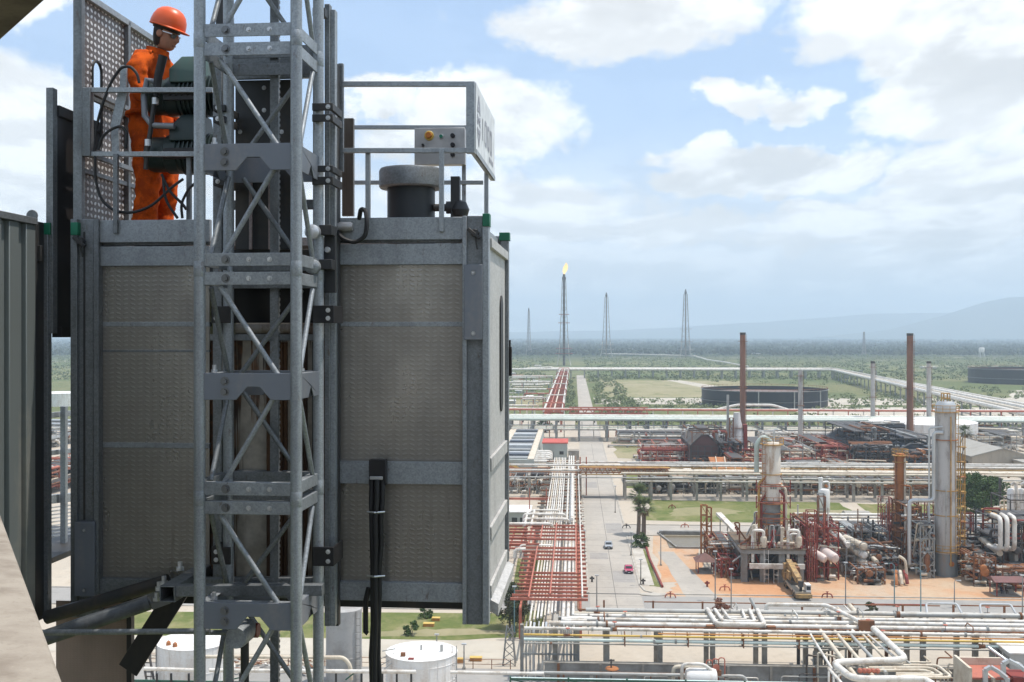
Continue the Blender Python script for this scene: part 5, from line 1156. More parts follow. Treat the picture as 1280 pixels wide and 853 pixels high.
# vertical pipes that drop from the bridge at its left corner
dp = sroot('riser_bank', 'bank of grey vertical pipes dropping to the ground at the corner of the two bridges', 'pipe bank', -2.4*KN, 133)
for i, r in enumerate((-6.1, -5.6, -5.15, -4.5, -4.0, -3.6, -3.1, -2.6, -2.2, -1.3, -0.9, -0.4, 0.0)):
    r *= KN; s = 133.2+.25*(i % 2); spipe(dp, [(r, s+1.8+0.5*(i % 3), 6.5-0.2*(i % 3)), (r, s, 6.5-0.2*(i % 3)), (r, s, 0.0)], (.10, .13, .16)[i % 3], (GREYP, SILV, WHITE)[(i*2) % 3], 8)
ubox('header', GSTEEL, dp, -6.3, 132.8, 3.1, 0.5, 132.95, 3.3); ubox('header', CONCP, dp, -6.6, 134.4, 0, -6.2, 135.0, 6.3); ubox('header', GSTEEL, dp, -6.3, 132.8, 5.2, 0.5, 132.95, 5.35)
for r in (-6.3, 0.5): ubox('post', GSTEEL, dp, r-.08, 132.75, 0, r+.08, 132.96, 6.2)
# lattice ladder tower at the corner
lt_ = sroot('lattice_tower', 'short grey lattice tower leaning at the bridge corner below the olive tree', 'lattice tower', -8.2, 139)
for (r, s) in ((-9.0, 138.2), (-7.4, 138.2), (-7.4, 139.6), (-9.0, 139.6)): ubeam('leg', GSTEEL, lt_, (r, s, 0), (r*0.4-4.92, s*0.4+83.4, 5.0), .12)
for k in range(5):
    z = k*1.0; f = 1-k*0.13
    ubeam('brace', GSTEEL, lt_, (-8.2-.8*f, 138.4, z), (-8.1+.8*(f-.13), 138.5, z+1), .08); ubeam('brace', GSTEEL, lt_, (-8.2+.8*f, 138.4, z), (-8.1-.8*(f-.13), 138.5, z+1), .08)
# red bridge along the road
rr = sroot('pipe_rack', 'red beamed pipe bridge carrying bundles of white pipes alongside the road', 'pipe rack', -3.4, 230)
rnp = random.Random(3)
for k, s in enumerate([150.5, 152.6, 154.8, 157.0, 159.3, 161.8, 164.4, 167.0, 170.5, 174.0, 177.4, 180.4, 183.4, 186.6, 189.8, 194.5, 198.0, 201.5, 205.0, 208.5]):
    lo = -8.6+rnp.uniform(-.35, .5); part_ = 168 < s < 175 or 188 < s < 193
    ubox('cross_beam', RED, rr, lo, s-.13, 5.42, (lo+2.2 if part_ else 1.9)+rnp.uniform(-.15, .15), s+.13, 5.76)
    if part_: ubox('cross_beam', RED, rr, 0.3, s-.13, 5.42, 1.9, s+.13, 5.76)
for r in (-7.4, 0.9):
    ubox('side_beam', RED, rr, r-.14, 150, 4.05, r+.14, 209, 4.44)
    for s in range(151, 332, 9): ubox('post', RED if s < 212 else CONCP, rr, r-.2, s-.2, 0, r+.2, s+.2, 4.04)
for (r, w, s0, s1) in ((-6.2, .10, 150, 186), (-3.3, .09, 152, 209), (0.35, .10, 165, 209), (-5.9, .10, 193, 209)): ubox('top_rail', RED, rr, r-w, s0, 5.87, r+w, s1, 6.05)
for i, (r, rad, mat) in enumerate(((-5.7, .14, WHITE), (-5.2, .14, CREAM), (-4.75, .13, WHITE), (-4.3, .16, WHITE), (-3.85, .13, CREAM), (-3.4, .15, WHITE), (-2.95, .13, WHITE), (-2.5, .15, WHITE))):
    e = 141.0+i*0.7; spipe(rr, [(r, e, 5.02), (r, 328, 5.02)], rad, mat)
for (r, rad, mat, e) in ((-1.4, .22, WHITE, 142.2), (-0.75, .24, WHITE, 143.6), (-0.1, .2, WHITE, 145), (0.55, .13, RUST, 148)): spipe(rr, [(r+3, e*KN, 6.6), (r, e*KN, 6.6), (r, e+4, 5.1), (r, 332, 5.1)], rad, mat, 8)
spipe(rr, [(1.15, 150, 6.1), (1.15, 300, 6.1)], .12, WHITE); spipe(rr, [(-0.4, 212, 6.2), (-0.4, 300, 6.2)], .3, WHITE)
for s in range(212, 330, 5): ubox('cross_beam', CONCP if s % 2 else RUST, rr, -8, s-.15, 4.5, 1.6, s+.15, 4.82)
for s in range(178, 250, 3): ubox('hand_rail', RUST if s % 2 else GREYP, rr, 1.5, s-.05, 4.9, 2.1, s+.05, 5.0)
# branch of white loops leaving to the left
br = sroot('pipe_rack', 'white pipe loops and a red beamed spur leaving the bridge towards the cage', 'pipe rack', -18, 212)
for (y, z, rad, px0, px1) in ((638, 6.6, .22, 664, 698), (643, 6.6, .30, 655, 706), (649, 6.4, .30, 655, 710), (655, 6.2, .30, 600, 690), (687, 5.2, .34, 644, 690), (682, 5.2, .24, 650, 692)):
    a = g(px0, y, z); b = g(px1, y, z); spipe(br, [(a[0]-0.01, a[1], z-1.4), (a[0], a[1], z), (b[0], b[1], z), (b[0]+.01, b[1]+1.8, z-1.2)], rad, WHITE, 10, rad*3)
for px in (656, 664): a = g(px, 656, 6.2); b = g(px+4, 638, 6.6); spipe(br, [(a[0], a[1], 6.2), (b[0], b[1], 6.5)], .22, WHITE)
for i, y in enumerate((657, 661, 665, 669, 673, 677, 681, 685)):
    a = g(600, y, 4.8); b = g(660, y, 4.8); ubox('cross_beam', RED, br, a[0], a[1]-.15, 4.6, b[0], a[1]+.15, 4.95)
for px in (622, 636, 649, 659): a = g(px, 687, 4.6); b = g(px, 656, 4.6); ubox('side_beam', RED, br, a[0]-.12, a[1], 4.2, a[0]+.12, b[1], 4.58)
for px in (630, 657):
    for y in (686, 657): a = g(px, y, 4.2); ubox('post', CONCP, br, a[0]-.3, a[1]-.3, 0, a[0]+.3, a[1]+.3, 4.19)
for y in (664, 672, 680): a = g(600, y, 5.05); b = g(676, y, 5.05); spipe(br, [(a[0], a[1], 5.08), (b[0], a[1], 5.08)], .13, RED)
a = g(620, 623, 5); b = g(688, 623, 5); ubox('cross_beam', RED, br, a[0], a[1]-.2, 4.7, b[0], a[1]+.2, 5.2)
for px in (662, 683):
    a = g(px, 655, 0); ubeam('post', RED, br, (a[0], a[1], 0), (a[0], a[1], 8.0), .22)
# second bridge, orange truss over the road and long rack to the right
S3 = 279.0
P3 = [-52, -44, -36, -27, -19, -11.5, -6, 1.6, 13.0, 19.6, 24.5, 31, 37, 43.5, 50, 57, 63, 70, 77, 84, 91, 98, 106, 114, 122]
r3 = rack_r('pipe_rack', 'second pipe bridge on dark columns with an orange truss over the road', -60, 130, S3, S3+6.5, 6.2, P3, 0.6, CONCP,
  [(S3-.6, 5.7, .16, GREYP), (S3+.4, 6.7, .30, CREAM, 12, 130), (S3+1.6, 6.6, .24, WHITE, 12, 130), (S3+2.6, 6.6, .16, RUST, -60, 130), (S3+3.6, 6.8, .30, CREAM, 12, 130), (S3+5.0, 6.8, .26, WHITE, -60, 130), (S3+6.2, 6.8, .34, CREAM, 12, 130),
   (S3-1.0, 4.9, .14, WHITE, 13, 130), (S3+7.4, 8.3, .22, GREYP, 12, 130), (S3+4.4, 8.2, .26, WHITE, -60, 130), (S3+3.0, 4.3, .2, GREYP, 13, 130), (S3+5.5, 4.3, .2, CREAM, 13, 130), (S3+9.0, 8.5, .22, WHITE, 0.5, 130), (S3+1.2, 8.0, .1, YRUST, 24, 130)], 2)
for s in (S3+2.4, S3+6.8):
    for z in (6.1, 7.7): ubox('truss_chord', ORUST if z > 7 else YRUST, r3, 1.3, s-.14, z-.13, 24.5, s+.14, z+.13)
    for k in range(16): a = 1.5+k*1.43; ubeam('truss_web', ORUST, r3, (a, s, 6.2), (a+.72, s, 7.6), .14); ubeam('truss_web', ORUST, r3, (a+.72, s, 7.6), (a+1.43, s, 6.2), .14)
ubox('walk_plate', YRUST, r3, 1.3, S3+2.6, 7.84, 24.5, S3+6.6, 7.9)
for r in (1.6, 3.2): ubox('portal', RED, r3, r-.15, S3+6.9, 0, r+.15, S3+7.3, 10)
for r in P3[10:]:
    ubox('upper_post', GSTEEL, r3, r-.12, S3+7.2, 6.2, r+.12, S3+7.5, 8.1); ubox('upper_head', GSTEEL, r3, r-.12, S3+4, 7.95, r+.12, S3+9.4, 8.08)
for k in range(26): a = 26+k*3.9; ubox('shoe', (RUST, GSTEEL, ORUST)[k % 3], r3, a, S3+.2, 6.2, a+.4, S3+.9, 6.42)
# third bridge: tall, pale green pipes, red topmost pipe
S4 = 430.0
P4 = list(range(-70, 4, 9))+[13, 22, 29, 36, 43, 50, 57, 64]+list(range(73, 230, 9))
r4 = rack_r('pipe_rack', 'tall third pipe bridge of pale green pipes with a red pipe along its top', -80, 240, S4, S4+15, 8.2, P4, 0.8, GSTEEL,
  [(S4-.6, 8.6, .55, GREENP), (S4+1.4, 8.7, .42, WHITE), (S4+3.2, 8.7, .5, GREENP), (S4+5.2, 8.8, .55, GREENP), (S4+7.4, 8.8, .6, WHITE), (S4+10, 8.9, .7, GREENP), (S4+13, 9.0, .7, WHITE), (S4+15.5, 9.0, .5, WHITE),
   (S4+16.5, 11.3, .38, RED), (S4+17.6, 11.6, .34, WHITE), (S4+2, 4.6, .5, WHITE), (S4+6, 4.6, .45, GREENP), (S4+11, 4.6, .5, WHITE), (S4-.8, 6.4, .2, GREYP)], 2)
for r in range(-76, 238, 6): ubox('upper_post', RED if r % 4 else WHITE, r4, r-.18, S4+16.6, 0, r+.18, S4+17.0, 10.9)
for r in range(-76, 238, 7): ubox('shoe', DSTEEL, r4, r-.3, S4-.9, 7.4, r+.3, S4-.1, 8.0); ubox('hanger', GSTEEL, r4, r+2, S4-.6, 5, r+2.25, S4-.4, 7.8)
for s in (S4+15.2, S4+18.4):
    ubox('truss_chord', RED, r4, -2, s-.2, 9.6, 30, s+.2, 10.0); ubox('truss_chord', RED, r4, -2, s-.2, 12.0, 30, s+.2, 12.3)
    for k in range(10): a = -2+k*3.2; ubeam('truss_web', RED, r4, (a, s, 9.8), (a+1.6, s, 12.1), .25); ubeam('truss_web', RED, r4, (a+1.6, s, 12.1), (a+3.2, s, 9.8), .25)
spipe(r4, [(58, S4+18, 11.5), (66, S4+18, 13.4), (80, S4+18, 13.4), (86, S4+18, 11.6)], .5, WHITE, 8)
# red bridge that goes on north along the road
n_ = sroot('pipe_rack', 'distant red pipe bridge with white pipes running away left of the road', 'pipe rack', -9, 720)
for k in range(44): s = 470+k*13; ubox('cross_beam', RED, n_, -13.2, s-.5, 8.2, -4.6, s+.5, 9.0)
for r in (-12.2, -5.6):
    ubox('side_beam', RED, n_, r-.4, 466, 7.2, r+.4, 1050, 8.19)
    for k in range(18): s = 470+k*33; ubox('post', RED, n_, r-.35, s-.35, 0, r+.35, s+.35, 7.19)
for (r, rad, m_) in ((-12.9, .45, WHITE), (-10.6, .3, RED), (-8.6, .35, CREAM), (-5.0, .5, WHITE)): spipe(n_, [(r, 466, 9.4), (r, 1055, 9.4)], rad, m_)
for k in range(9): s = 480+k*62; spipe(n_, [(-13.5, s, 8), (-13.5, s, 12), (-4.5, s, 12), (-4.5, s, 8)], .28, WHITE if k % 2 else RED, 6)
for s, l in ((560, 24), (640, 40), (735, 30), (840, 34)):
    spipe(n_, [(-16, s, 9.9), (-16-l, s, 9.9), (-16-l, s, 6)], .5, WHITE, 8); ubox('post', GSTEEL, n_, -16-l*.6-.3, s-.3, 0, -16-l*.6+.3, s+.3, 9.4)
# far bridge at the edge of the scrub, bending towards the right
S5 = 1045.0; tr, ts = g(1040, 462.5, 8.5)
rB = g(1290, 520, 8.5)
f5 = sroot('pipe_rack', 'far white pipe bridge that crosses the scrub and bends diagonally to the right', 'pipe rack', 120, S5)
for i, (ds, z, rad) in enumerate(((0, 8.5, 1.1), (3, 8.5, 1.0), (6, 8.6, 1.2), (9, 8.6, .9))): spipe(f5, [(-60 if i == 0 else -22, S5+ds, z), (tr+ds*0.8, ts+ds, z), (rB[0]+ds*2.2, rB[1]+ds*0.8, z)], rad, WHITE if i != 1 else CREAM, 8, 12)
spipe(f5, [(-22, S5+7, 9.9), (tr+3, ts+6, 9.9), (rB[0]+16, rB[1]+6, 9.9)], .5, WHITE, 8, 12); spipe(f5, [(-22, S5+12, 9.2), (tr*.45, ts+12, 9.2)], .4, RED, 8, 12)
for i in range(24): r = -16+i*13; ubox('post', GSTEEL, f5, r-.6, S5-.5, 0, r+.6, S5+.5, 7.4); ubox('post', GSTEEL, f5, r-.6, S5+8, 0, r+.6, S5+9, 7.4); ubox('cross_head', GSTEEL, f5, r-.5, S5-1, 7.41, r+.5, S5+10, 7.8)
for i in range(34):
    f = (i+.5)/34; r = tr+(rB[0]-tr)*f; s = ts+(rB[1]-ts)*f; ubox('post', GSTEEL, f5, r-.35, s-.35, 0, r+.35, s+.35, 7.4); ubox('cross_head', DSTEEL, f5, r-1, s-1, 7.41, r+9, s+2, 7.7)
for i in range(5):
    k = sroot('pipe_rack', ('farthest thin white pipe line by the middle flare tower', 'thin white pipe line stepping down towards the far bridge', 'short white pipe span left of the road end', 'pale pipe heap beyond the red bridge end', 'white pipe spur among the scrub at the red bridge end')[i], 'pipe line', 0, 1400+i)
    pts = [g(*p) for p in (((752, 444.5), (800, 445.5), (868, 447.5)), ((868, 447.5), (885, 453), (905, 456), (935, 462)), ((640, 467), (665, 464), (690, 463)), ((640, 477), (668, 477), (690, 476)), ((640, 487), (672, 487), (686, 486)))[i]]
    spipe(k, [(r, s, 3.5) for r, s in pts], 1.1 if i < 2 else .9, WHITE, 8, 2)
    for r, s in pts: ubox('post', GSTEEL, k, r-.6, s-.6, 0, r+.6, s+.6, 2.6)
rng = random.Random(8)
yd = sroot('pipe_yard', 'jumble of small white and grey pipework left of the red bridge', 'pipe yard', -45, 560)
for i in range(46):
    r = rng.uniform(-75, -22); s = rng.uniform(500, 1000); z = rng.uniform(1, 6); l = rng.uniform(5, 22)
    spipe(yd, [(r, s, 0.2), (r, s, z), (r+l, s, z), (r+l, s+rng.uniform(2, 8), z*.6)], rng.uniform(.25, .5), rng.choice((WHITE, WHITE, CREAM, GREYP, RED)), 6)
    if i % 2: ubox('post', rng.choice((GSTEEL, RED)), yd, r+l*.5-.3, s-.3, 0, r+l*.5+.3, s+.3, z)
# diagonal manifold and thick white loops at the lower right
mf = sroot('pipe_manifold', 'diagonal manifold of cream pipes and thick white loops in front of the near bridge', 'pipe manifold', 38, 133)
def gp(px, py, z): r, s = g(px, py, z); return (r, s, z)
for (a, b, rad, mat) in (((1008, 766), (1070, 846), .24, CREAM), ((1022, 764), (1092, 846), .2, CREAM), ((1034, 762), (1108, 842), .2, GREYP), ((1047, 760), (1120, 838), .16, CREAM), ((1000, 772), (1046, 846), .14, WHITE), ((1062, 757), (1083, 780), .30, CREAM), ((1055, 757), (1080, 782), .12, WHITE), ((1080, 790), (1126, 828), .15, WHITE), ((1092, 792), (1140, 832), .12, GREYP), ((1046, 768), (1068, 792), .26, WHITE)):
    spipe(mf, [gp(*a, 6.3), gp(*b, 6.3)], rad, mat)
spipe(mf, [gp(1092, 786, 7.0), gp(1134, 825, 7.0), gp(1040, 828, 7.0), gp(1066, 849, 7.0), gp(1158, 849, 7.0), gp(1176, 866, 7.0)], .36, WHITE, 14, 1.4)
spipe(mf, [gp(1036, 836, 6.5), gp(1062, 866, 6.5)], .17, WHITE)
for i in range(3): spipe(mf, [gp(1080+i*6, 832+i*3, 6.4), gp(1172-i*8, 832+i*3, 6.4), gp(1190-i*10, 847-i*2, 6.4), gp(1120, 847-i*2.2, 6.4)], .16, CREAM, 10, .8)
for i in range(3): spipe(mf, [gp(1036+i*6, 862, 4.2), gp(1036+i*6, 838+i*3, 4.2), gp(1066, 838+i*3, 4.2)], .13, GREYP, 8, .5)
for (px, py, w) in ((1085, 784, 2.6), (1040, 789, 8.5), (1100, 791, 5), (1010, 790, 3)): r, s, _ = gp(px, py, 6.0); ubox('support_beam', RUST, mf, r-w/2, s-.25, 5.55, r+w/2, s+.25, 5.95)
for px in (998, 1024, 1062, 1108): r, s, _ = gp(px, 790, 6.0); ubox('post', DSTEEL if px < 1030 else RUST, mf, r-.18, s-.18, 0, r+.18, s+.18, 5.54)
r, s, _ = gp(1083, 782, 7.0); ubox('valve_frame', RUST, mf, r-.9, s-.3, 5.96, r+.9, s+.3, 7.6)
for i in range(14): r, s, _ = gp(rng.uniform(1005, 1060), rng.uniform(795, 825), 4.0); spipe(mf, [(r, s, .3), (r, s, 4.2+rng.uniform(-.5, 1)), (r+rng.uniform(1, 3), s, 4.2)], .12, rng.choice((RUST, GREYP, CREAM, DSTEEL)), 6)
r, s, _ = gp(1086, 840, 6.5); 
vv = MB()
for i in range(5): vv.lathe([(0, -.3), (.22, -.2), (.3, 0), (.22, .2), (0, .3)], (r-.9+i*.45, s, 6.6), 8)
sp(vv, 'red_valve', RED, mf)
# green footbridge along the bottom edge
gb = sroot('footbridge', 'dark green steel footbridge railing with white pipes along the bottom edge', 'footbridge', 12, 118)
zg = H-(848-HZ)*118/FPX
ra, rb_ = rz(638, 848, 118)[0], 62
ubox('top_chord', GREENST, gb, ra, 117.9, zg-.22, rb_, 118.1, zg); ubox('bottom_chord', GREENST, gb, ra, 117.9, zg-1.6, rb_, 118.1, zg-1.4); ubox('deck', GSTEEL, gb, ra, 118.1, zg-1.55, rb_, 119.4, zg-1.45)
ubox('light_cap', CYANP, gb, ra, 117.86, zg+.003, rb_, 118.1, zg+.05)
nn = 11
for k in range(nn+1):
    r = ra+(rb_-ra)*k/nn; ubox('stanchion', GREENST, gb, r-.09, 117.85, zg-1.5, r+.09, 118.12, zg+.12)
    if k < nn: ubeam('diagonal', GREENST, gb, (r, 117.95, zg-.15), (r+(rb_-ra)/nn, 117.95, zg-1.4), .12)
    if k % 3 == 0: ubox('post', GSTEEL, gb, r-.18, 118.5, 0, r+.18, 118.9, zg-1.56)
zw = H-(842.5-HZ)*121/FPX
spipe(gb, [(rz(563, 842, 121)[0], 121, zw), (rz(680, 842, 121)[0], 121, zw)], .2, WHITE)
# left counterpart seen below the cage
gl = sroot('pipe_rack', 'white pipe on black hangers above a green beam below the cage', 'pipe rack', -20, 119)
def rzp(px, py, s): r, z = rz(px, py, s); return (r, s, z)
for (p0, p1, y) in ((180, 246, 838), (262, 520, 840)): spipe(gl, [rzp(p0, y-2, 119), rzp(p1, y, 119)], .22, WHITE, 12)
a, b = rzp(150, 850, 119.6), rzp(440, 850, 119.6); ubox('green_beam', GREENST, gl, a[0], 119.5, a[2]-.25, b[0], 119.7, a[2]+.05)
ubeam('diagonal', GREENST, gl, rzp(432, 850, 119.5), rzp(447, 838, 119.5), .15); ubeam('diagonal', GREENST, gl, rzp(310, 845, 119.6), rzp(260, 856, 119.6), .12)
for px in (196, 214, 236, 300, 345, 420, 452, 478, 496, 514): a = rzp(px, 842, 119.2); ubox('hanger', BLACK, gl, a[0]-.1, 119.1, a[2]-1.4, a[0]+.1, 119.3, a[2]); 
for px in (160, 250, 470): a = rzp(px, 853, 119.9); ubox('post', GSTEEL, gl, a[0]-.2, 119.8, 0, a[0]+.2, 120.1, a[2])
spipe(gl, [rzp(405, 822, 121), rzp(430, 822, 121), rzp(438, 832, 121), rzp(439, 850, 121)], .22, CREAM, 10, .6)
spipe(gl, [rzp(255, 797+24, 121), rzp(420, 797+25, 121)], .2, CREAM, 10)
# rusty pipe barrier beside the cross road
bz = sroot('pipe_barrier', 'rust brown pipe barrier on tall posts along the cross road', 'barrier', 40, 165.2)
for i in range(17): r = 1.6+i*7.35+2.9; ubox('post', RUST, bz, r-.13, 165.05, 0, r+.13, 165.35, 2.0)
spipe(bz, [(10.5, 165.2, 1.85), (54, 165.2, 1.85)], .09, RUST); spipe(bz, [(57, 165.2, 1.95), (122, 165.2, 1.85)], .1, RUST)
for k, (r0, r1) in enumerate(((30, 37), (44, 52))): ubox('rail_board', REDROOF if k else YRUST, bz, r0, 165.38, 1.7, r1, 165.44, 2.0)
fn = sroot('wire_fence', 'thin wire fence with slim dark posts behind the near bridge', 'fence', 30, 152.6)
for i in range(46): r = 2+i*2.0; ubox('fence_post', DSTEEL, fn, r-.035, 152.5, 0, r+.035, 152.57, 2.0)
for z in (0.6, 1.2, 1.8): ucyl('wire', GREYP, fn, (2, 152.54, z), (92, 152.54, z), .012, 6)
fl = sroot('wire_fence', 'low rusty pipe fence behind the white tank below the cage', 'fence', -25, 137)
for i in range(24): r = -62+i*2.35; ubox('fence_post', RUST, fl, r-.05, 136.9, 0, r+.05, 137, 1.25)
for z in (0.6, 1.2): ucyl('fence_rail', RUST, fl, (-62, 136.95, z), (-8, 136.95, z), .035, 6)
# ================================================================== PROCESS EQUIPMENT
def ring_platform(parent, r, s, z, rad, mat, rail=True, n=16):
    m = MB(); m.lathe([(rad*0.98, -.12), (rad, -.12), (rad, 0), (rad*0.98, 0)], (r, s, z), n, cap=True); sp(m, 'platform', mat, parent)
    if rail:
        q = MB()
        for k in range(12):
            t = 2*PI*k/12; q.beam((r+rad*math.cos(t), s+rad*math.sin(t), z), (r+rad*math.cos(t), s+rad*math.sin(t), z+1.1), .07, .07)
        for h in (0.55, 1.1): q.tube([(r+rad*math.cos(t), s+rad*math.sin(t), z+h) for t in np.linspace(0, 2*PI, 17)], .045, 5)
        sp(q, 'platform_railing', mat, parent)
def ladder(parent, r, s, z0, z1, mat, w=0.45):
    m = MB()
    for d in (-w/2, w/2): m.beam((r+d, s, z0), (r+d, s, z1), .08, .08)
    k = int((z1-z0)/0.8)
    for i in range(k): m.beam((r-w/2, s, z0+i*.8), (r+w/2, s, z0+i*.8), .05, .05)
    for i in range(int((z1-z0)/1.6)): m.tube([(r+.42*math.cos(t), s-.42+.42*math.sin(t), z0+i*1.6) for t in np.linspace(-PI*.9, -PI*.1, 6)], .035, 4)
    sp(m, 'ladder', mat, parent)
def top_z(py, s, px): return rz(px, py, s)[1]
# --- white column on its concrete table
r0, s0 = 34.6, 194.0
r0 = rz(964, 620, s0)[0]
tb = sroot('column_table', 'heavy concrete table structure carrying the white column', 'equipment table', r0, 191)
ra, rb_ = rz(926, 700, 187)[0], rz(1007, 700, 187)[0]
ubox('slab', CONCG, tb, ra, 187, 4.9, rb_, 203, 5.6); ubox('slab', worn('dark_deck', (.13, .10, .07), (.22, .12, .06), .8, .7, .85), tb, ra-.05, 186.8, 5.61, rb_+.05, 203.1, 5.75)
for r in np.linspace(ra+.7, rb_-.7, 4):
    for s in (188, 195, 202): ubox('column', CONCG, tb, r-.5, s-.5, 0, r+.5, s+.5, 4.89)
a = rz(937, 701, 186.2); b = rz(1006, 701, 186.2); ubox('beam', WHITE, tb, a[0], 186.0, 2.6, b[0], 186.5, 3.4)
ubox('back_wall', DSTEEL, tb, ra+1, 190.2, .2, rb_-1, 190.4, 4.8); ubox('side_wall', DSTEEL, tb, ra+.2, 190.41, .2, ra+.35, 201, 4.8); ladder(tb, (ra+rb_)/2-1.2, 186.7, 0, 5.6, WHITE, .7); ladder(tb, (ra+rb_)/2+.4, 186.6, 0, 3.4, WHITE, .7)  # dark back sheet stands in for the deep shade under the table
q = MB()
for k in range(12): r = ra+(rb_-ra)*k/11; q.beam((r, 187, 5.75), (r, 187, 6.8), .06, .06)
q.beam((ra, 187, 6.8), (rb_, 187, 6.8), .06, .06); q.beam((ra, 187, 6.3), (rb_, 187, 6.3), .05, .05); sp(q, 'railing', DRED, tb)
rng = random.Random(21)
for i in range(26):
    r = rng.uniform(ra+.5, rb_-.5); z = rng.uniform(.6, 4); spipe(tb, [(r, 187.6+rng.uniform(0, 6), 0.1), (r, 189+rng.uniform(0, 4), z), (r+rng.uniform(-2, 2), 188+rng.uniform(0, 4), z), (r+rng.uniform(-2, 2), 189, 5.2)], rng.uniform(.08, .2), rng.choice((DSTEEL, GREYP, CREAM, DRED, BLUEDK)), 6)
for px in (946, 990):
    r = rz(px, 668, 187.6)[0]; z1 = top_z(663, 187.6, px); spipe(tb, [(r-.7, 187.4, 3.4), (r-.7, 187.4, z1), (r+1.1, 187.4, z1), (r+1.1, 187.4, z1-1.3)], .27, WHITE, 10, .5); sp(vessel_mb((r+1.1, 187.4, z1-2.6), (r+1.1, 187.4, z1-1.3), .55, 12, .6), 'drum', CREAM, tb)
for i in range(34):
    r = rng.uniform(ra+.3, rb_-.3); s = rng.uniform(187.5, 200); z = 5.75+rng.uniform(.6, 4.5); spipe(tb, [(r, s, 5.8), (r, s, z), (r+rng.uniform(-1.5, 1.5), s, z), (r+rng.uniform(-1.5, 1.5), s+rng.uniform(-1, 1), 5.9)], rng.uniform(.08, .22), rng.choice((DRED, RUST, CREAM, WHITE, GREYP, YRUST)), 6)
for i in range(8): r = rng.uniform(ra+.8, rb_-.8); s = rng.uniform(188, 192); sp(vessel_mb((r, s, 6.3), (r+rng.uniform(.5, 1.2), s, 6.3), rng.uniform(.25, .45), 10), 'pump_casing', rng.choice((CREAM, DRED, GREYP)), tb)
c1 = sroot('column', 'white cylindrical column with rusty platforms standing on the concrete table', 'column', r0, s0, 5.7)
zt = top_z(553, s0, 964); zm = top_z(624, s0, 964); zl = top_z(590, s0, 964); R1 = 1.62
sp(MB().lathe([(R1*.98, 5.7), (R1*.98, zm-.1)], (r0, s0, 0), 28), 'skirt', CONCG, c1)
sp(MB().lathe([(R1, zm-.09), (R1*.99, zl), (R1, zl+.01), (R1, zt-.4), (R1*.85, zt), (0, zt+.25)], (r0, s0, 0), 28), 'shell', WHITEV, c1)
for k, (py, rad) in enumerate(((555, 2.15), (592, 1.9), (604, 1.95), (628, 2.3), (640, 2.2), (653, 2.4))): ring_platform(c1, r0, s0, top_z(py, s0, 964), rad, YRUST if k < 2 else ORUST, py in (555, 628, 653))
sp(MB().lathe([(.3, 0), (.3, 1.2), (.5, 1.2), (.5, 1.5)], (r0-.6, s0, zt), 10), 'nozzle', WHITE, c1); spipe(c1, [(r0+.5, s0, zt), (r0+.5, s0, zt+2.2), (r0+1.1, s0, zt+2.2)], .16, SILV, 8)
spipe(c1, [(r0-.2, s0-.2, zt+.2), (r0-1.4, s0-.4, zt+1.1), (r0-2.6, s0-.4, zt-.2), (r0-2.6, s0-.4, zl)], .42, GREENP, 10, .9)
ladder(c1, r0-1.5, s0-1.3, zm, zt+1, ORUST)
for (dx, z0, z1, m_) in ((-2.35, 5.8, zm+3, YRUST), (2.3, 5.8, zm+2, CREAM), (2.0, 8, zm+1, DRED), (-1.9, 6, zm, DRED)): spipe(c1, [(r0+dx, s0-1.2, z0), (r0+dx, s0-1.2, z1), (r0+dx*.5, s0-.9, z1+.8)], .22, m_, 8)
lt = MB(); zz = top_z(608, s0, 966)
for i in range(3): lt.box(r0-.45+i*.42, s0-R1-.04, zz-.3, r0-.17+i*.42, s0-R1+.1, zz+.3)
sp(lt, 'stencil_mark', GSTEEL, c1)['kind'] = 'stuff'
for k, z in enumerate(np.linspace(6.2, zm+1.5, 4)):       # red scaffold storeys round the lower column
    for (dr, ds) in ((-2.9, -2), (2.9, -2)): ubox('scaffold_post', DRED, c1, r0+dr-.08, s0+ds-.08, z, r0+dr+.08, s0+ds+.08, z+(zm-4.7)/4)
    ubox('scaffold_beam', RED, c1, r0-2.9, s0-2.08, z+.9, r0+2.9, s0-1.92, z+1.05); ubeam('scaffold_brace', DRED, c1, (r0-2.9, s0-2, z), (r0-1.2, s0-2, z+2.8), .08); ubeam('scaffold_brace', DRED, c1, (r0+2.9, s0-2, z), (r0+1.2, s0-2, z+2.8), .08)
# --- tall grey column
s2 = 195.0; r2 = rz(1182, 610, s2)[0]; R2 = 1.86
c2 = sroot('column', 'tallest grey clad column with yellow rusty platforms and ladders', 'column', r2, s2)
z_ = lambda py: top_z(py, s2, 1182)
sp(MB().lathe([(R2*1.08, 0), (R2*1.0, z_(690)-.1)], (r2, s2, 0), 32), 'skirt', worn('blue_grey_skirt', (0.20, 0.225, 0.235), (0.30, 0.17, 0.09), .5, .5, .7), c2)
sp(MB().lathe([(R2, z_(690)-.09), (R2, z_(612)), (R2*.97, z_(610)), (R2*.97, z_(548)), (R2*.95, z_(547)), (R2*.95, z_(507)), (R2*.7, z_(503)), (0, z_(501))], (r2, s2, 0), 32), 'shell', GREYV, c2)
sp(MB().lathe([(R2*.955, z_(515)), (R2*.955, z_(507)), (R2*.72, z_(502.5)), (0, z_(500.5))], (r2, s2, 0), 28, cap=False), 'top_head', SILV, c2)
for i, (py, rad) in enumerate(((514.5, 2.25), (549, 2.15), (612, 2.1), (643, 2.05), (688, 2.25))): ring_platform(c2, r2, s2, z_(py), rad, YRUST if i != 1 else ORUST, py in (514.5, 688))
q = MB()
for k in range(8): t = 2*PI*k/8; q.beam((r2+.75*math.cos(t), s2+.75*math.sin(t), z_(505)), (r2+.75*math.cos(t), s2+.75*math.sin(t), z_(492)), .1, .1)
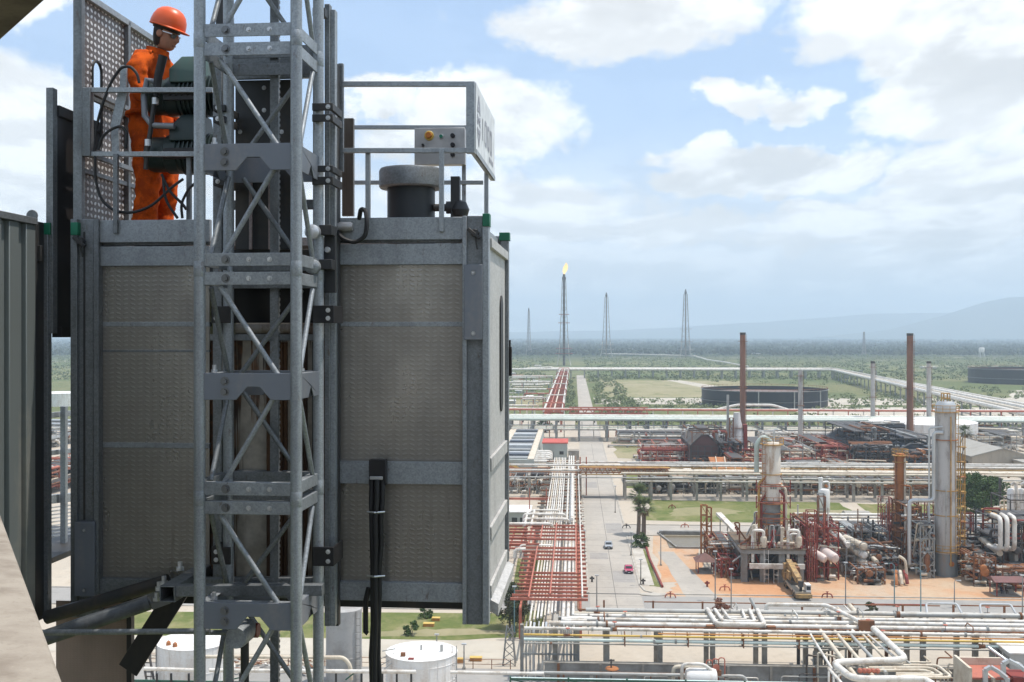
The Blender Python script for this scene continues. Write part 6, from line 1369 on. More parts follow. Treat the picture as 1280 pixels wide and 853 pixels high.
for zz in (z_(503), z_(498), z_(492)): q.tube([(r2+.75*math.cos(t), s2+.75*math.sin(t), zz) for t in np.linspace(0, 2*PI, 13)], .07, 5)
sp(q, 'top_cage', YRUST, c2)
ladder(c2, r2+R2*.80, s2-R2*.75, z_(690), z_(515), YRUST); ladder(c2, r2+R2+.9, s2-.4, 0, z_(570), YRUST, .6)
for (dx, ds) in ((R2+.5, -.4), (R2+1.3, -.4), (R2+.5, .6), (R2+1.3, .6)): ubox('stair_post', YRUST, c2, r2+dx-.07, s2+ds-.07, 0, r2+dx+.07, s2+ds+.07, z_(545))
for k in range(9): zz = 1.5+k*2.6; ubox('stair_landing', ORUST if k % 3 == 0 else YRUST, c2, r2+R2+.3, s2-.6, zz, r2+R2+1.5, s2+.8, zz+.12); ubeam('stair_flight', GSTEEL, c2, (r2+R2+.5, s2, zz), (r2+R2+1.3, s2, zz+2.5), .12)
spipe(c2, [(r2-.9, s2-R2*.9, z_(540)), (r2-R2-.45, s2-.9, z_(540)), (r2-R2-.45, s2-.9, z_(625)), (r2-R2-4.6, s2-.9, z_(625)), (r2-R2-4.6, s2-.9, 2)], .34, SILV, 12, .7)
spipe(c2, [(r2-R2-1.2, s2-.8, 3), (r2-R2-1.2, s2-.8, z_(535)), (r2-.4, s2-R2*.8, z_(532))], .16, SILV, 8); spipe(c2, [(r2+.2, s2-R2-.25, 2), (r2+.2, s2-R2-.25, z_(520))], .11, YRUST, 6); spipe(c2, [(r2-.6, s2-R2-.2, 5), (r2-.6, s2-R2-.2, z_(605))], .1, GREYP, 6)
sp(MB().lathe([(.45, -.02), (.45, .02)], (r2+.4, s2-R2*1.05, 2.3), 14, 'y'), 'manway', ORUST, c2)
# --- rust orange column
s3_ = 206.0; r3_ = rz(1125, 640, s3_)[0]; z_ = lambda py: top_z(py, s3_, 1125); R3 = .95
c3 = sroot('column', 'slim orange rust column left of the tall grey one', 'column', r3_, s3_)
sp(MB().lathe([(R3, 0), (R3, z_(570)), (R3*.8, z_(567)), (0, z_(566))], (r3_, s3_, 0), 20), 'shell', ORUST, c3); sp(MB().lathe([(R3*1.03, z_(700)), (R3*1.03, z_(668))], (r3_+.0, s3_, 0), 20), 'lower_shell', ORUST, c3)
for py, rad in ((569, 1.45), (577, 1.35), (640, 1.5), (628, 1.3), (600, 1.2), (662, 1.5)): ring_platform(c3, r3_, s3_, z_(py), rad, YRUST if py < 580 else ORUST, py in (569, 640))
ladder(c3, r3_-1.05, s3_-.6, 0, z_(570), RUST); spipe(c3, [(r3_+.6, s3_-1.0, 1), (r3_+.6, s3_-1.0, z_(572))], .2, CREAM, 8); spipe(c3, [(r3_-.2, s3_-1.1, z_(605)), (r3_+1.6, s3_-1.2, z_(607)), (r3_+1.6, s3_-1.2, 3)], .14, ORUST, 8)
# --- white vertical vessel
s4_ = 256.0; r4_ = rz(1030, 620, s4_)[0]; z_ = lambda py: top_z(py, s4_, 1030)
v1 = sroot('pressure_vessel', 'white upright vessel with a looped vapour pipe on the lawn edge', 'vessel', r4_, s4_)
sp(vessel_mb((r4_, s4_, z_(641)), (r4_, s4_, z_(614)), 1.3, 20, .45), 'shell', TANKW, v1)
for k in range(4): t = k*PI/2+.4; ubox('leg', DRED, v1, r4_+math.cos(t)-.12, s4_+math.sin(t)-.12, 0, r4_+math.cos(t)+.12, s4_+math.sin(t)+.12, z_(640))
spipe(v1, [(r4_-.8, s4_, z_(612)), (r4_-.8, s4_, z_(600))], .42, TANKW, 12); sp(MB().lathe([(.5, 0), (.5, .7)], (r4_-.8, s4_, z_(601)), 12), 'cap', TANKW, v1); spipe(v1, [(r4_-.2, s4_, z_(603)), (r4_+1.1, s4_, z_(602)), (r4_+1.1, s4_, z_(640))], .26, TANKW, 10, .6); spipe(v1, [(r4_+.2, s4_-.1, z_(606)), (r4_+.7, s4_-.2, z_(609))], .3, ORUST, 8)
def lattice(parent, r, s, w, h, mat, n, t=.1, taper=1.0):
    cs = ((-1, -1), (1, -1), (1, 1), (-1, 1))
    P = lambda c, z: (r+c[0]*w/2*(1-(1-taper)*z/h), s+c[1]*w/2*(1-(1-taper)*z/h), z)
    for c in cs: ubeam('leg', mat, parent, P(c, 0), P(c, h), t*1.4)
    for k in range(n):
        z0, z1 = h*k/n, h*(k+1)/n
        for i in range(4):
            a, b = cs[i], cs[(i+1) % 4]; ubeam('cross_bar', mat, parent, P(a, z1), P(b, z1), t)
            if i in (0, 1, 3): ubeam('brace', mat, parent, P(a, z0) if k % 2 else P(b, z0), P(b, z1) if k % 2 else P(a, z1), t*.8)
# --- generic skids
def skid(name, label, cat, r0, r1, s0, s1, h, fm, mats, seed, npipe=20, nx=3, levels=2, exch=2, drums=1, pumps=3, big=0.25, frame=True, lat=0):
    t = sroot(name, label, cat, (r0+r1)/2, (s0+s1)/2); rn = random.Random(seed); U = rn.uniform; npipe = int(npipe*1.45)
    if frame:
        xs = np.linspace(r0, r1, nx)
        for x in xs:
            for s in (s0, s1): ubox('post', fm, t, x-.11, s-.11, 0, x+.11, s+.11, h)
        for k in range(1, levels+1):
            z = h*k/levels
            for s in (s0, s1): ubox('beam', fm, t, r0, s-.1, z-.24, r1, s+.1, z-.02)
            for x in xs: ubox('beam', fm, t, x-.1, s0+.1, z-.23, x+.1, s1-.1, z-.03)
            if k == levels and rn.random() < .7:
                q = MB()
                for x in np.linspace(r0, r1, 5): q.beam((x, s0, z), (x, s0, z+1.05), .06, .06)
                q.beam((r0, s0, z+1.05), (r1, s0, z+1.05), .06, .06); q.beam((r0, s0, z+.55), (r1, s0, z+.55), .05, .05); sp(q, 'railing', fm, t)
        for k in range(2): x = rn.choice(list(xs[:-1])); ubeam('brace', fm, t, (x, s0, h*k/2), (x+(r1-r0)/(nx-1), s0, h*(k+1)/2), .12)
    if frame:
        for k in range(1, levels+1):
            for q in range(nx-1):
                if rn.random() < .62: ubox('deck', rn.choice((DSTEEL, DSTEEL, fm)), t, xs[q]+.12, s0+.12+rn.choice((0, .35))*(s1-s0), h*k/levels-.02, xs[q+1]-.12, s1-.12, h*k/levels+.04)  # dark plates added to give the unit shade and density
    for i in range(npipe):
        m_ = rn.choice(mats); rad = U(.07, big); z = U(.5, h*1.05); x = U(r0, r1); s = U(s0, s1); d = U(-.5, .5)*(r1-r0); x2 = min(max(x+d, r0-.5), r1+.5)
        kind = rn.random()
        if kind < .4: pts = [(x, s, 0.1), (x, s, z), (x2, s, z), (x2, min(s1, s+U(.5, 3)), z*U(.3, 1))]
        elif kind < .7: pts = [(r0-U(0, .6), s, z), (x, s, z), (x, s, z+U(-.3, .8)), (r1+U(0, .6), s, z+.2)]
        else: pts = [(x, s0-.2, z), (x, s, z), (x, s, 0.1)]
        P = [pts[0]]
        for p in pts[1:]:
            if (Vector(p)-Vector(P[-1])).length > .25: P.append(p)
        if len(P) > 1: spipe(t, P, rad, m_, 6 if rad < .14 else 8)
    for i in range(lat):
        lattice(t, U(r0+.8, r1-.8), U(s0-.3, s1), U(1.0, 1.7), h*U(1.1, 1.6), rn.choice((DRED, DRED, RUST, GSTEEL)), 5)
        for q in range(3): x = U(r0, r1); s = U(s0-.4, s1); ucyl('riser', rn.choice(mats), t, (x, s, 0), (x, s, h*U(.8, 1.5)), U(.08, .2))
    for i in range(exch):
        rad = U(.45, .75); z = U(.9, max(1.0, h*.75)); s = U(s0+.5, s1-.5); x = U(r0, r0+(r1-r0)*.4); l = U(2.5, 4.2); al = rn.random() < .5
        a, b = ((x, s, z), (x+l, s, z)) if al else ((x+1, s0-.3, z), (x+1, s0-.3+l, z))
        o = sp(vessel_mb(a, b, rad, 14, .5), 'exchanger', rn.choice(mats[:3]), t)
        for f in (.2, .8): p = Vector(a).lerp(Vector(b), f); ubox('saddle', CONCP, t, p.x-.3, p.y-.25, .01, p.x+.3, p.y+.25, z-rad*.9)
    for i in range(drums): rad = U(.4, .8); x = U(r0+.5, r1-.5); s = U(s0, s1); z = U(.8, 1.6); sp(vessel_mb((x, s, z), (x, s, z+U(1.6, 3.2)), rad, 14, .5), 'drum', rn.choice(mats[:3]), t); ubox('plinth', CONCP, t, x-.5, s-.5, 0, x+.5, s+.5, z-.1)
    for i in range(pumps): x = U(r0, r1); ubox('plinth', CONCP, t, x-.6, s0-.9, 0, x+.6, s0-.3, .35); sp(vessel_mb((x-.45, s0-.6, .75), (x+.4, s0-.6, .75), .28, 10), 'pump', rn.choice(mats), t)
    return t
mixA = (WHITE, CREAM, GREYP, DRED, RUST, RED); mixR = (DRED, RED, RED, CREAM, WHITE, RUST); mixD = (GREYP, DSTEEL, RUST, CREAM, SILV, BLUEDK); mixW = (WHITE, WHITE, CREAM, SILV, GREYP, RUST)
def R_(px, s, py=690): return rz(px, py, s)[0]
# red framework to the right of the table
s_ = 190
t = skid('piping_unit', 'dark red scaffold framed unit with white domed drums right of the concrete table', 'process unit', R_(1009, s_), R_(1048, s_), s_, s_+14, 9.0, DRED, mixR, 1, 44, 4, 4, 0, 0, 3, lat=2)
for (px, py, l, rad, s) in ((1034, 693, 3.2, .85, 188.5), (1021, 694, 1.6, .7, 189)):
    r, z = rz(px, py, s); o = sp(vessel_mb((r+1.0, s-.5, z-.5), (r-.8, s+l, z+.5), rad, 18, .8), 'domed_drum', worn('pinkish_white', (0.66, 0.56, 0.52), (0.42, 0.28, 0.24), .7, .6, .5), t)
tw = sroot('pipe_tower', 'narrow dark red lattice tower beside the red scaffold unit', 'lattice tower', R_(1014, 189), 189)
lattice(tw, R_(1014, 189), 189, 1.5, 12.0, DRED, 7)
for k in range(3): spipe(tw, [(R_(1014, 189)-.4+k*.4, 188.4, 0), (R_(1014, 189)-.4+k*.4, 188.4, 9+k)], .1, RED)
tw = sroot('pipe_tower', 'dark red lattice tower on the lawn side left of the orange column', 'lattice tower', R_(1106, 212), 212); lattice(tw, R_(1106, 212), 212, 2.0, 11.0, DRED, 6)
for k in range(4): spipe(tw, [(R_(1106, 212)-.7+k*.45, 211, 0), (R_(1106, 212)-.7+k*.45, 211, 9+k*.5)], .11, RED)
tw = sroot('pipe_tower', 'rust red open tower behind the brown hip roofed shelter', 'lattice tower', R_(882, 210), 210); lattice(tw, R_(880, 210), 210, 1.1, 9.5, ORUST, 5, .14); lattice(tw, R_(886.5, 210), 210.5, .9, 9.0, ORUST, 5, .13)
# low equipment left of the table
t = skid('piping_unit', 'low cluttered pipework between the brown shelter and the concrete table', 'process unit', R_(893, 197), R_(926, 197), 196, 212, 4.2, RUST, (GREYP, CREAM, DRED, RUST, DSTEEL, WHITE), 5, 40, 4, 2, 2, 1, 4)
skid('piping_unit', 'dark red pipe frame in front of the table corner', 'process unit', R_(900, 192), R_(921, 192), 190.5, 195, 3.4, DRED, mixR, 6, 22, 3, 2, 0, 0, 3, .16)
ov = sroot('conveyor_duct', 'sloping white duct on legs behind the table', 'duct', R_(910, 222), 222)
a = rz(898, 642, 224); b = rz(921, 666, 215); ubeam('duct', WHITE, ov, (a[0], 224, a[1]), (b[0], 215, b[1]), 1.1, .5); 
for f in (.1, .5, .9): ubox('leg', GSTEEL, ov, a[0]+(b[0]-a[0])*f-.1, 224-9*f-.1, 0, a[0]+(b[0]-a[0])*f+.1, 224-9*f+.1, a[1]+(b[1]-a[1])*f-.3)
ds = sroot('pipe_run', 'three white pipes on low sleepers between the lawn and the white column', 'pipe', R_(940, 226), 226)
for k in range(3): spipe(ds, [(R_(912, 222+k*2), 222+k*2, 1.2), (R_(948, 222+k*2), 222+k*2, 1.2)], .28, WHITE)
for px in (918, 930, 942): ubox('sleeper', CONCP, ds, R_(px, 224)-.2, 221, 0, R_(px, 224)+.2, 227, .92)
# long white pipe runs behind the units on the right
ru = sroot('pipe_rack', 'low rack of long white pipes between the lawn and the process units', 'pipe rack', R_(1080, 228), 228)
xa, xb = R_(1000, 228), R_(1290, 228)
for k, (s, z, rad, m_) in enumerate(((222, 3.0, .26, CREAM), (224, 3.2, .2, CYANP), (226.5, 3.4, .3, WHITE), (229, 3.6, .3, WHITE), (232, 3.8, .26, WHITE), (234.5, 4.0, .32, WHITE), (220, 2.2, .18, GREYP), (237, 2.4, .3, CREAM))): spipe(ru, [(xa, s, z), (xb, s, z)], rad, m_)
for k in range(14): r = xa+1.5+k*4.6; ubox('post', DSTEEL, ru, r-.16, 221, 0, r+.16, 221.4, 2.9); ubox('post', DSTEEL, ru, r-.16, 235, 0, r+.16, 235.4, 2.9); ubox('cross_head', DSTEEL, ru, r-.15, 219.6, 2.6, r+.15, 237.5, 2.88)
for k in range(6): a = R_(1196+k*8, 218); spipe(ru, [(a, 228+k, 3.6), (a+2.5, 222-k*1.4, 3.4), (a+9, 221-k*1.4, 3.2)], .34, WHITE, 10, 1.2)
skid('piping_unit', 'white and cream pipework block before the low white rack', 'process unit', R_(1050, 212), R_(1100, 212), 208, 219, 4.5, GSTEEL, mixW, 9, 44, 4, 2, 1, 1, 2, lat=1)
t = skid('exchanger_bank', 'stack of pale exchangers with flanged ends beside the rust column', 'process unit', R_(1056, 194), R_(1076, 194), 193, 203, 5.5, GSTEEL, (CREAM, WHITE, GREYP, DRED, RUST), 10, 18, 3, 3, 0, 0, 2)
for k in range(4):
    r = R_(1079, 191.5); z = 1.2+k*1.45; sp(vessel_mb((r, 191, z), (r-1.2, 199, z), .62, 16, .35), 'exchanger', CREAM if k % 2 else WHITE, t); sp(MB().lathe([(.78, 0), (.78, .18)], (r, 191.2, z), 16, 'y'), 'flange', GREYP, t)
for (a, b, m_) in (((1052, 673), (1072, 692), CREAM), ((1083, 690), (1096, 703), CREAM), ((1048, 668), (1060, 682), WHITE)):
    p = rz(*a, 200); q_ = rz(*b, 192); spipe(t, [(p[0], 200, p[1]), (q_[0], 192, q_[1])], .42, m_)
skid('piping_unit', 'brown cluttered pump unit at the foot of the rust column', 'process unit', R_(1084, 197), R_(1118, 197), 195, 206, 4.6, DSTEEL, (RUST, GREYP, DSTEEL, CREAM, DRED, SILV), 12, 44, 4, 2, 2, 1, 5)
t = skid('steel_frame', 'open grey steel frame tower with cross braces beside the tall grey column', 'steel frame', R_(1147, 194), R_(1164, 194), 192.5, 199, 9.2, GSTEEL, mixD, 13, 34, 2, 4, 1, 1, 1)
for k in range(3):
    z0, z1 = k*3.05+.05, k*3.05+3.0
    for s in (192.4,): a, b = R_(1147, 194), R_(1164, 194); ubeam('brace', GSTEEL, t, (a, s, z0), (b, s, z1), .14); ubeam('brace', GSTEEL, t, (b, s, z0), (a, s, z1), .14)
sp(vessel_mb((R_(1154, 194), 194, 4.2), (R_(1154, 194), 194, 5.6), .75, 14), 'rusty_drum', ORUST, t)
skid('piping_unit', 'dark brown pipe frame between the rust column and the grey steel frame', 'process unit', R_(1130, 200), R_(1147, 200), 198, 207, 11.5, RUST, (RUST, ORUST, DSTEEL, CREAM, WHITE), 14, 34, 2, 5, 0, 1, 2)
skid('piping_unit', 'rusty low deck of pipes behind the red scaffold unit', 'process unit', R_(1004, 210), R_(1052, 210), 206, 217, 5.0, DRED, mixR, 31, 46, 5, 2, 1, 1, 2, lat=3)
skid('piping_unit', 'grey and brown pipe deck behind the exchanger stack', 'process unit', R_(1062, 206), R_(1106, 206), 204, 214, 6.0, GSTEEL, mixD, 32, 50, 5, 2, 2, 1, 2, lat=2)
skid('piping_unit', 'dark pipe deck behind the grey steel frame', 'process unit', R_(1112, 214), R_(1170, 214), 209, 219, 7.0, DSTEEL, mixD, 33, 56, 5, 3, 2, 2, 2, lat=3)
skid('piping_unit', 'low rusty pipework between the exchanger stack and the pump unit', 'process unit', R_(1070, 188), R_(1104, 188), 187, 193, 2.6, RUST, mixD, 34, 34, 4, 1, 2, 0, 5, .16)
skid('piping_unit', 'white pipe cluster on the far side of the tall grey column', 'process unit', R_(1196, 226), R_(1250, 226), 217, 231, 4.2, GSTEEL, mixW, 35, 46, 5, 1, 3, 1, 1, .4)
skid('piping_unit', 'brown pump row at the right edge behind the wide shelter', 'process unit', R_(1236, 190), R_(1300, 190), 184, 190, 3.2, RUST, mixD, 36, 40, 5, 1, 3, 1, 5)
skid('piping_unit', 'small red pipe frame behind the low pipework by the pit', 'process unit', R_(893, 206), R_(925, 206), 204, 213, 3.4, DRED, (CREAM, GREYP, WHITE, DRED, RUST), 37, 40, 4, 1, 2, 1, 2, .2, lat=1)
cc = sroot('pipe_end', 'rusty flanged pipe ends lying on the orange soil by the rust column', 'pipe', R_(1131, 186), 186)
for k in range(3): spipe(cc, [(R_(1131, 186)-1.5+k*1.0, 185.5+k*.4, .3), (R_(1131, 186)-1.5+k*1.0, 186+k*.4, 1.4), (R_(1131, 186)-.3+k*.7, 190, 1.6)], .3, (ORUST, CREAM, DRED)[k], 8)
spipe(cc, [(R_(1128, 186), 188, 4.6), (R_(1136, 186), 188, 4.0), (R_(1138, 186), 188, 1.5)], .24, CREAM, 8)
skid('piping_unit', 'rust and cream piping cluster right of the tall grey column foot', 'process unit', R_(1199, 194), R_(1236, 190), 187, 200, 4.8, RUST, (CREAM, RUST, ORUST, WHITE, DSTEEL, GREYP), 15, 60, 4, 2, 3, 2, 6, lat=1)
skid('piping_unit', 'dark pipework behind the rusty cluster', 'process unit', R_(1200, 206), R_(1262, 206), 202, 214, 6, DSTEEL, mixD, 16, 50, 5, 2, 2, 2, 2, lat=3)
t = skid('piping_unit', 'tall dark frame with white drop pipes at the right edge', 'process unit', R_(1246, 194), R_(1312, 194), 191, 204, 10, DSTEEL, (DSTEEL, RUST, DRED, GREYP, BLUEDK), 17, 40, 4, 3, 2, 2, 3)
for (px0, px1, s) in ((1250.5, 1254, 189.5), (1259, 1266, 189.5), (1268, 1276, 190)): z1 = top_z(648, s, px0); z0 = top_z(688, s, px0); spipe(t, [(R_(px1, s), s+5, z1-.2), (R_(px0, s), s, z1), (R_(px0, s), s, z0), (R_(px0-4, s), s+4, z0)], .38, WHITE, 12, 1.0)
p = rz(1222, 670, 205); q_ = rz(1250, 692, 190); spipe(t, [(p[0]-2, 206, p[1]+.3), (p[0], 205, p[1]), (q_[0], 190, q_[1])], .5, CREAM, 12)
t = skid('vessel_rack', 'group of white upright vessels on a dark platform at the right edge', 'process unit', R_(1258, 226), R_(1320, 226), 224, 234, 9, DSTEEL, mixW, 18, 18, 3, 2, 0, 0, 1)
for px in (1264, 1276, 1290):
    s = 226; sp(vessel_mb((R_(px, s), s, top_z(643, s, px)), (R_(px, s), s, top_z(614, s, px)), .8, 16, .7), 'white_vessel', TANKW, t); spipe(t, [(R_(px, s), s-.4, top_z(606, s, px)), (R_(px+3, s), s-1, top_z(602, s, px)), (R_(px+7, s), s-1.2, top_z(640, s, px))], .34, WHITE, 10, .6)
    for z in (619, 628, 637): sp(MB().lathe([(.85, 0), (.85, .14)], (R_(px, s), s, top_z(z, s, px)), 16), 'vessel_band', GREYP, t)
ubox('platform', YRUST, t, R_(1248, 225), 223.4, top_z(646, 224, 1262)-.3, R_(1320, 226), 234.5, top_z(646, 224, 1262))
lp_ = sroot('pole', 'black slender pole before the green trees', 'pole', R_(1250, 240), 240); ubox('shaft', DSTEEL, lp_, R_(1250, 240)-.22, 239.8, 0, R_(1250, 240)+.22, 240.2, top_z(598, 240, 1250))
# middle distance: red piping, heaters, stacks
skid('piping_unit', 'bright red valve and piping unit beyond the second bridge right of the road', 'process unit', R_(797, 375), R_(862, 375), 348, 372, 6.5, RED, (RED, DRED, RED, WHITE, GREYP), 19, 60, 5, 2, 2, 2, 0, .5)
skid('piping_unit', 'red and rusty piping unit between the two heaters', 'process unit', R_(1004, 385), R_(1062, 385), 352, 392, 6.5, RED, (RED, DRED, RUST, WHITE, CREAM), 20, 60, 5, 2, 2, 1, 0, .5)
skid('piping_unit', 'brown pipework below the right heater', 'process unit', R_(1040, 330), R_(1110, 330), 320, 340, 4, RUST, (CREAM, WHITE, RUST, ORUST), 22, 34, 5, 1, 3, 0, 0, .45)
skid('piping_unit', 'rust coloured equipment behind the white column', 'process unit', R_(905, 335), R_(955, 335), 322, 345, 6, RUST, (ORUST, RUST, WHITE, CREAM, DRED), 23, 40, 4, 2, 1, 2, 0, .4)
skid('piping_unit', 'dark grey pipe block beside the white column top', 'process unit', R_(985, 330), R_(1025, 330), 318, 335, 4, DSTEEL, (GREYP, DSTEEL, CREAM, RUST), 24, 26, 4, 1, 1, 0, 0, .4)
def heater(label, px0, px1, pyb, pyt, ln, wall, roof, legs, seed):
    s = gs(pyb); r0, r1 = R_(px0, s, pyb), R_(px1, s, pyb); h = top_z(pyt, s, (px0+px1)/2); t = sroot('furnace', label, 'furnace', (r0+r1)/2, s)
    zb = h*.25; rm = r0+(r1-r0)*.5
    sp(MB().prism([(r0, zb), (r1, zb), (r1, h*.72), (rm+(r1-r0)*.12, h), (rm-(r1-r0)*.12, h), (r0, h*.72)], s, s+ln), 'casing', wall, t, None, False)
    sp(MB().prism([(r0-.3, h*.70), (r0, h*.735), (rm-(r1-r0)*.12, h+.15), (rm+(r1-r0)*.12, h+.15), (r1, h*.735), (r1+.3, h*.70), (r1+.3, h*.74), (rm+(r1-r0)*.12, h+.4), (rm-(r1-r0)*.12, h+.4), (r0-.3, h*.74)], s-.3, s+ln+.3), 'roof', roof, t, None, False)
    for r in np.linspace(r0, r1, 5): ubox('leg', legs, t, r-.25, s-.02, 0, r+.25, s+.4, zb); ubox('buckstay', legs, t, r-.15, s-.2, zb, r+.15, s-.003, h*.72)
    for z in np.linspace(zb+.3, h*.7, 4): ubox('girt', legs, t, r0-.1, s-.32, z, r1+.1, s-.21, z+.25)
    for k in range(5): ubox('side_stay', legs, t, r0-.22, s+1+k*(ln-2)/4, zb, r0-.003, s+1.4+k*(ln-2)/4, h*.70)
    q = MB()
    for k in range(9): r = r0+(r1-r0)*k/8; q.beam((r, s-1.4, zb+1.2), (r, s-1.4, zb+2.3), .1, .1)
    q.beam((r0, s-1.4, zb+2.3), (r1, s-1.4, zb+2.3), .1, .1); q.box(r0, s-1.5, zb+1.05, r1, s-.35, zb+1.2); sp(q, 'gallery', legs, t)
    ladder(t, r0+1, s-.5, 0, h*.72, legs); rn = random.Random(seed)
    for k in range(10): r = rn.uniform(r0, r1); spipe(t, [(r, s-1.2, 0), (r, s-1.2, rn.uniform(1, zb+2)), (r+rn.uniform(-3, 3), s-.9, zb+rn.uniform(0, 3))], rn.uniform(.12, .3), rn.choice((RUST, ORUST, GREYP, DSTEEL)), 6)
    return t, r0, r1, s, h
def stack(label, px, pyt, pyb, wpx, mat, z0=0.0, cat='chimney', bands=True, group=None):
    s = gs(pyb); r = R_(px, s, pyb); R = wpx/2*s/FPX; zt = top_z(pyt, s, px); t = sroot('chimney', label, cat, r, s, z0, group)
    sp(MB().lathe([(R*1.12, z0), (R, z0+(zt-z0)*.35), (R*.96, zt), (R*.8, zt), (R*.8, zt-1)], (r, s, 0), 18), 'shaft', mat, t)
    for f in (.55, .93): ring_platform(t, r, s, z0+(zt-z0)*f, R*1.7, RUST, False, 14)
    if bands: sp(MB().lathe([(R*1.0, zt-.8), (R*1.02, zt+.05)], (r, s, 0), 18, cap=False), 'crown_band', DSTEEL, t)
    ladder(t, r+R*1.0, s-R*.4, z0+1, zt-.5, RUST, .4)
    return t
heater('dark brown gabled furnace house left of the first chimney', 864, 898, 588, 545, 30, worn('maroon_sheet', (0.11, 0.05, 0.045), (0.07, 0.045, 0.04), .4, .7, .8), worn('sooty_roof', (0.085, 0.08, 0.078), (0.14, 0.09, 0.06), .2, .6, .8), DSTEEL, 1)
heater('black wide furnace block around the second chimney', 1071, 1112, 582, 551, 42, BLUEDK, worn('black_roof', (0.06, 0.062, 0.068), (0.12, 0.10, 0.09), .2, .6, .8), DSTEEL, 2)
heater('dark slatted furnace block right of the second chimney', 1120, 1168, 586, 556, 40, BLUEDK, worn('slate_roof', (0.10, 0.105, 0.11), (0.06, 0.06, 0.06), .3, .7, .8), DSTEEL, 3)
skid('piping_unit', 'dark frame of ducts clinging to the left furnace house', 'process unit', R_(893, 350), R_(921, 350), 336, 352, 9, DSTEEL, (DSTEEL, BLUEDK, DRED, GREYP, RUST), 41, 46, 4, 3, 1, 1, 0, .5)
skid('piping_unit', 'black pipework and ducts in front of the wide furnace block', 'process unit', R_(1068, 340), R_(1118, 340), 336, 346, 8, DSTEEL, (DSTEEL, BLUEDK, DSTEEL, RUST, GREYP), 42, 60, 6, 3, 1, 1, 0, .5)
skid('piping_unit', 'dark pipework with a rusty beam before the slatted furnace block', 'process unit', R_(1116, 335), R_(1172, 335), 330, 340, 7, DSTEEL, (DSTEEL, BLUEDK, RUST, GREYP, ORUST), 43, 60, 6, 2, 1, 1, 0, .5)
skid('piping_unit', 'tall dark duct frame on the far side of the wide furnace block', 'process unit', R_(1076, 385), R_(1130, 385), 384, 396, 11, DSTEEL, (DSTEEL, BLUEDK, GREYP, WHITE), 44, 50, 5, 3, 0, 2, 0, .6)
skid('piping_unit', 'pale pipework and small drums right of the red valve unit', 'process unit', R_(940, 380), R_(1000, 380), 356, 400, 5, GSTEEL, (WHITE, CREAM, RUST, GREYP, RED), 45, 50, 5, 1, 3, 3, 0, .45)
skid('piping_unit', 'low rusty pipework on the pale yard behind the second bridge', 'process unit', R_(800, 320), R_(890, 320), 306, 318, 2.5, RUST, (CREAM, WHITE, RUST, GREYP, DRED), 46, 40, 7, 1, 2, 2, 0, .4)
skid('piping_unit', 'mixed pipework left of the workshop under the third bridge', 'process unit', R_(1180, 420), R_(1260, 420), 400, 440, 6, GSTEEL, (WHITE, CREAM, RUST, GREYP), 47, 50, 6, 2, 2, 2, 0, .5)
t = sroot('canopy', 'orange rusted low canopy in front of the left furnace', 'canopy', R_(905, 330), 330); sp(MB().prism([(318, 2.6), (330, 5.2), (330, 5.35), (318, 2.75)], R_(888, 325), R_(930, 325), 'x'), 'roof_sheet', ORUST, t, None, False)
for px in (889, 902, 915, 928): ubox('post', RUST, t, R_(px, 325)-.15, 318.2, 0, R_(px, 325)+.15, 318.5, 2.6); ubox('post', RUST, t, R_(px, 325)-.15, 329.4, 0, R_(px, 325)+.15, 329.7, 4.9)
for k in range(3): ubeam('roof_pipe', CREAM, t, (R_(893+k*11, 325), 318, 3.0), (R_(897+k*11, 325), 329.5, 5.5), .25)
skid('furnace_pipework', 'maze of dark pipes and platforms over the wide furnace block', 'process unit', R_(1066, 352), R_(1116, 352), 349, 390, 11.5, DSTEEL, (DSTEEL, BLUEDK, GREYP, RUST, DSTEEL), 51, 60, 6, 2, 0, 2, 0, .45)
skid('furnace_pipework', 'dark pipes and beams over the slatted furnace block', 'process unit', R_(1116, 347), R_(1168, 347), 343, 380, 10, DSTEEL, (DSTEEL, BLUEDK, RUST, GREYP, SILV), 52, 60, 6, 2, 0, 2, 0, .45)
skid('furnace_pipework', 'rusty pipes and platforms over the left furnace house', 'process unit', R_(862, 345), R_(904, 345), 338, 366, 12, RUST, (DSTEEL, DRED, RUST, GREYP, SILV), 53, 46, 4, 2, 0, 1, 0, .4)
stack('left tall brown chimney in front of the black tank', 928.5, 416, 566, 7.2, BROWNST)
stack('right tall brown chimney rising from the black furnace', 1137.5, 417, 565, 8, BROWNST)
stack('slim pale grey chimney before the black tank', 1000.5, 463, 558, 5.6, GREYV, bands=False); stack('grey chimney between the slim one and the right brown chimney', 1091, 452, 548, 5.4, GREYV); stack('dark grey chimney just right of the right brown chimney', 1161, 452, 548, 5.4, GREYV)
cv = sroot('convection_tower', 'mottled white furnace tower at the foot of the left brown chimney', 'furnace', R_(921, 372), 372)
z1 = top_z(516, 372, 921); r = R_(921, 372)
sp(MB().lathe([(2.6, 0), (2.5, z1*.55), (1.3, z1*.85), (1.1, z1)], (r, 372, 0), 12), 'casing', worn('mottled_white', (0.62, 0.60, 0.58), (0.30, 0.25, 0.24), .5, .9, .7), cv); ubox('side_duct', DRED, cv, r+2.0, 370, z1*.2, r+3.2, 373, z1*.75); ubox('side_duct', GREYP, cv, r-3.4, 371, 0, r-2.7, 372, z1+6)
for f in (.3, .5, .68): ring_platform(cv, r, 372, z1*f, 3.0-f, RUST, False)
lattice(cv, r-2.2, 369, 1.2, z1*.9, RUST, 6, .18)
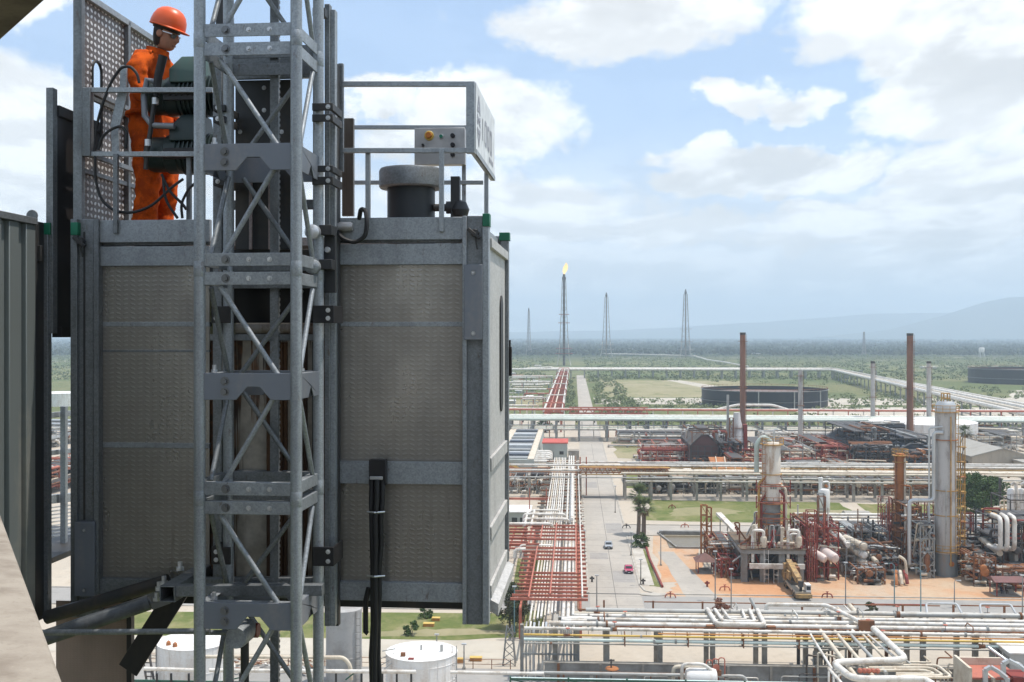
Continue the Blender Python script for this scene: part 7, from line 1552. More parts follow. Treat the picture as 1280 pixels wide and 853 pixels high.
sh = sroot('drum', 'small white drum left of the red valve unit', 'drum', R_(859, 316), 316); sp(vessel_mb((R_(859, 316), 316, .6), (R_(859, 316), 316, 3.2), 1.3, 16, .3), 'shell', TANKW, sh); ubox('plinth', CONCP, sh, R_(859, 316)-1, 315, 0, R_(859, 316)+1, 317, .4)
# ------------------------------------------------------------------ tanks
def tank(label, px, pyb_c, wpx, h, mat, roofm, float_roof=False, name='storage_tank', n=64, s=None):
    s = s or gs(pyb_c); r = R_(px, s, 520); R = wpx/2*s/FPX; t = sroot(name, label, 'tank', r, s)
    if float_roof:
        sp(MB().lathe([(R, 0), (R, h), (R-.5, h), (R-.5, h-2.4), (0, h-2.2)], (r, s, 0), n), 'shell', mat, t); sp(MB().lathe([(R-.55, h-2.35), (R*.5, h-2.1), (0, h-2.1)], (r, s, 0), n, cap=False), 'floating_roof', roofm, t)
        for z in (h*.36, h*.97): sp(MB().lathe([(R, z), (R+.7, z), (R+.7, z+.18), (R, z+.18)], (r, s, 0), n, cap=False), 'wind_girder', GSTEEL, t)
        for k in range(3): a = -PI/2+(-.25+k*.55); ubox('shell_pipe', GREYP, t, r+(R+.3)*math.cos(a)-.3, s+(R+.3)*math.sin(a)-.3, 0, r+(R+.3)*math.cos(a)+.3, s+(R+.3)*math.sin(a)+.3, h)
        q = MB()
        for k in range(64): a = 2*PI*k/64; q.beam((r+R*math.cos(a), s+R*math.sin(a), h), (r+R*math.cos(a), s+R*math.sin(a), h+1.1), .15, .15)
        q.tube([(r+R*math.cos(a), s+R*math.sin(a), h+1.1) for a in np.linspace(0, 2*PI, 65)], .09, 4); sp(q, 'rim_railing', RUST, t)
    else:
        sp(MB().lathe([(R, 0), (R, h)], (r, s, 0), n, cap=False), 'shell', mat, t)
        for z in np.arange(1.2, h-.5, 1.9): sp(MB().lathe([(R, z), (R+.035, z+.01), (R+.035, z+.06), (R, z+.07)], (r, s, 0), n, cap=False), 'course_seam', mat, t)
        for k in range(14): a = -PI*k/13; ubox('weld_strip', mat, t, r+(R+.01)*math.cos(a)-.025, s+(R+.01)*math.sin(a)-.025, 0, r+(R+.01)*math.cos(a)+.025, s+(R+.01)*math.sin(a)+.025, h)
        sp(MB().lathe([(R+.06, h-.06), (R+.06, h+.02), (R*.6, h+R*.035), (0, h+R*.06)], (r, s, 0), n, cap=False), 'roof', roofm, t)
    return t, r, s, R
t, r, s, R = tank('black floating roof tank behind the third bridge', 955, 505.5, 152, 9.8, TANKB, TANKR, True)
lb = MB(); 
for k in range(3): lb.box(r+R*.62+k*1.5, s-R*.80, 5.2, r+R*.62+k*1.5+.9, s-R*.75, 6.6)
tank('second black floating roof tank at the far right', 1284, 477, 134, 12.5, TANKB, TANKR, True)
t, r, s, R = tank('wide white tank behind the tall grey column', 1153, 556, 126, 9.6, TANKW, TANKW)
ladder(t, r+R*.5, s-R*.88, 0, 9.6, GSTEEL)
z_r = gs(880)
t, r, s, R = tank('white tank with a bright flat roof below the cage', 527, 0, 89, 5.9, TANKW, TANKW, n=40, s=124.0)
ubox('vent', GREYP, t, r-.1, s-.4, 6.1, r+.1, s-.2, 6.7); ubox('hatch', GREYP, t, r+2.2, s-.6, 5.9, r+2.5, s-.3, 6.8); ubox('hatch', RUST, t, r-2.0, s-2.6, 5.85, r-1.5, s-2.2, 6.4); ubox('hatch', DRED, t, r-1.0, s-3.6, 5.8, r-.4, s-3.2, 6.1)
for k in range(4): ubeam('stair_rail', GREYP, t, (r-4.4, s-3+k*.8, 4.2+k*.6), (r-2.9, s-3+k*.8, 5.4+k*.3), .1)
ladder(t, r+R-.2, s-.8, 0, 6.8, GSTEEL, .5)
t, r, s, R = tank('white tank partly hidden behind the lattice mast', 243, 0, 92, 6.0, TANKW, TANKW, n=40, s=126.5)
for (dx, dy) in ((-2.2, -2.4), (-1.2, -3.0)): sp(MB().lathe([(.3, 0), (.25, .4), (0, .6)], (r+dx, s+dy, 6.05), 8), 'rusty_vent', ORUST, t)
ladder(t, r-R+.2, s-2.2, 0, 7.0, GSTEEL, .6); ubeam('stair_string', DSTEEL, t, (r-R-.4, s-2.6, 6.4), (r-R+1.4, s-4.2, 0.5), .2); ubeam('stair_string', DSTEEL, t, (r-R-1.2, s-2.6, 6.4), (r-R+.6, s-4.4, 0.5), .2)
for k in range(12): ubeam('stair_tread', DSTEEL, t, (r-R-1.1+k*.15, s-2.7-k*.15, 6.2-k*.48), (r-R-.4+k*.15, s-2.7-k*.15, 6.2-k*.48), .12)
si = sroot('silo', 'grey concrete silo standing directly under the cage', 'silo', rz(430, 800, 131)[0], 131); r = rz(430, 800, 131)[0]
sp(MB().lathe([(2.15, 0), (2.15, 3.2), (2.2, 3.21), (2.2, 3.35), (2.15, 3.36), (2.15, 8.9), (0, 9.2)], (r, 131, 0), 28), 'shell', concrete('silo_concrete', (0.40, 0.39, 0.375), (0.29, 0.275, 0.26), .4), si)
spipe(si, [(r-2.3, 129, .5), (r-2.3, 129, 8.5)], .14, GREYP); ladder(si, r+2.0, 129.6, 0, 8.9, GSTEEL, .5)
# odds and ends round those tanks
for (px, py, lb, w) in ((545, 776, 'orange lid lying on the lawn left of the wide bush', 1.1), (536, 783, 'longer orange lid lying on the lawn', 1.5), (595, 826, 'orange crate by the low rusty fence', 1.5), (575, 828, 'small orange box beside the white tank', .9)):
    r, s = g(px, py); o = sroot('crate', lb, 'crate', r, s); ubox('box', ORNP, o, r-w/2, s-.4, 0, r+w/2, s+.4, .4); ubox('lid', YELP, o, r-w/2-.05, s-.45, .405, r+w/2+.05, s+.45, .48)
rng = random.Random(4)
st_ = sroot('scrap_heap', 'heap of cut white pipe scraps behind the silo', 'scrap heap', *g(300, 838))
r, s = g(300, 838)
for i in range(60): a = r+rng.uniform(-6, 9); b = s+rng.uniform(-2, 4); z = rng.uniform(.15, .9); d = rng.uniform(0, PI); l = rng.uniform(.4, 1.1); ubeam('scrap_piece', rng.choice((WHITE, CREAM, GREYP, RUST)), st_, (a-l*math.cos(d), b-l*math.sin(d), z), (a+l*math.cos(d), b+l*math.sin(d), z*rng.uniform(.4, 1.4)), .22, .1)

# seen through the narrow gap at the far left
tank('white tank seen through the narrow gap beside the cage', 76, 0, 60, 7.5, TANKW, TANKW, n=40, s=gs(509))
skid('piping_unit', 'rusty and white pipework seen through the narrow gap beside the cage', 'process unit', R_(40, 300), R_(110, 300), 255, 330, 6, RUST, mixR, 61, 60, 5, 2, 3, 2, 2, .5)
skid('piping_unit', 'pale pipework farther back in the narrow gap beside the cage', 'process unit', R_(20, 430), R_(120, 430), 380, 430, 7, GSTEEL, mixW, 62, 50, 5, 2, 3, 2, 2, .6)
# fittings in front of the channel wall
e1 = sroot('exchanger', 'white dished exchanger lying before the channel wall', 'exchanger', *g(873, 846, 3)); r, s = rz(873, 843, 126)[0], 126; zc = rz(873, 843, 126)[1]
sp(vessel_mb((r-1.0, s, zc-.3), (r+1.6, s, zc-.3), 1.0, 20, .55), 'shell', TANKW, e1); spipe(e1, [(r-1.9, s-.3, zc-1.5), (r-1.9, s-.3, zc+1.25), (r+.6, s-.3, zc+1.25), (r+1.6, s-.3, zc+.4)], .2, WHITE, 10, .6)
for d in (-.6, 1.2): ubox('saddle', CONCP, e1, r+d-.2, s-.6, 0, r+d+.2, s+.6, zc-1.1)
e2 = sroot('valve_assembly', 'red valve wheels and hooped pipes before the channel wall', 'valve', rz(895, 840, 127)[0], 127); r = rz(895, 840, 127)[0]; zc = rz(895, 838, 127)[1]
for d in (-.7, .0, .7): spipe(e2, [(r+d-.4, 127, 0), (r+d-.4, 127, zc+1.3+d*.2), (r+d+.3, 127, zc+1.3+d*.2), (r+d+.3, 127, 0)], .07, RED, 8, .35)
ucyl('hand_wheel', RED, e2, (r, 126.7, zc+.4), (r, 126.75, zc+.4), .38); ubox('valve_body', RUST, e2, r-.6, 126.8, zc-.6, r+.6, 127.2, zc)
e3 = sroot('valve_assembly', 'flat rusty valve with a dark stem on the low grey pipe', 'valve', rz(765, 836, 128)[0], 128); r, zc = rz(765, 836, 128)
sp(MB().lathe([(0, -.15), (.7, -.12), (.8, 0), (.7, .12), (0, .15)], (r, 128, zc), 16), 'valve_disc', ORUST, e3); ucyl('stem', DSTEEL, e3, (r-.1, 128, 0), (r-.1, 128, zc+1.1), .09); ubox('yoke', DSTEEL, e3, r-.4, 127.9, zc+.9, r+.3, 128.1, zc+1.05)
rnw = random.Random(15)
e4 = sroot('pipe_run', 'mixed small pipes and valves strung along the channel wall', 'pipe', 20, 129.5)
for i in range(9):
    a = rnw.uniform(-2, 44); l = rnw.uniform(4, 14); z = rnw.uniform(.9, 2.6); spipe(e4, [(a, 129.6, 0), (a, 129.6, z), (a+l, 129.6, z), (a+l, 129.9, z-.6)], rnw.uniform(.06, .14), rnw.choice((GREYP, CREAM, RUST, WHITE, DSTEEL)), 6, .3)
    ucyl('flange', RUST, e4, (a+l*.5, 129.6, z), (a+l*.5+.2, 129.6, z), .22); ubox('bracket', RUST, e4, a+l*.3, 129.5, 0, a+l*.3+.12, 129.62, z)
for i in range(16):
    a = rnw.uniform(36, 56); l = rnw.uniform(1.5, 6); z = rnw.uniform(1.5, 5.2); spipe(e4, [(a, 129+rnw.uniform(-2, 1), 0), (a, 128.5, z), (a+l, 128.5, z), (a+l, 131, z)], rnw.uniform(.08, .18), rnw.choice((CREAM, GREYP, WHITE, RUST)), 6, .3)
# sleeper pipeways and low walls on the pale yard between the second and third bridges
for k, (py, px0, px1, lb) in enumerate(((572, 792, 1075, 'ground level pipeway behind the red valve unit'), (582, 930, 1130, 'ground level pipeway in front of the wide furnace block'), (559, 760, 870, 'far ground level pipeway beside the road'))):
    s = gs(py); a, b = R_(px0, s), R_(px1, s); w = sroot('pipe_run', lb, 'pipe', (a+b)/2, s)
    for j in range(4): spipe(w, [(a, s+j*1.1, .8), (b-j*3, s+j*1.1, .8)], (.25, .3, .2, .28)[j], (WHITE, CREAM, GREYP, RUST)[(j+k) % 4])
    for j in range(int((b-a)/7)): ubox('sleeper', CONCP, w, a+j*7, s-.4, 0, a+j*7+.5, s+3.8, .52)
skid('piping_unit', 'dark pipework crowded under the second bridge right of the road', 'process unit', R_(800, 300), R_(900, 300), 290, 301, 4, GSTEEL, mixD, 71, 60, 7, 1, 2, 1, 2, .3)
skid('piping_unit', 'mixed pipework crowded under the middle of the second bridge', 'process unit', R_(905, 300), R_(1030, 300), 290, 303, 4, DSTEEL, (GREYP, DSTEEL, CREAM, RUST, WHITE), 72, 66, 8, 1, 3, 2, 2, .3)
skid('piping_unit', 'rust and cream pipework under the right part of the second bridge', 'process unit', R_(1035, 300), R_(1165, 300), 290, 303, 4, GSTEEL, (CREAM, RUST, WHITE, GREYP, ORUST), 73, 66, 8, 1, 3, 2, 2, .3)
skid('piping_unit', 'grey pipework under the third bridge right of the road', 'process unit', R_(770, 440), R_(900, 440), 412, 428, 5, GSTEEL, (GREYP, WHITE, DSTEEL, CREAM, RED), 74, 60, 8, 1, 2, 2, 0, .45)
skid('piping_unit', 'pale pipework under the third bridge before the black tank', 'process unit', R_(940, 440), R_(1080, 440), 412, 428, 5, GSTEEL, (WHITE, GREYP, DSTEEL, CREAM, RUST), 75, 60, 8, 1, 2, 2, 0, .45)
skid('piping_unit', 'cluttered pipework left of the cooling tower front', 'process unit', R_(634, 300), R_(685, 300), 288, 306, 4.5, GSTEEL, (WHITE, GREYP, CREAM, RUST), 76, 50, 5, 1, 2, 1, 2, .3)
bw = sroot('bund_wall', 'low pale bund wall on the yard behind the second bridge', 'low wall', 40, 308)
for (r0_, s0_, r1_, s1_) in ((14, 304, 70, 304.4), (14, 304.41, 14.4, 320), (70.0, 304.41, 70.4, 322), (80, 312, 128, 312.4), (80, 312.41, 80.4, 345)): ubox('wall', KERB, bw, r0_, s0_, 0, r1_, s1_, 1.0)
# ================================================================== BUILDINGS, FLARES, VEHICLES, SMALL THINGS
def wbox(parent, r0, s0, r1, s1, h, wall, roof, rn='roof', over=.3, th=.25):
    ubox('wall', wall, parent, r0, s0, 0, r1, s1, h); ubox(rn, roof, parent, r0-over, s0-over, h+.003, r1+over, s1+over, h+th)
s = gs(574); r0, r1 = R_(678.5, s), R_(709, s)
b = sroot('building', 'grey green flat building with a red roof beside the road', 'building', (r0+r1)/2, s); wbox(b, r0, s, r1, s+14, 5.3, WALLG, REDROOF, 'roof', .3, .35)
ubox('door', GLASSD, b, r0+1.8, s-.03, 0, r0+3.6, s-.002, 2.3); ubox('window', GLASSD, b, r1-2.6, s-.03, 1.6, r1-1.2, s-.002, 2.7); ubox('porch', CONCP, b, r1+.31, s+1, 0, r1+4, s+6, 2.8)
for k in range(3): ubox('window', GLASSD, b, r1+.002, s+2+k*4, 1.4, r1+.03, s+3.6+k*4, 2.8)
s = gs(594); r0, r1 = R_(612, s), R_(669, s)
ct = sroot('cooling_tower', 'long grey cooling tower with slatted fan deck left of the red roofed building', 'cooling tower', (r0+r1)/2, s)
sp(MB().prism([(r0, 0), (r1, 0), (r1-.4, 4.6), (r0+.4, 4.6)], s, s+105), 'casing', WALLG, ct, None, False)
for k in range(15): ubox('fan_deck', (GSTEEL, BLUEDK, SILV)[k % 3], ct, r0+3, s+2+k*6.8, 4.65, r1-2.4, s+2+k*6.8+5.4, 4.9+.35*(k % 2))
ubox('deck_edge', CREAM, ct, r0+.4, s+.5, 4.61, r0+2.9, s+104, 4.8); ubox('deck_edge', CREAM, ct, r1-2.3, s+.5, 4.61, r1-.4, s+104, 4.8)
ubeam('stair', YELP, ct, (r0+3.5, s-.4, 4.4), (r1-1.5, s-.5, .6), .3, .5); ubox('name_board', YELP, ct, r0+4, s-.06, 1.9, r0+8.2, s-.01, 2.9); ubox('name_strip', RED, ct, r0+4.6, s-.08, 2.2, r0+7.4, s-.062, 2.6)
for k in range(6):
    d = s+2+k*5.5; spipe(ct, [(r1-.6, d, 3.9), (r1+3.4, d, 3.9), (r1+4.2, d, 3.6), (r1+4.2, d, 0)], .5, WHITE, 10, 1.4)
s = gs(658); r0, r1 = R_(634, s), R_(662, s); b = sroot('building', 'low white hut with dark windows left of the white pipe loops', 'building', (r0+r1)/2, s); wbox(b, r0, s, r1, s+9, 3.0, WALLG, TANKW); 
for k in range(2): ubox('window', GLASSD, b, r0+1.0+k*1.8, s-.03, .8, r0+2.2+k*1.8, s-.003, 1.9)
s = gs(590); r0, r1 = R_(1221, s), R_(1330, s); b = sroot('building', 'beige workshop with a pale sloping roof at the right edge', 'building', (r0+r1)/2, s)
sp(MB().prism([(r0, 0), (r0+18, 0), (r0+18, 5), (r0+9, 7.4), (r0, 5)], s+4, s+40), 'wall', WALLB, b, None, False); sp(MB().prism([(r0-.5, 4.9), (r0+9, 7.43), (r0+18.5, 4.9), (r0+18.5, 5.2), (r0+9, 7.75), (r0-.5, 5.2)], s+3.6, s+40.4), 'roof', ROOFG, b, None, False)
ubox('annex', WALLB, b, r0+12, s-8, 0, r0+34, s+3.5, 4.2); ubox('annex_roof', ROOFG, b, r0+11.6, s-8.4, 4.21, r0+34.4, s+3.5, 4.5)
for k in range(3): ubox('door', GLASSD, b, r0+14+k*6, s-8.05, 0, r0+17.4+k*6, s-8.005, 3.2)
for k in range(3): ubox('door', DSTEEL, b, r0-.04, s+7+k*11, 0, r0-.004, s+11+k*11, 3.4)
s = gs(655); r0, r1 = R_(1060, s), R_(1088, s); b = sroot('building', 'small pale hut with a ridged roof on the lawn behind the white pipes', 'building', (r0+r1)/2, s); ubox('wall', WALLB, b, r0, s, 0, r1, s+5, 2.0); sp(MB().prism([(s-.3, 2.01), (s+5.3, 2.01), (s+3.2, 3.1), (s+1.8, 3.1)], r0-.3, r1+.3, 'x'), 'roof', ROOFG, b, None, False)
# container cabin and red skip at the lower right
s = 128.0; r0, z1 = rz(1263, 816, s); b = sroot('container_cabin', 'grey steel cabin with a bright white flat roof in the lower right corner', 'cabin', r0+4, s, 0)
ubox('wall', worn('cabin_grey', (0.47, 0.46, 0.43), (0.36, 0.34, 0.31), .8, .5, .5), b, r0, s, 0, r0+9, s+6.5, z1-.15); ubox('roof', TANKW, b, r0-.15, s-.15, z1-.147, r0+9.1, s+6.6, z1)
for k in range(3): ubox('side_panel', BLUEDK if k == 1 else GSTEEL, b, r0-.04, s+.4+k*2.1, .6, r0-.003, s+2.0+k*2.1, z1-.6)
s = 121.5; b = sroot('open_skid', 'cream walled open skid with a red floor and curved grey pipes by the grey cabin', 'skid', rz(1222, 850, s)[0], s)
ra, za = rz(1199, 822, s+4); rb_, _ = rz(1236, 822, s+4); 
ubox('side_wall', CREAM, b, ra-.3, s, 0, ra, s+5, za); ubox('rear_wall', CREAM, b, ra, s+4.7, 0, rb_+2, s+5, za-.2); ubox('red_floor', RED, b, ra, s, za-1.2, rb_+2, s+4.69, za-1.0); ubox('inner_wall', CREAM, b, ra+2.0, s-.6, 0, ra+2.25, s+2.6, za-.9)
for k, (dx, ds, zz, l) in enumerate(((1.3, -.2, za-.1, 2.0), (3.4, .3, za+.5, 2.2))):
    x = ra+dx; m = MB(); pts = [(x, s+ds, za-3), (x, s+ds, zz), (x+.6, s+ds, zz+.35), (x+l*.7, s+ds-.4, zz-.1), (x+l, s+ds-.8, zz-.6), (x+l, s+ds-.8, za-3)]
    for a_, b_ in zip(pts[:-1], pts[1:]): m.beam(a_, b_, .5, .35)
    sp(m, 'curved_duct', SILV, b)
spipe(b, [(ra+3.2, s+4, za+1.2), (ra+4.6, s+2, za+.2), (ra+6.0, s+2, za), (ra+6.2, s+1.8, za-1)], .16, SILV, 8); ubox('red_box', DRED, b, ra+4.2, s-.5, 0, ra+6.2, s+2.5, za-.8)
# ------------------------------------------------------------------ flare towers and far masts
FLT = worn('flare_lattice_grey', (0.30, 0.27, 0.26), (0.24, 0.13, 0.10), .05, .5, .7, .1); FLP = worn('flare_pipe_dark', (0.09, 0.075, 0.07), (0.15, 0.10, 0.09), .05, .5, .8)
def flare(label, px, pyt, pyb, wb, mat, pipe_r, base=True, plat=(.35,), name='flare_tower', cat='flare tower'):
    s = gs(pyb); r = R_(px, s, pyb); h = top_z(pyt, s, px); t = sroot(name, label, cat, r, s); k = s/FPX; wb = wb*k; wt = wb*.27; n = 12; th = max(.5, .36*k)
    cs = ((-1, -1), (1, -1), (1, 1), (-1, 1)); hh = h*.93
    P = lambda c, z: (r+c[0]*.5*(wb+(wt-wb)*(z/hh)**.5), s+c[1]*.5*(wb+(wt-wb)*(z/hh)**.5), z)
    for i in range(n):
        z0, z1 = hh*i/n, hh*(i+1)/n
        lm_ = WHITE if i < 3 and name == 'flare_tower' else mat
        for c in cs: ubeam('leg', lm_, t, P(c, z0), P(c, z1), th*(1.25 if i < 3 else 1))
        for j in (0, 1, 3):
            a, b_ = cs[j], cs[(j+1) % 4]; ubeam('cross_bar', mat, t, P(a, z1), P(b_, z1), th*.55)
            if j == 0: ubeam('brace', mat, t, P(a, z0), P(b_, z1), th*.5); ubeam('brace', mat, t, P(b_, z0), P(a, z1), th*.5)
    if pipe_r: spipe(t, [(r, s, 0), (r, s, h*.985)], pipe_r*k, FLP if pipe_r > .9 else mat, name='flare_stack'); sp(MB().lathe([(pipe_r*k, 0), (pipe_r*k*1.7, h*.01), (pipe_r*k*1.7, h*.035), (pipe_r*k*1.0, h*.045), (pipe_r*k, h*.07)], (r, s, h*.93), 12), 'flare_tip', FLP, t)
    for f in plat: w = (wb+(wt-wb)*f**.75)*.75; ubox('platform', DRED if pipe_r > .9 else mat, t, r-w, s-w, hh*f, r+w, s+w, hh*f+.5)
    return t, r, s, h
fl_, r, s, h = flare('burning flare tower, second from the cage', 705, 343, 457, 17, FLT, 1.5, True, (.14, .2, .5, .6))
flare('middle unlit flare tower above the thin white pipe line', 758, 366, 446, 15, FLT, .8, True, (.12, .2)); flare('right unlit flare tower where the thin pipe line ends', 857, 362, 447, 15, FLT, .9, True, (.12, .25, .45)); flare('slender far mast nearest the cage', 661, 385, 444, 7, FLT, .5, True, (.3,), 'radio_mast', 'mast'); flare('faint red and white mast far out on the plain', 1080, 413, 443, 5, FLT, 0, True, (.3,), 'radio_mast', 'mast')
FLAME = NT('flame'); 
def _fl():
    t = FLAME; z = t.sep(t.pos(True))[2]; f = t.ramp(z, h, h+24); c = t.mix(f, (1.0, .72, .34), (1.0, .50, .14)); t.put(t.b.inputs['Emission Color'], c); t.b.inputs['Emission Strength'].default_value = 1.3; return t.fin((.05, .03, .01), 1)
_fl(); k = s/FPX; fm = MB()
prof = [(.3, -1), (1.6, 1.5), (3.0, 4), (3.8, 7.5), (3.6, 11), (2.6, 14), (1.2, 16.5), (0.01, 18.5)]; n = 14; rn = random.Random(2)
for (rad, z) in prof:
    for j in range(n): a = 2*PI*j/n; q = rad*rn.uniform(.7, 1.35)*k*.9; fm.v.append((r+q*.8*math.cos(a)+z*.16*k, s+q*.8*math.sin(a), h+z*k*.78))
for i in range(len(prof)-1):
    for j in range(n): fm.f.append((i*n+j, i*n+(j+1) % n, (i+1)*n+(j+1) % n, (i+1)*n+j))
o = sp(fm, 'flame', FLAME.m, fl_)
wt_ = sroot('water_tower', 'tiny pale water tower on the plain right of the brown chimneys', 'water tower', *g(1227, 447)); r, s = g(1227, 447)
for (dx, ds) in ((-4, -4), (4, -4), (4, 4), (-4, 4)): ubeam('leg', SILV, wt_, (r+dx, s+ds, 0), (r+dx*.7, s+ds*.7, 11), 1.2)
sp(vessel_mb((r, s, 11), (r, s, 16), 5, 16, .4), 'bowl', TANKW, wt_)
# far white roofs and sheds scattered on the plain
rn = random.Random(31)
for i, (px, py, w, lb) in enumerate(((790, 438, 9, 'tiny white shed far beyond the middle flare tower'), (672, 459, 8, 'white shed in the scrub by the burning flare tower'), (945, 444, 12, 'long far white shed right of the flare towers'), (1162, 461, 18, 'long white roof in the scrub right of the right brown chimney'), (1005, 437, 7, 'tiny pale shed above the slim grey chimney'), (1240, 441, 6, 'tiny shed beside the water tower'))):
    r, s = g(px, py); k = s/FPX; b = sroot('shed', lb, 'shed', r, s); ubox('wall', WALLB, b, r-w*k/2, s, 0, r+w*k/2, s+10, 1.6*k); ubox('roof', TANKW, b, r-w*k/2-.3, s-.4, 1.6*k+.01, r+w*k/2+.3, s+10.4, 1.6*k+.6)
for i in range(7):
    r, s = g((640, 652, 668, 648, 676, 640, 662)[i], (470, 474, 480, 492, 496, 505, 499)[i]); k = s/FPX; b = sroot('shed', ('pale shed in the pipe yard nearest the far bridge', 'second pale shed in the pipe yard', 'white roof beside the distant red bridge', 'grey shed half hidden by the cage edge', 'white roofed stand at the red bridge foot', 'low shed by the pale track', 'long shed left of the red bridge')[i], 'shed', r, s)
    ubox('wall', (WALLB, WALLG)[i % 2], b, r-4*k, s, 0, r+4*k, s+8, 3*k); ubox('roof', TANKW, b, r-4.4*k, s-.5, 3*k+.01, r+4.4*k, s+8.5, 3*k+.5)
# ------------------------------------------------------------------ cars
GLS = plain('car_glass', (0.02, 0.024, 0.03), 0.08); TYRE = plain('tyre_rubber', (0.02, 0.02, 0.02), .8); LAMP = plain('lamp_lens', (.7, .7, .68), .15); CHR = plain('grey_bumper', (0.05, 0.05, 0.055), .5)
def car(label, r, s, paint, group):
    t = sroot('car', label, 'car', r, s, 0.045, group); W = .86
    prof = [(-2.1, .35), (-2.15, .62), (-2.0, .80), (-1.05, .93), (-.35, 1.36), (.95, 1.40), (1.65, .98), (2.1, .92), (2.15, .5), (2.05, .32)]
    m = MB(); n = len(prof); secs = ((-W, .0), (-W*.97, .06), (W*.97, .06), (W, .0))
    for (x, e) in ((-W, 0), (W, 0)):
        for (y, z) in prof: ins = .16*max(0, (z-.9)/.5); m.v.append((r+x*(1-ins), s+y, z))
    m.f = [tuple(range(n)), tuple(range(n, 2*n))[::-1]]+[(i, i+n, (i+1) % n+n, (i+1) % n) for i in range(n)]
    body = sp(m, 'body', paint, t)
    def pane(nm, q, mat): 
        mm = MB(); mm.v = [(r+a, s+b, c) for (a, b, c) in q]; mm.f = [(0, 1, 2, 3)]; mm.v += [(r+a*.98, s+b+.01, c-.03) for (a, b, c) in q]; mm.f += [(7, 6, 5, 4)]+[(i, i+4, (i+1) % 4+4, (i+1) % 4) for i in range(4)]; return sp(mm, nm, mat, t)
    pane('windscreen', [(-.70, -1.02, .99), (.70, -1.02, .99), (.62, -.42, 1.35), (-.62, -.42, 1.35)], GLS); pane('rear_window', [(.68, 1.62, 1.03), (-.68, 1.62, 1.03), (-.6, 1.02, 1.38), (.6, 1.02, 1.38)], GLS)
    for sx in (-1, 1):
        mm = MB().prism([(s-.85, .98), (s+1.45, 1.0), (s+.9, 1.32), (s-.3, 1.30)], r+sx*.80-.02*sx, r+sx*.845, 'x'); sp(mm, 'side_window', GLS, t)
        for y in (-1.35, 1.3):
            w = sp(MB().lathe([(.31, -.1), (.31, .1)], (r+sx*.80, s+y, .31), 16, 'x'), 'wheel', TYRE, t); sp2 = MB().lathe([(.19, -.108), (.19, .108)], (r+sx*.80, s+y, .31), 12, 'x').build('rim', SILV, w)
        ubox('headlight', LAMP, t, r+sx*.62-.16, s-2.17, .56, r+sx*.62+.16, s-2.08, .74); ubox('mirror', paint, t, r+sx*.95-.09, s-.75, .92, r+sx*.95+.09, s-.62, 1.06)
    ubox('bumper', CHR, t, r-.82, s-2.2, .22, r+.82, s-2.06, .52); ubox('grille', CHR, t, r-.42, s-2.19, .56, r+.42, s-2.10, .72); ubox('number_plate', TANKW, t, r-.25, s-2.215, .33, r+.25, s-2.201, .45)
    return t
r, s = g(761, 687.5); car('silver white car driving towards the viewer in the middle of the road', r, s+2, plain('silver_car_paint', (.42, .44, .46), .25, .3, .6, .03), 'cars on the road').scale = (.86, .86, .86)
r, s = g(786.5, 718.5); car('small magenta red car near the right kerb of the road', r, s+2, plain('red_car_paint', (.42, .04, .10), .25, 0, .6, .03), 'cars on the road').scale = (.84, .84, .84)
r, s = g(1226, 637.5); car('dark blue grey car parked under the green trees', r, s+1, plain('blue_car_paint', (.10, .12, .15), .25, 0, .6, .03), None)
# ------------------------------------------------------------------ crane
r, s = R_(1003, 176), 174.6
cr = sroot('mobile_crane', 'dirty yellow mobile crane with lowered boom on the orange soil by the concrete table', 'crane', r, s+6)
CY = worn('crane_yellow', (0.42, 0.27, 0.11), (0.20, 0.13, 0.07), 1.6, .85, .65, 0, False, .4, .6)
ubox('carrier', worn('crane_deck', (.38, .33, .26), (.20, .16, .12), 1.2, .7, .7), cr, r-1.2, s+.6, .75, r+1.2, s+11.5, 1.25); ubox('bumper', CY, cr, r-1.25, s, .45, r+1.25, s+.6, 1.0); ubox('rear_body', CY, cr, r-1.25, s+9.0, 1.26, r+1.25, s+12.0, 2.5); ubox('counterweight', CY, cr, r-1.1, s+10.2, 2.51, r+1.1, s+12.0, 3.6); ubox('turntable', DSTEEL, cr, r-.95, s+5.5, 1.26, r+.95, s+9, 1.9)
ubeam('boom', CY, cr, (r-.3, s+11, 3.9), (r-.3, s+2.6, 2.7), .85, .95); ubeam('boom_section', CY, cr, (r-.3, s+2.6, 2.68), (r-.3, s+1.6, 2.52), .6, .7); ubox('boom_head', DSTEEL, cr, r-.7, s+.9, 2.0, r+.1, s+1.6, 2.9); ubox('hook_block', BLACK, cr, r-.5, s+1.05, 1.3, r-.1, s+1.4, 1.98)
ubox('cab', TANKW, cr, r+.45, s+.7, 1.26, r+1.2, s+2.4, 2.3); ubox('cab_window', GLS, cr, r+.5, s+.66, 1.6, r+1.15, s+.695, 2.2); ubox('cab_roof', TANKW, cr, r+.42, s+.66, 2.303, r+1.23, s+2.44, 2.4); ubox('operator_cab', CY, cr, r-1.2, s+6.2, 1.9, r-.8, s+8.2, 3.2); ubox('winch', RUST, cr, r+.2, s+8.2, 2.51, r+1.0, s+9.6, 3.5)
for y in (1.7, 3.2, 8.5, 10.0):
    for sx in (-1, 1): w = sp(MB().lathe([(.55, -.18), (.55, .18)], (r+sx*1.05, s+y, .55), 16, 'x'), 'wheel', TYRE, cr); MB().lathe([(.28, -.19), (.28, .19)], (r+sx*1.05, s+y, .55), 10, 'x').build('rim', CY, w)
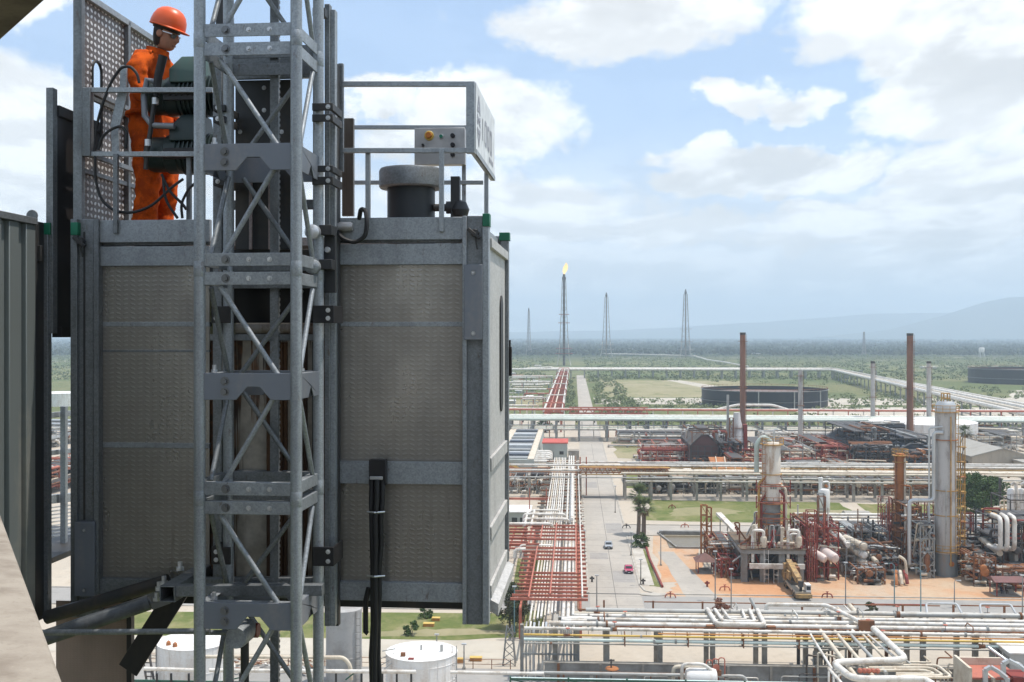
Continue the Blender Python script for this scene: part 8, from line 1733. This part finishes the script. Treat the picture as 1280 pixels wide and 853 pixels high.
# ------------------------------------------------------------------ shelters with seated people
def shelter(label, px, py, w, d, h, roofm, hip):
    r, s = g(px, py); t = sroot('shelter', label, 'shelter', r, s)
    for a in (-1, 1):
        for b in (-1, 1): ubox('post', DRED, t, r+a*(w/2-.15)-.08, s+b*(d/2-.15)-.08, 0, r+a*(w/2-.15)+.08, s+b*(d/2-.15)+.08, h)
    m = MB(); e = .35
    if hip: m.v = [(r-w/2-e, s-d/2-e, h), (r+w/2+e, s-d/2-e, h), (r+w/2+e, s+d/2+e, h), (r-w/2-e, s+d/2+e, h), (r, s, h+1.3)]; m.f = [(3, 2, 1, 0), (0, 1, 4), (1, 2, 4), (2, 3, 4), (3, 0, 4)]
    else: m.prism([(s-d/2-e, h), (s+d/2+e, h), (s+d/2+e, h+.1), (s, h+.7), (s-d/2-e, h+.1)], r-w/2-e, r+w/2+e, 'x')
    sp(m, 'roof', roofm, t, None, False); ubox('bench', CONCP, t, r-w/2+.6, s+d/2-.7, 0, r+w/2-.6, s+d/2-.3, .45); ubox('floor', CONCP, t, r-w/2, s-d/2, .03, r+w/2, s+d/2, .08)
    return t, r, s
shelter('brown hip roofed shelter left of the low pipework', 881, 715, 3.0, 3.6, 2.1, worn('brown_roof', (.17, .085, .07), (.10, .06, .05), .8, .6, .8), True)
t, rs, ss = shelter('wide brown roofed shelter with two seated people near the right edge', 1258, 743.5, 4.4, 3.2, 2.3, worn('maroon_roof', (.19, .09, .085), (.12, .07, .06), .8, .6, .8), False)
def seated(label, r, s, shirt):
    t = sroot('person', label, 'person', r, s); V = [(0, 0, .50), (0, .02, .80), (0, .02, 1.02), (0, 0, 1.10), (0, -.02, 1.22)]; Rr = [(.15, .12), (.15, .11), (.14, .10), .055, .10]; E = [(0, 1), (1, 2), (2, 3), (3, 4)]
    def add(p, rad, par): V.append(p); Rr.append(rad); E.append((par, len(V)-1)); return len(V)-1
    for q in (-1, 1):
        h = add((q*.10, -.08, .50), .085, 0); k = add((q*.12, -.46, .50), .07, h); a = add((q*.12, -.46, .08), .05, k); add((q*.12, -.60, .05), .045, a)
        sh = add((q*.18, 0, 1.0), .06, 2); e = add((q*.22, -.12, .75), .05, sh); hd = add((q*.14, -.34, .60), .04, e)
    me = skin_mesh('seated_body', V, E, Rr, 0, 1); me.materials.clear(); me.materials.append(shirt); me.polygons.foreach_set('use_smooth', [True]*len(me.polygons)); link('body', me, t)
    link('head', MB().lathe([(0, -.12), (.07, -.09), (.09, 0), (.075, .09), (0, .12)], (0, -.03, 1.32), 12).mesh('head', SKIN), t); link('cap', MB().lathe([(.095, 0), (.09, .05), (0, .10)], (0, -.03, 1.35), 12, cap=False).mesh('cap', shirt), t); return t
seated('person in dark clothes sitting at the left under the wide shelter', rs-.55, ss+.75, plain('navy_cloth', (.03, .035, .06), .9)); seated('person in brown clothes sitting at the right under the wide shelter', rs+.25, ss+.75, plain('brown_cloth', (.09, .05, .035), .9))
# ------------------------------------------------------------------ lamps, posts, hydrants, pit
def lamp(label, px, pyb, pyt, mat, arm=0.0):
    s = gs(pyb); r = R_(px, s, pyb); h = top_z(pyt, s, px); t = sroot('street_lamp', label, 'street lamp', r, s, 0, 'lamp posts of the plant')
    sp(MB().tube([(r, s, 0), (r, s, h*.5), (r, s, h)], [.10, .085, .06], 8), 'pole', mat, t); ubox('base', CONCP, t, r-.2, s-.2, 0, r+.2, s+.2, .3)
    if arm: sp(MB().tube([(r, s, h), (r+arm*.4, s, h+.35), (r+arm, s, h+.3)], .05, 6), 'arm', mat, t); ubox('lamp_head', SILV, t, r+arm-.1, s-.15, h+.2, r+arm+.6*(1 if arm > 0 else -1), s+.15, h+.34)
    else: ubox('lamp_head', SILV, t, r-.3, s-.2, h, r+.3, s+.2, h+.14)
    return t
for a in (('teal lamp post beside the olive tree', 643, 793, 734, TEAL, 0), ('teal lamp post with a short arm in front of the rust column', 1118, 752, 707, TEAL, -.9), ('teal lamp post between the rust column and the grey frame', 1151, 766, 713, TEAL, -.9), ('grey lamp post on the orange soil left of the rust column', 1057, 753, 704, GSTEEL, 0), ('short lamp post between the tall grey column and the wide shelter', 1193, 752, 728, GSTEEL, .4), ('thin lamp post in front of the brown hip roofed shelter', 894, 747, 690, GSTEEL, 0), ('thin lamp post in front of the cross road near the red bush', 914, 766, 712, GSTEEL, 0), ('slim lamp post at the left kerb corner', 746, 763, 720, GSTEEL, 0), ('slim lamp post left of the white car', 731, 700, 664, GSTEEL, 0), ('lamp post at the right kerb below the palms', 801, 730, 700, DSTEEL, 0), ('lamp post on the right pavement level with the palms', 789, 693, 666, GSTEEL, 0), ('tall lamp post on the orange ground right of the palms', 826, 705, 664, GSTEEL, 0), ('lamp post beside the drain at the far access road', 769, 640, 608, GSTEEL, 0), ('grey post at the right edge by the wide shelter', 1278, 771, 720, GSTEEL, 0), ('thin pole behind the white tank below the cage', 580, 838, 806, GSTEEL, 0), ('thin pole left of the festoon cable below the cage', 546, 815, 794, GSTEEL, 0)): lamp(*a)
def hydrant(label, px, py, mat, kind):
    r, s = g(px, py); t = sroot('hydrant', label, 'hydrant', r, s, 0, 'fire hydrants')
    if kind: spipe(t, [(r-.85, s, .1), (r-.65, s, .7), (r+.65, s, .7), (r+.85, s, .1)], .1, mat, 8, .4); spipe(t, [(r, s, .1), (r, s, 1.0)], .1, mat); ubox('wheel', mat, t, r-.22, s-.1, 1.0, r+.22, s+.1, 1.08)
    else: spipe(t, [(r, s, 0), (r, s, 1.0)], .16, mat); ubox('outlet', mat, t, r-.4, s-.12, .55, r+.4, s+.12, .8)
for a in (('red hydrant manifold at the pit', 856, 660, RED, 1), ('red hydrant manifold on the orange soil before the shelter', 906, 739, RED, 1), ('red valve post left of the manifold', 884, 734, DRED, 0), ('red hydrant at the kerb corner', 838, 748, RED, 1), ('red frame stand right of the crane', 1034, 748, DRED, 1), ('dark hydrant by the left kerb', 740, 728, DSTEEL, 0), ('dark bin on the right pavement', 804, 731, DSTEEL, 0), ('dark post box near the road under the palms', 783, 661, DSTEEL, 1), ('dark red pump on the access road', 840, 636, DRED, 1)): hydrant(*a)
yb = sroot('yellow_drum', 'yellow and black drum lying before the exchanger stack', 'drum', *g(1089, 727)); r, s = g(1089, 727); sp(vessel_mb((r-.45, s, .62), (r+.45, s+.2, .62), .6, 14, .2), 'drum_shell', YELP, yb); ubox('band', BLACK, yb, r-.1, s-.62, .3, r+.1, s+.7, 1.1)
pit = sroot('drain_pit', 'concrete lined pit with sloping grey sides left of the low pipework', 'pit', *g(862, 684)); r0, s0 = g(846, 686); r1_, s1_ = g(884, 668)
m = MB(); m.v = [(r0, s0, .02), (r1_, s0, .02), (r1_-.5, s1_, .02), (r0-2.5, s1_, .02), (r0+.8, s0+1.2, -.0), (r1_, s0+1.2, -.0), (r1_-.5, s1_-1.0, -.0), (r0-1.2, s1_-1.0, -.0)]
kr = MB()
for a_, b_ in (((r0, s0), (r1_, s0)), ((r0, s0), (r0-2.5, s1_)), ((r0-2.5, s1_), (r1_, s1_))): kr.beam((*a_, .2), (*b_, .2), .3, .4)
sp(kr, 'parapet', CONCG, pit); ubox('water', worn('murky_water', (.16, .12, .06), (.12, .09, .05), .5, .5, .25, 0, False), pit, r0-1.4, s0+.3, .05, r1_, s1_-.3, .12)
ubox('slab', CONCG, pit, r0-2.2, s1_-1.6, .13, r1_, s1_-.3, .85)
dt = sroot('pipe_run', 'narrow rust red pipe edging the grass strip right of the road', 'pipe', *g(815, 710)); pts = [g(*p) for p in ((807, 682), (812, 700), (822, 722), (828, 735))]
spipe(dt, [(r, s, .25) for r, s in pts], .22, DRED, 8, 1)
bn = sroot('traffic_island', 'pale rounded traffic island with a white cover at the road corner', 'island', *g(817, 744)); r, s = g(815, 744.5)
sp(MB().lathe([(1.0, 0), (1.0, .15), (0.95, .16)], (0, 0, 0), 24), 'island_slab', KERB, bn)
bn.scale = (2.3, 1.0, 1); ch = [c for c in bn.children][0]; ch.location = (0, 0, 0)
# ------------------------------------------------------------------ haze
hz = MB().box(-17000, -1600, -1.0, 17000, 16000, 540); ho = hz.build('haze', None, None, None, 0, False)
hm = bpy.data.materials.new('haze_volume'); hm.use_nodes = True; nt = hm.node_tree; nt.nodes.clear(); out = nt.nodes.new('ShaderNodeOutputMaterial'); pv = nt.nodes.new('ShaderNodeVolumePrincipled')
pv.inputs['Color'].default_value = (0.70, 0.855, 1.0, 1); pv.inputs['Density'].default_value = HAZE; pv.inputs['Anisotropy'].default_value = 0.1
nt.links.new(pv.outputs[0], out.inputs['Volume']); ho.data.materials.append(hm); ho['kind'] = 'stuff'; ho['label'] = 'pale blue haze lying over the plain'
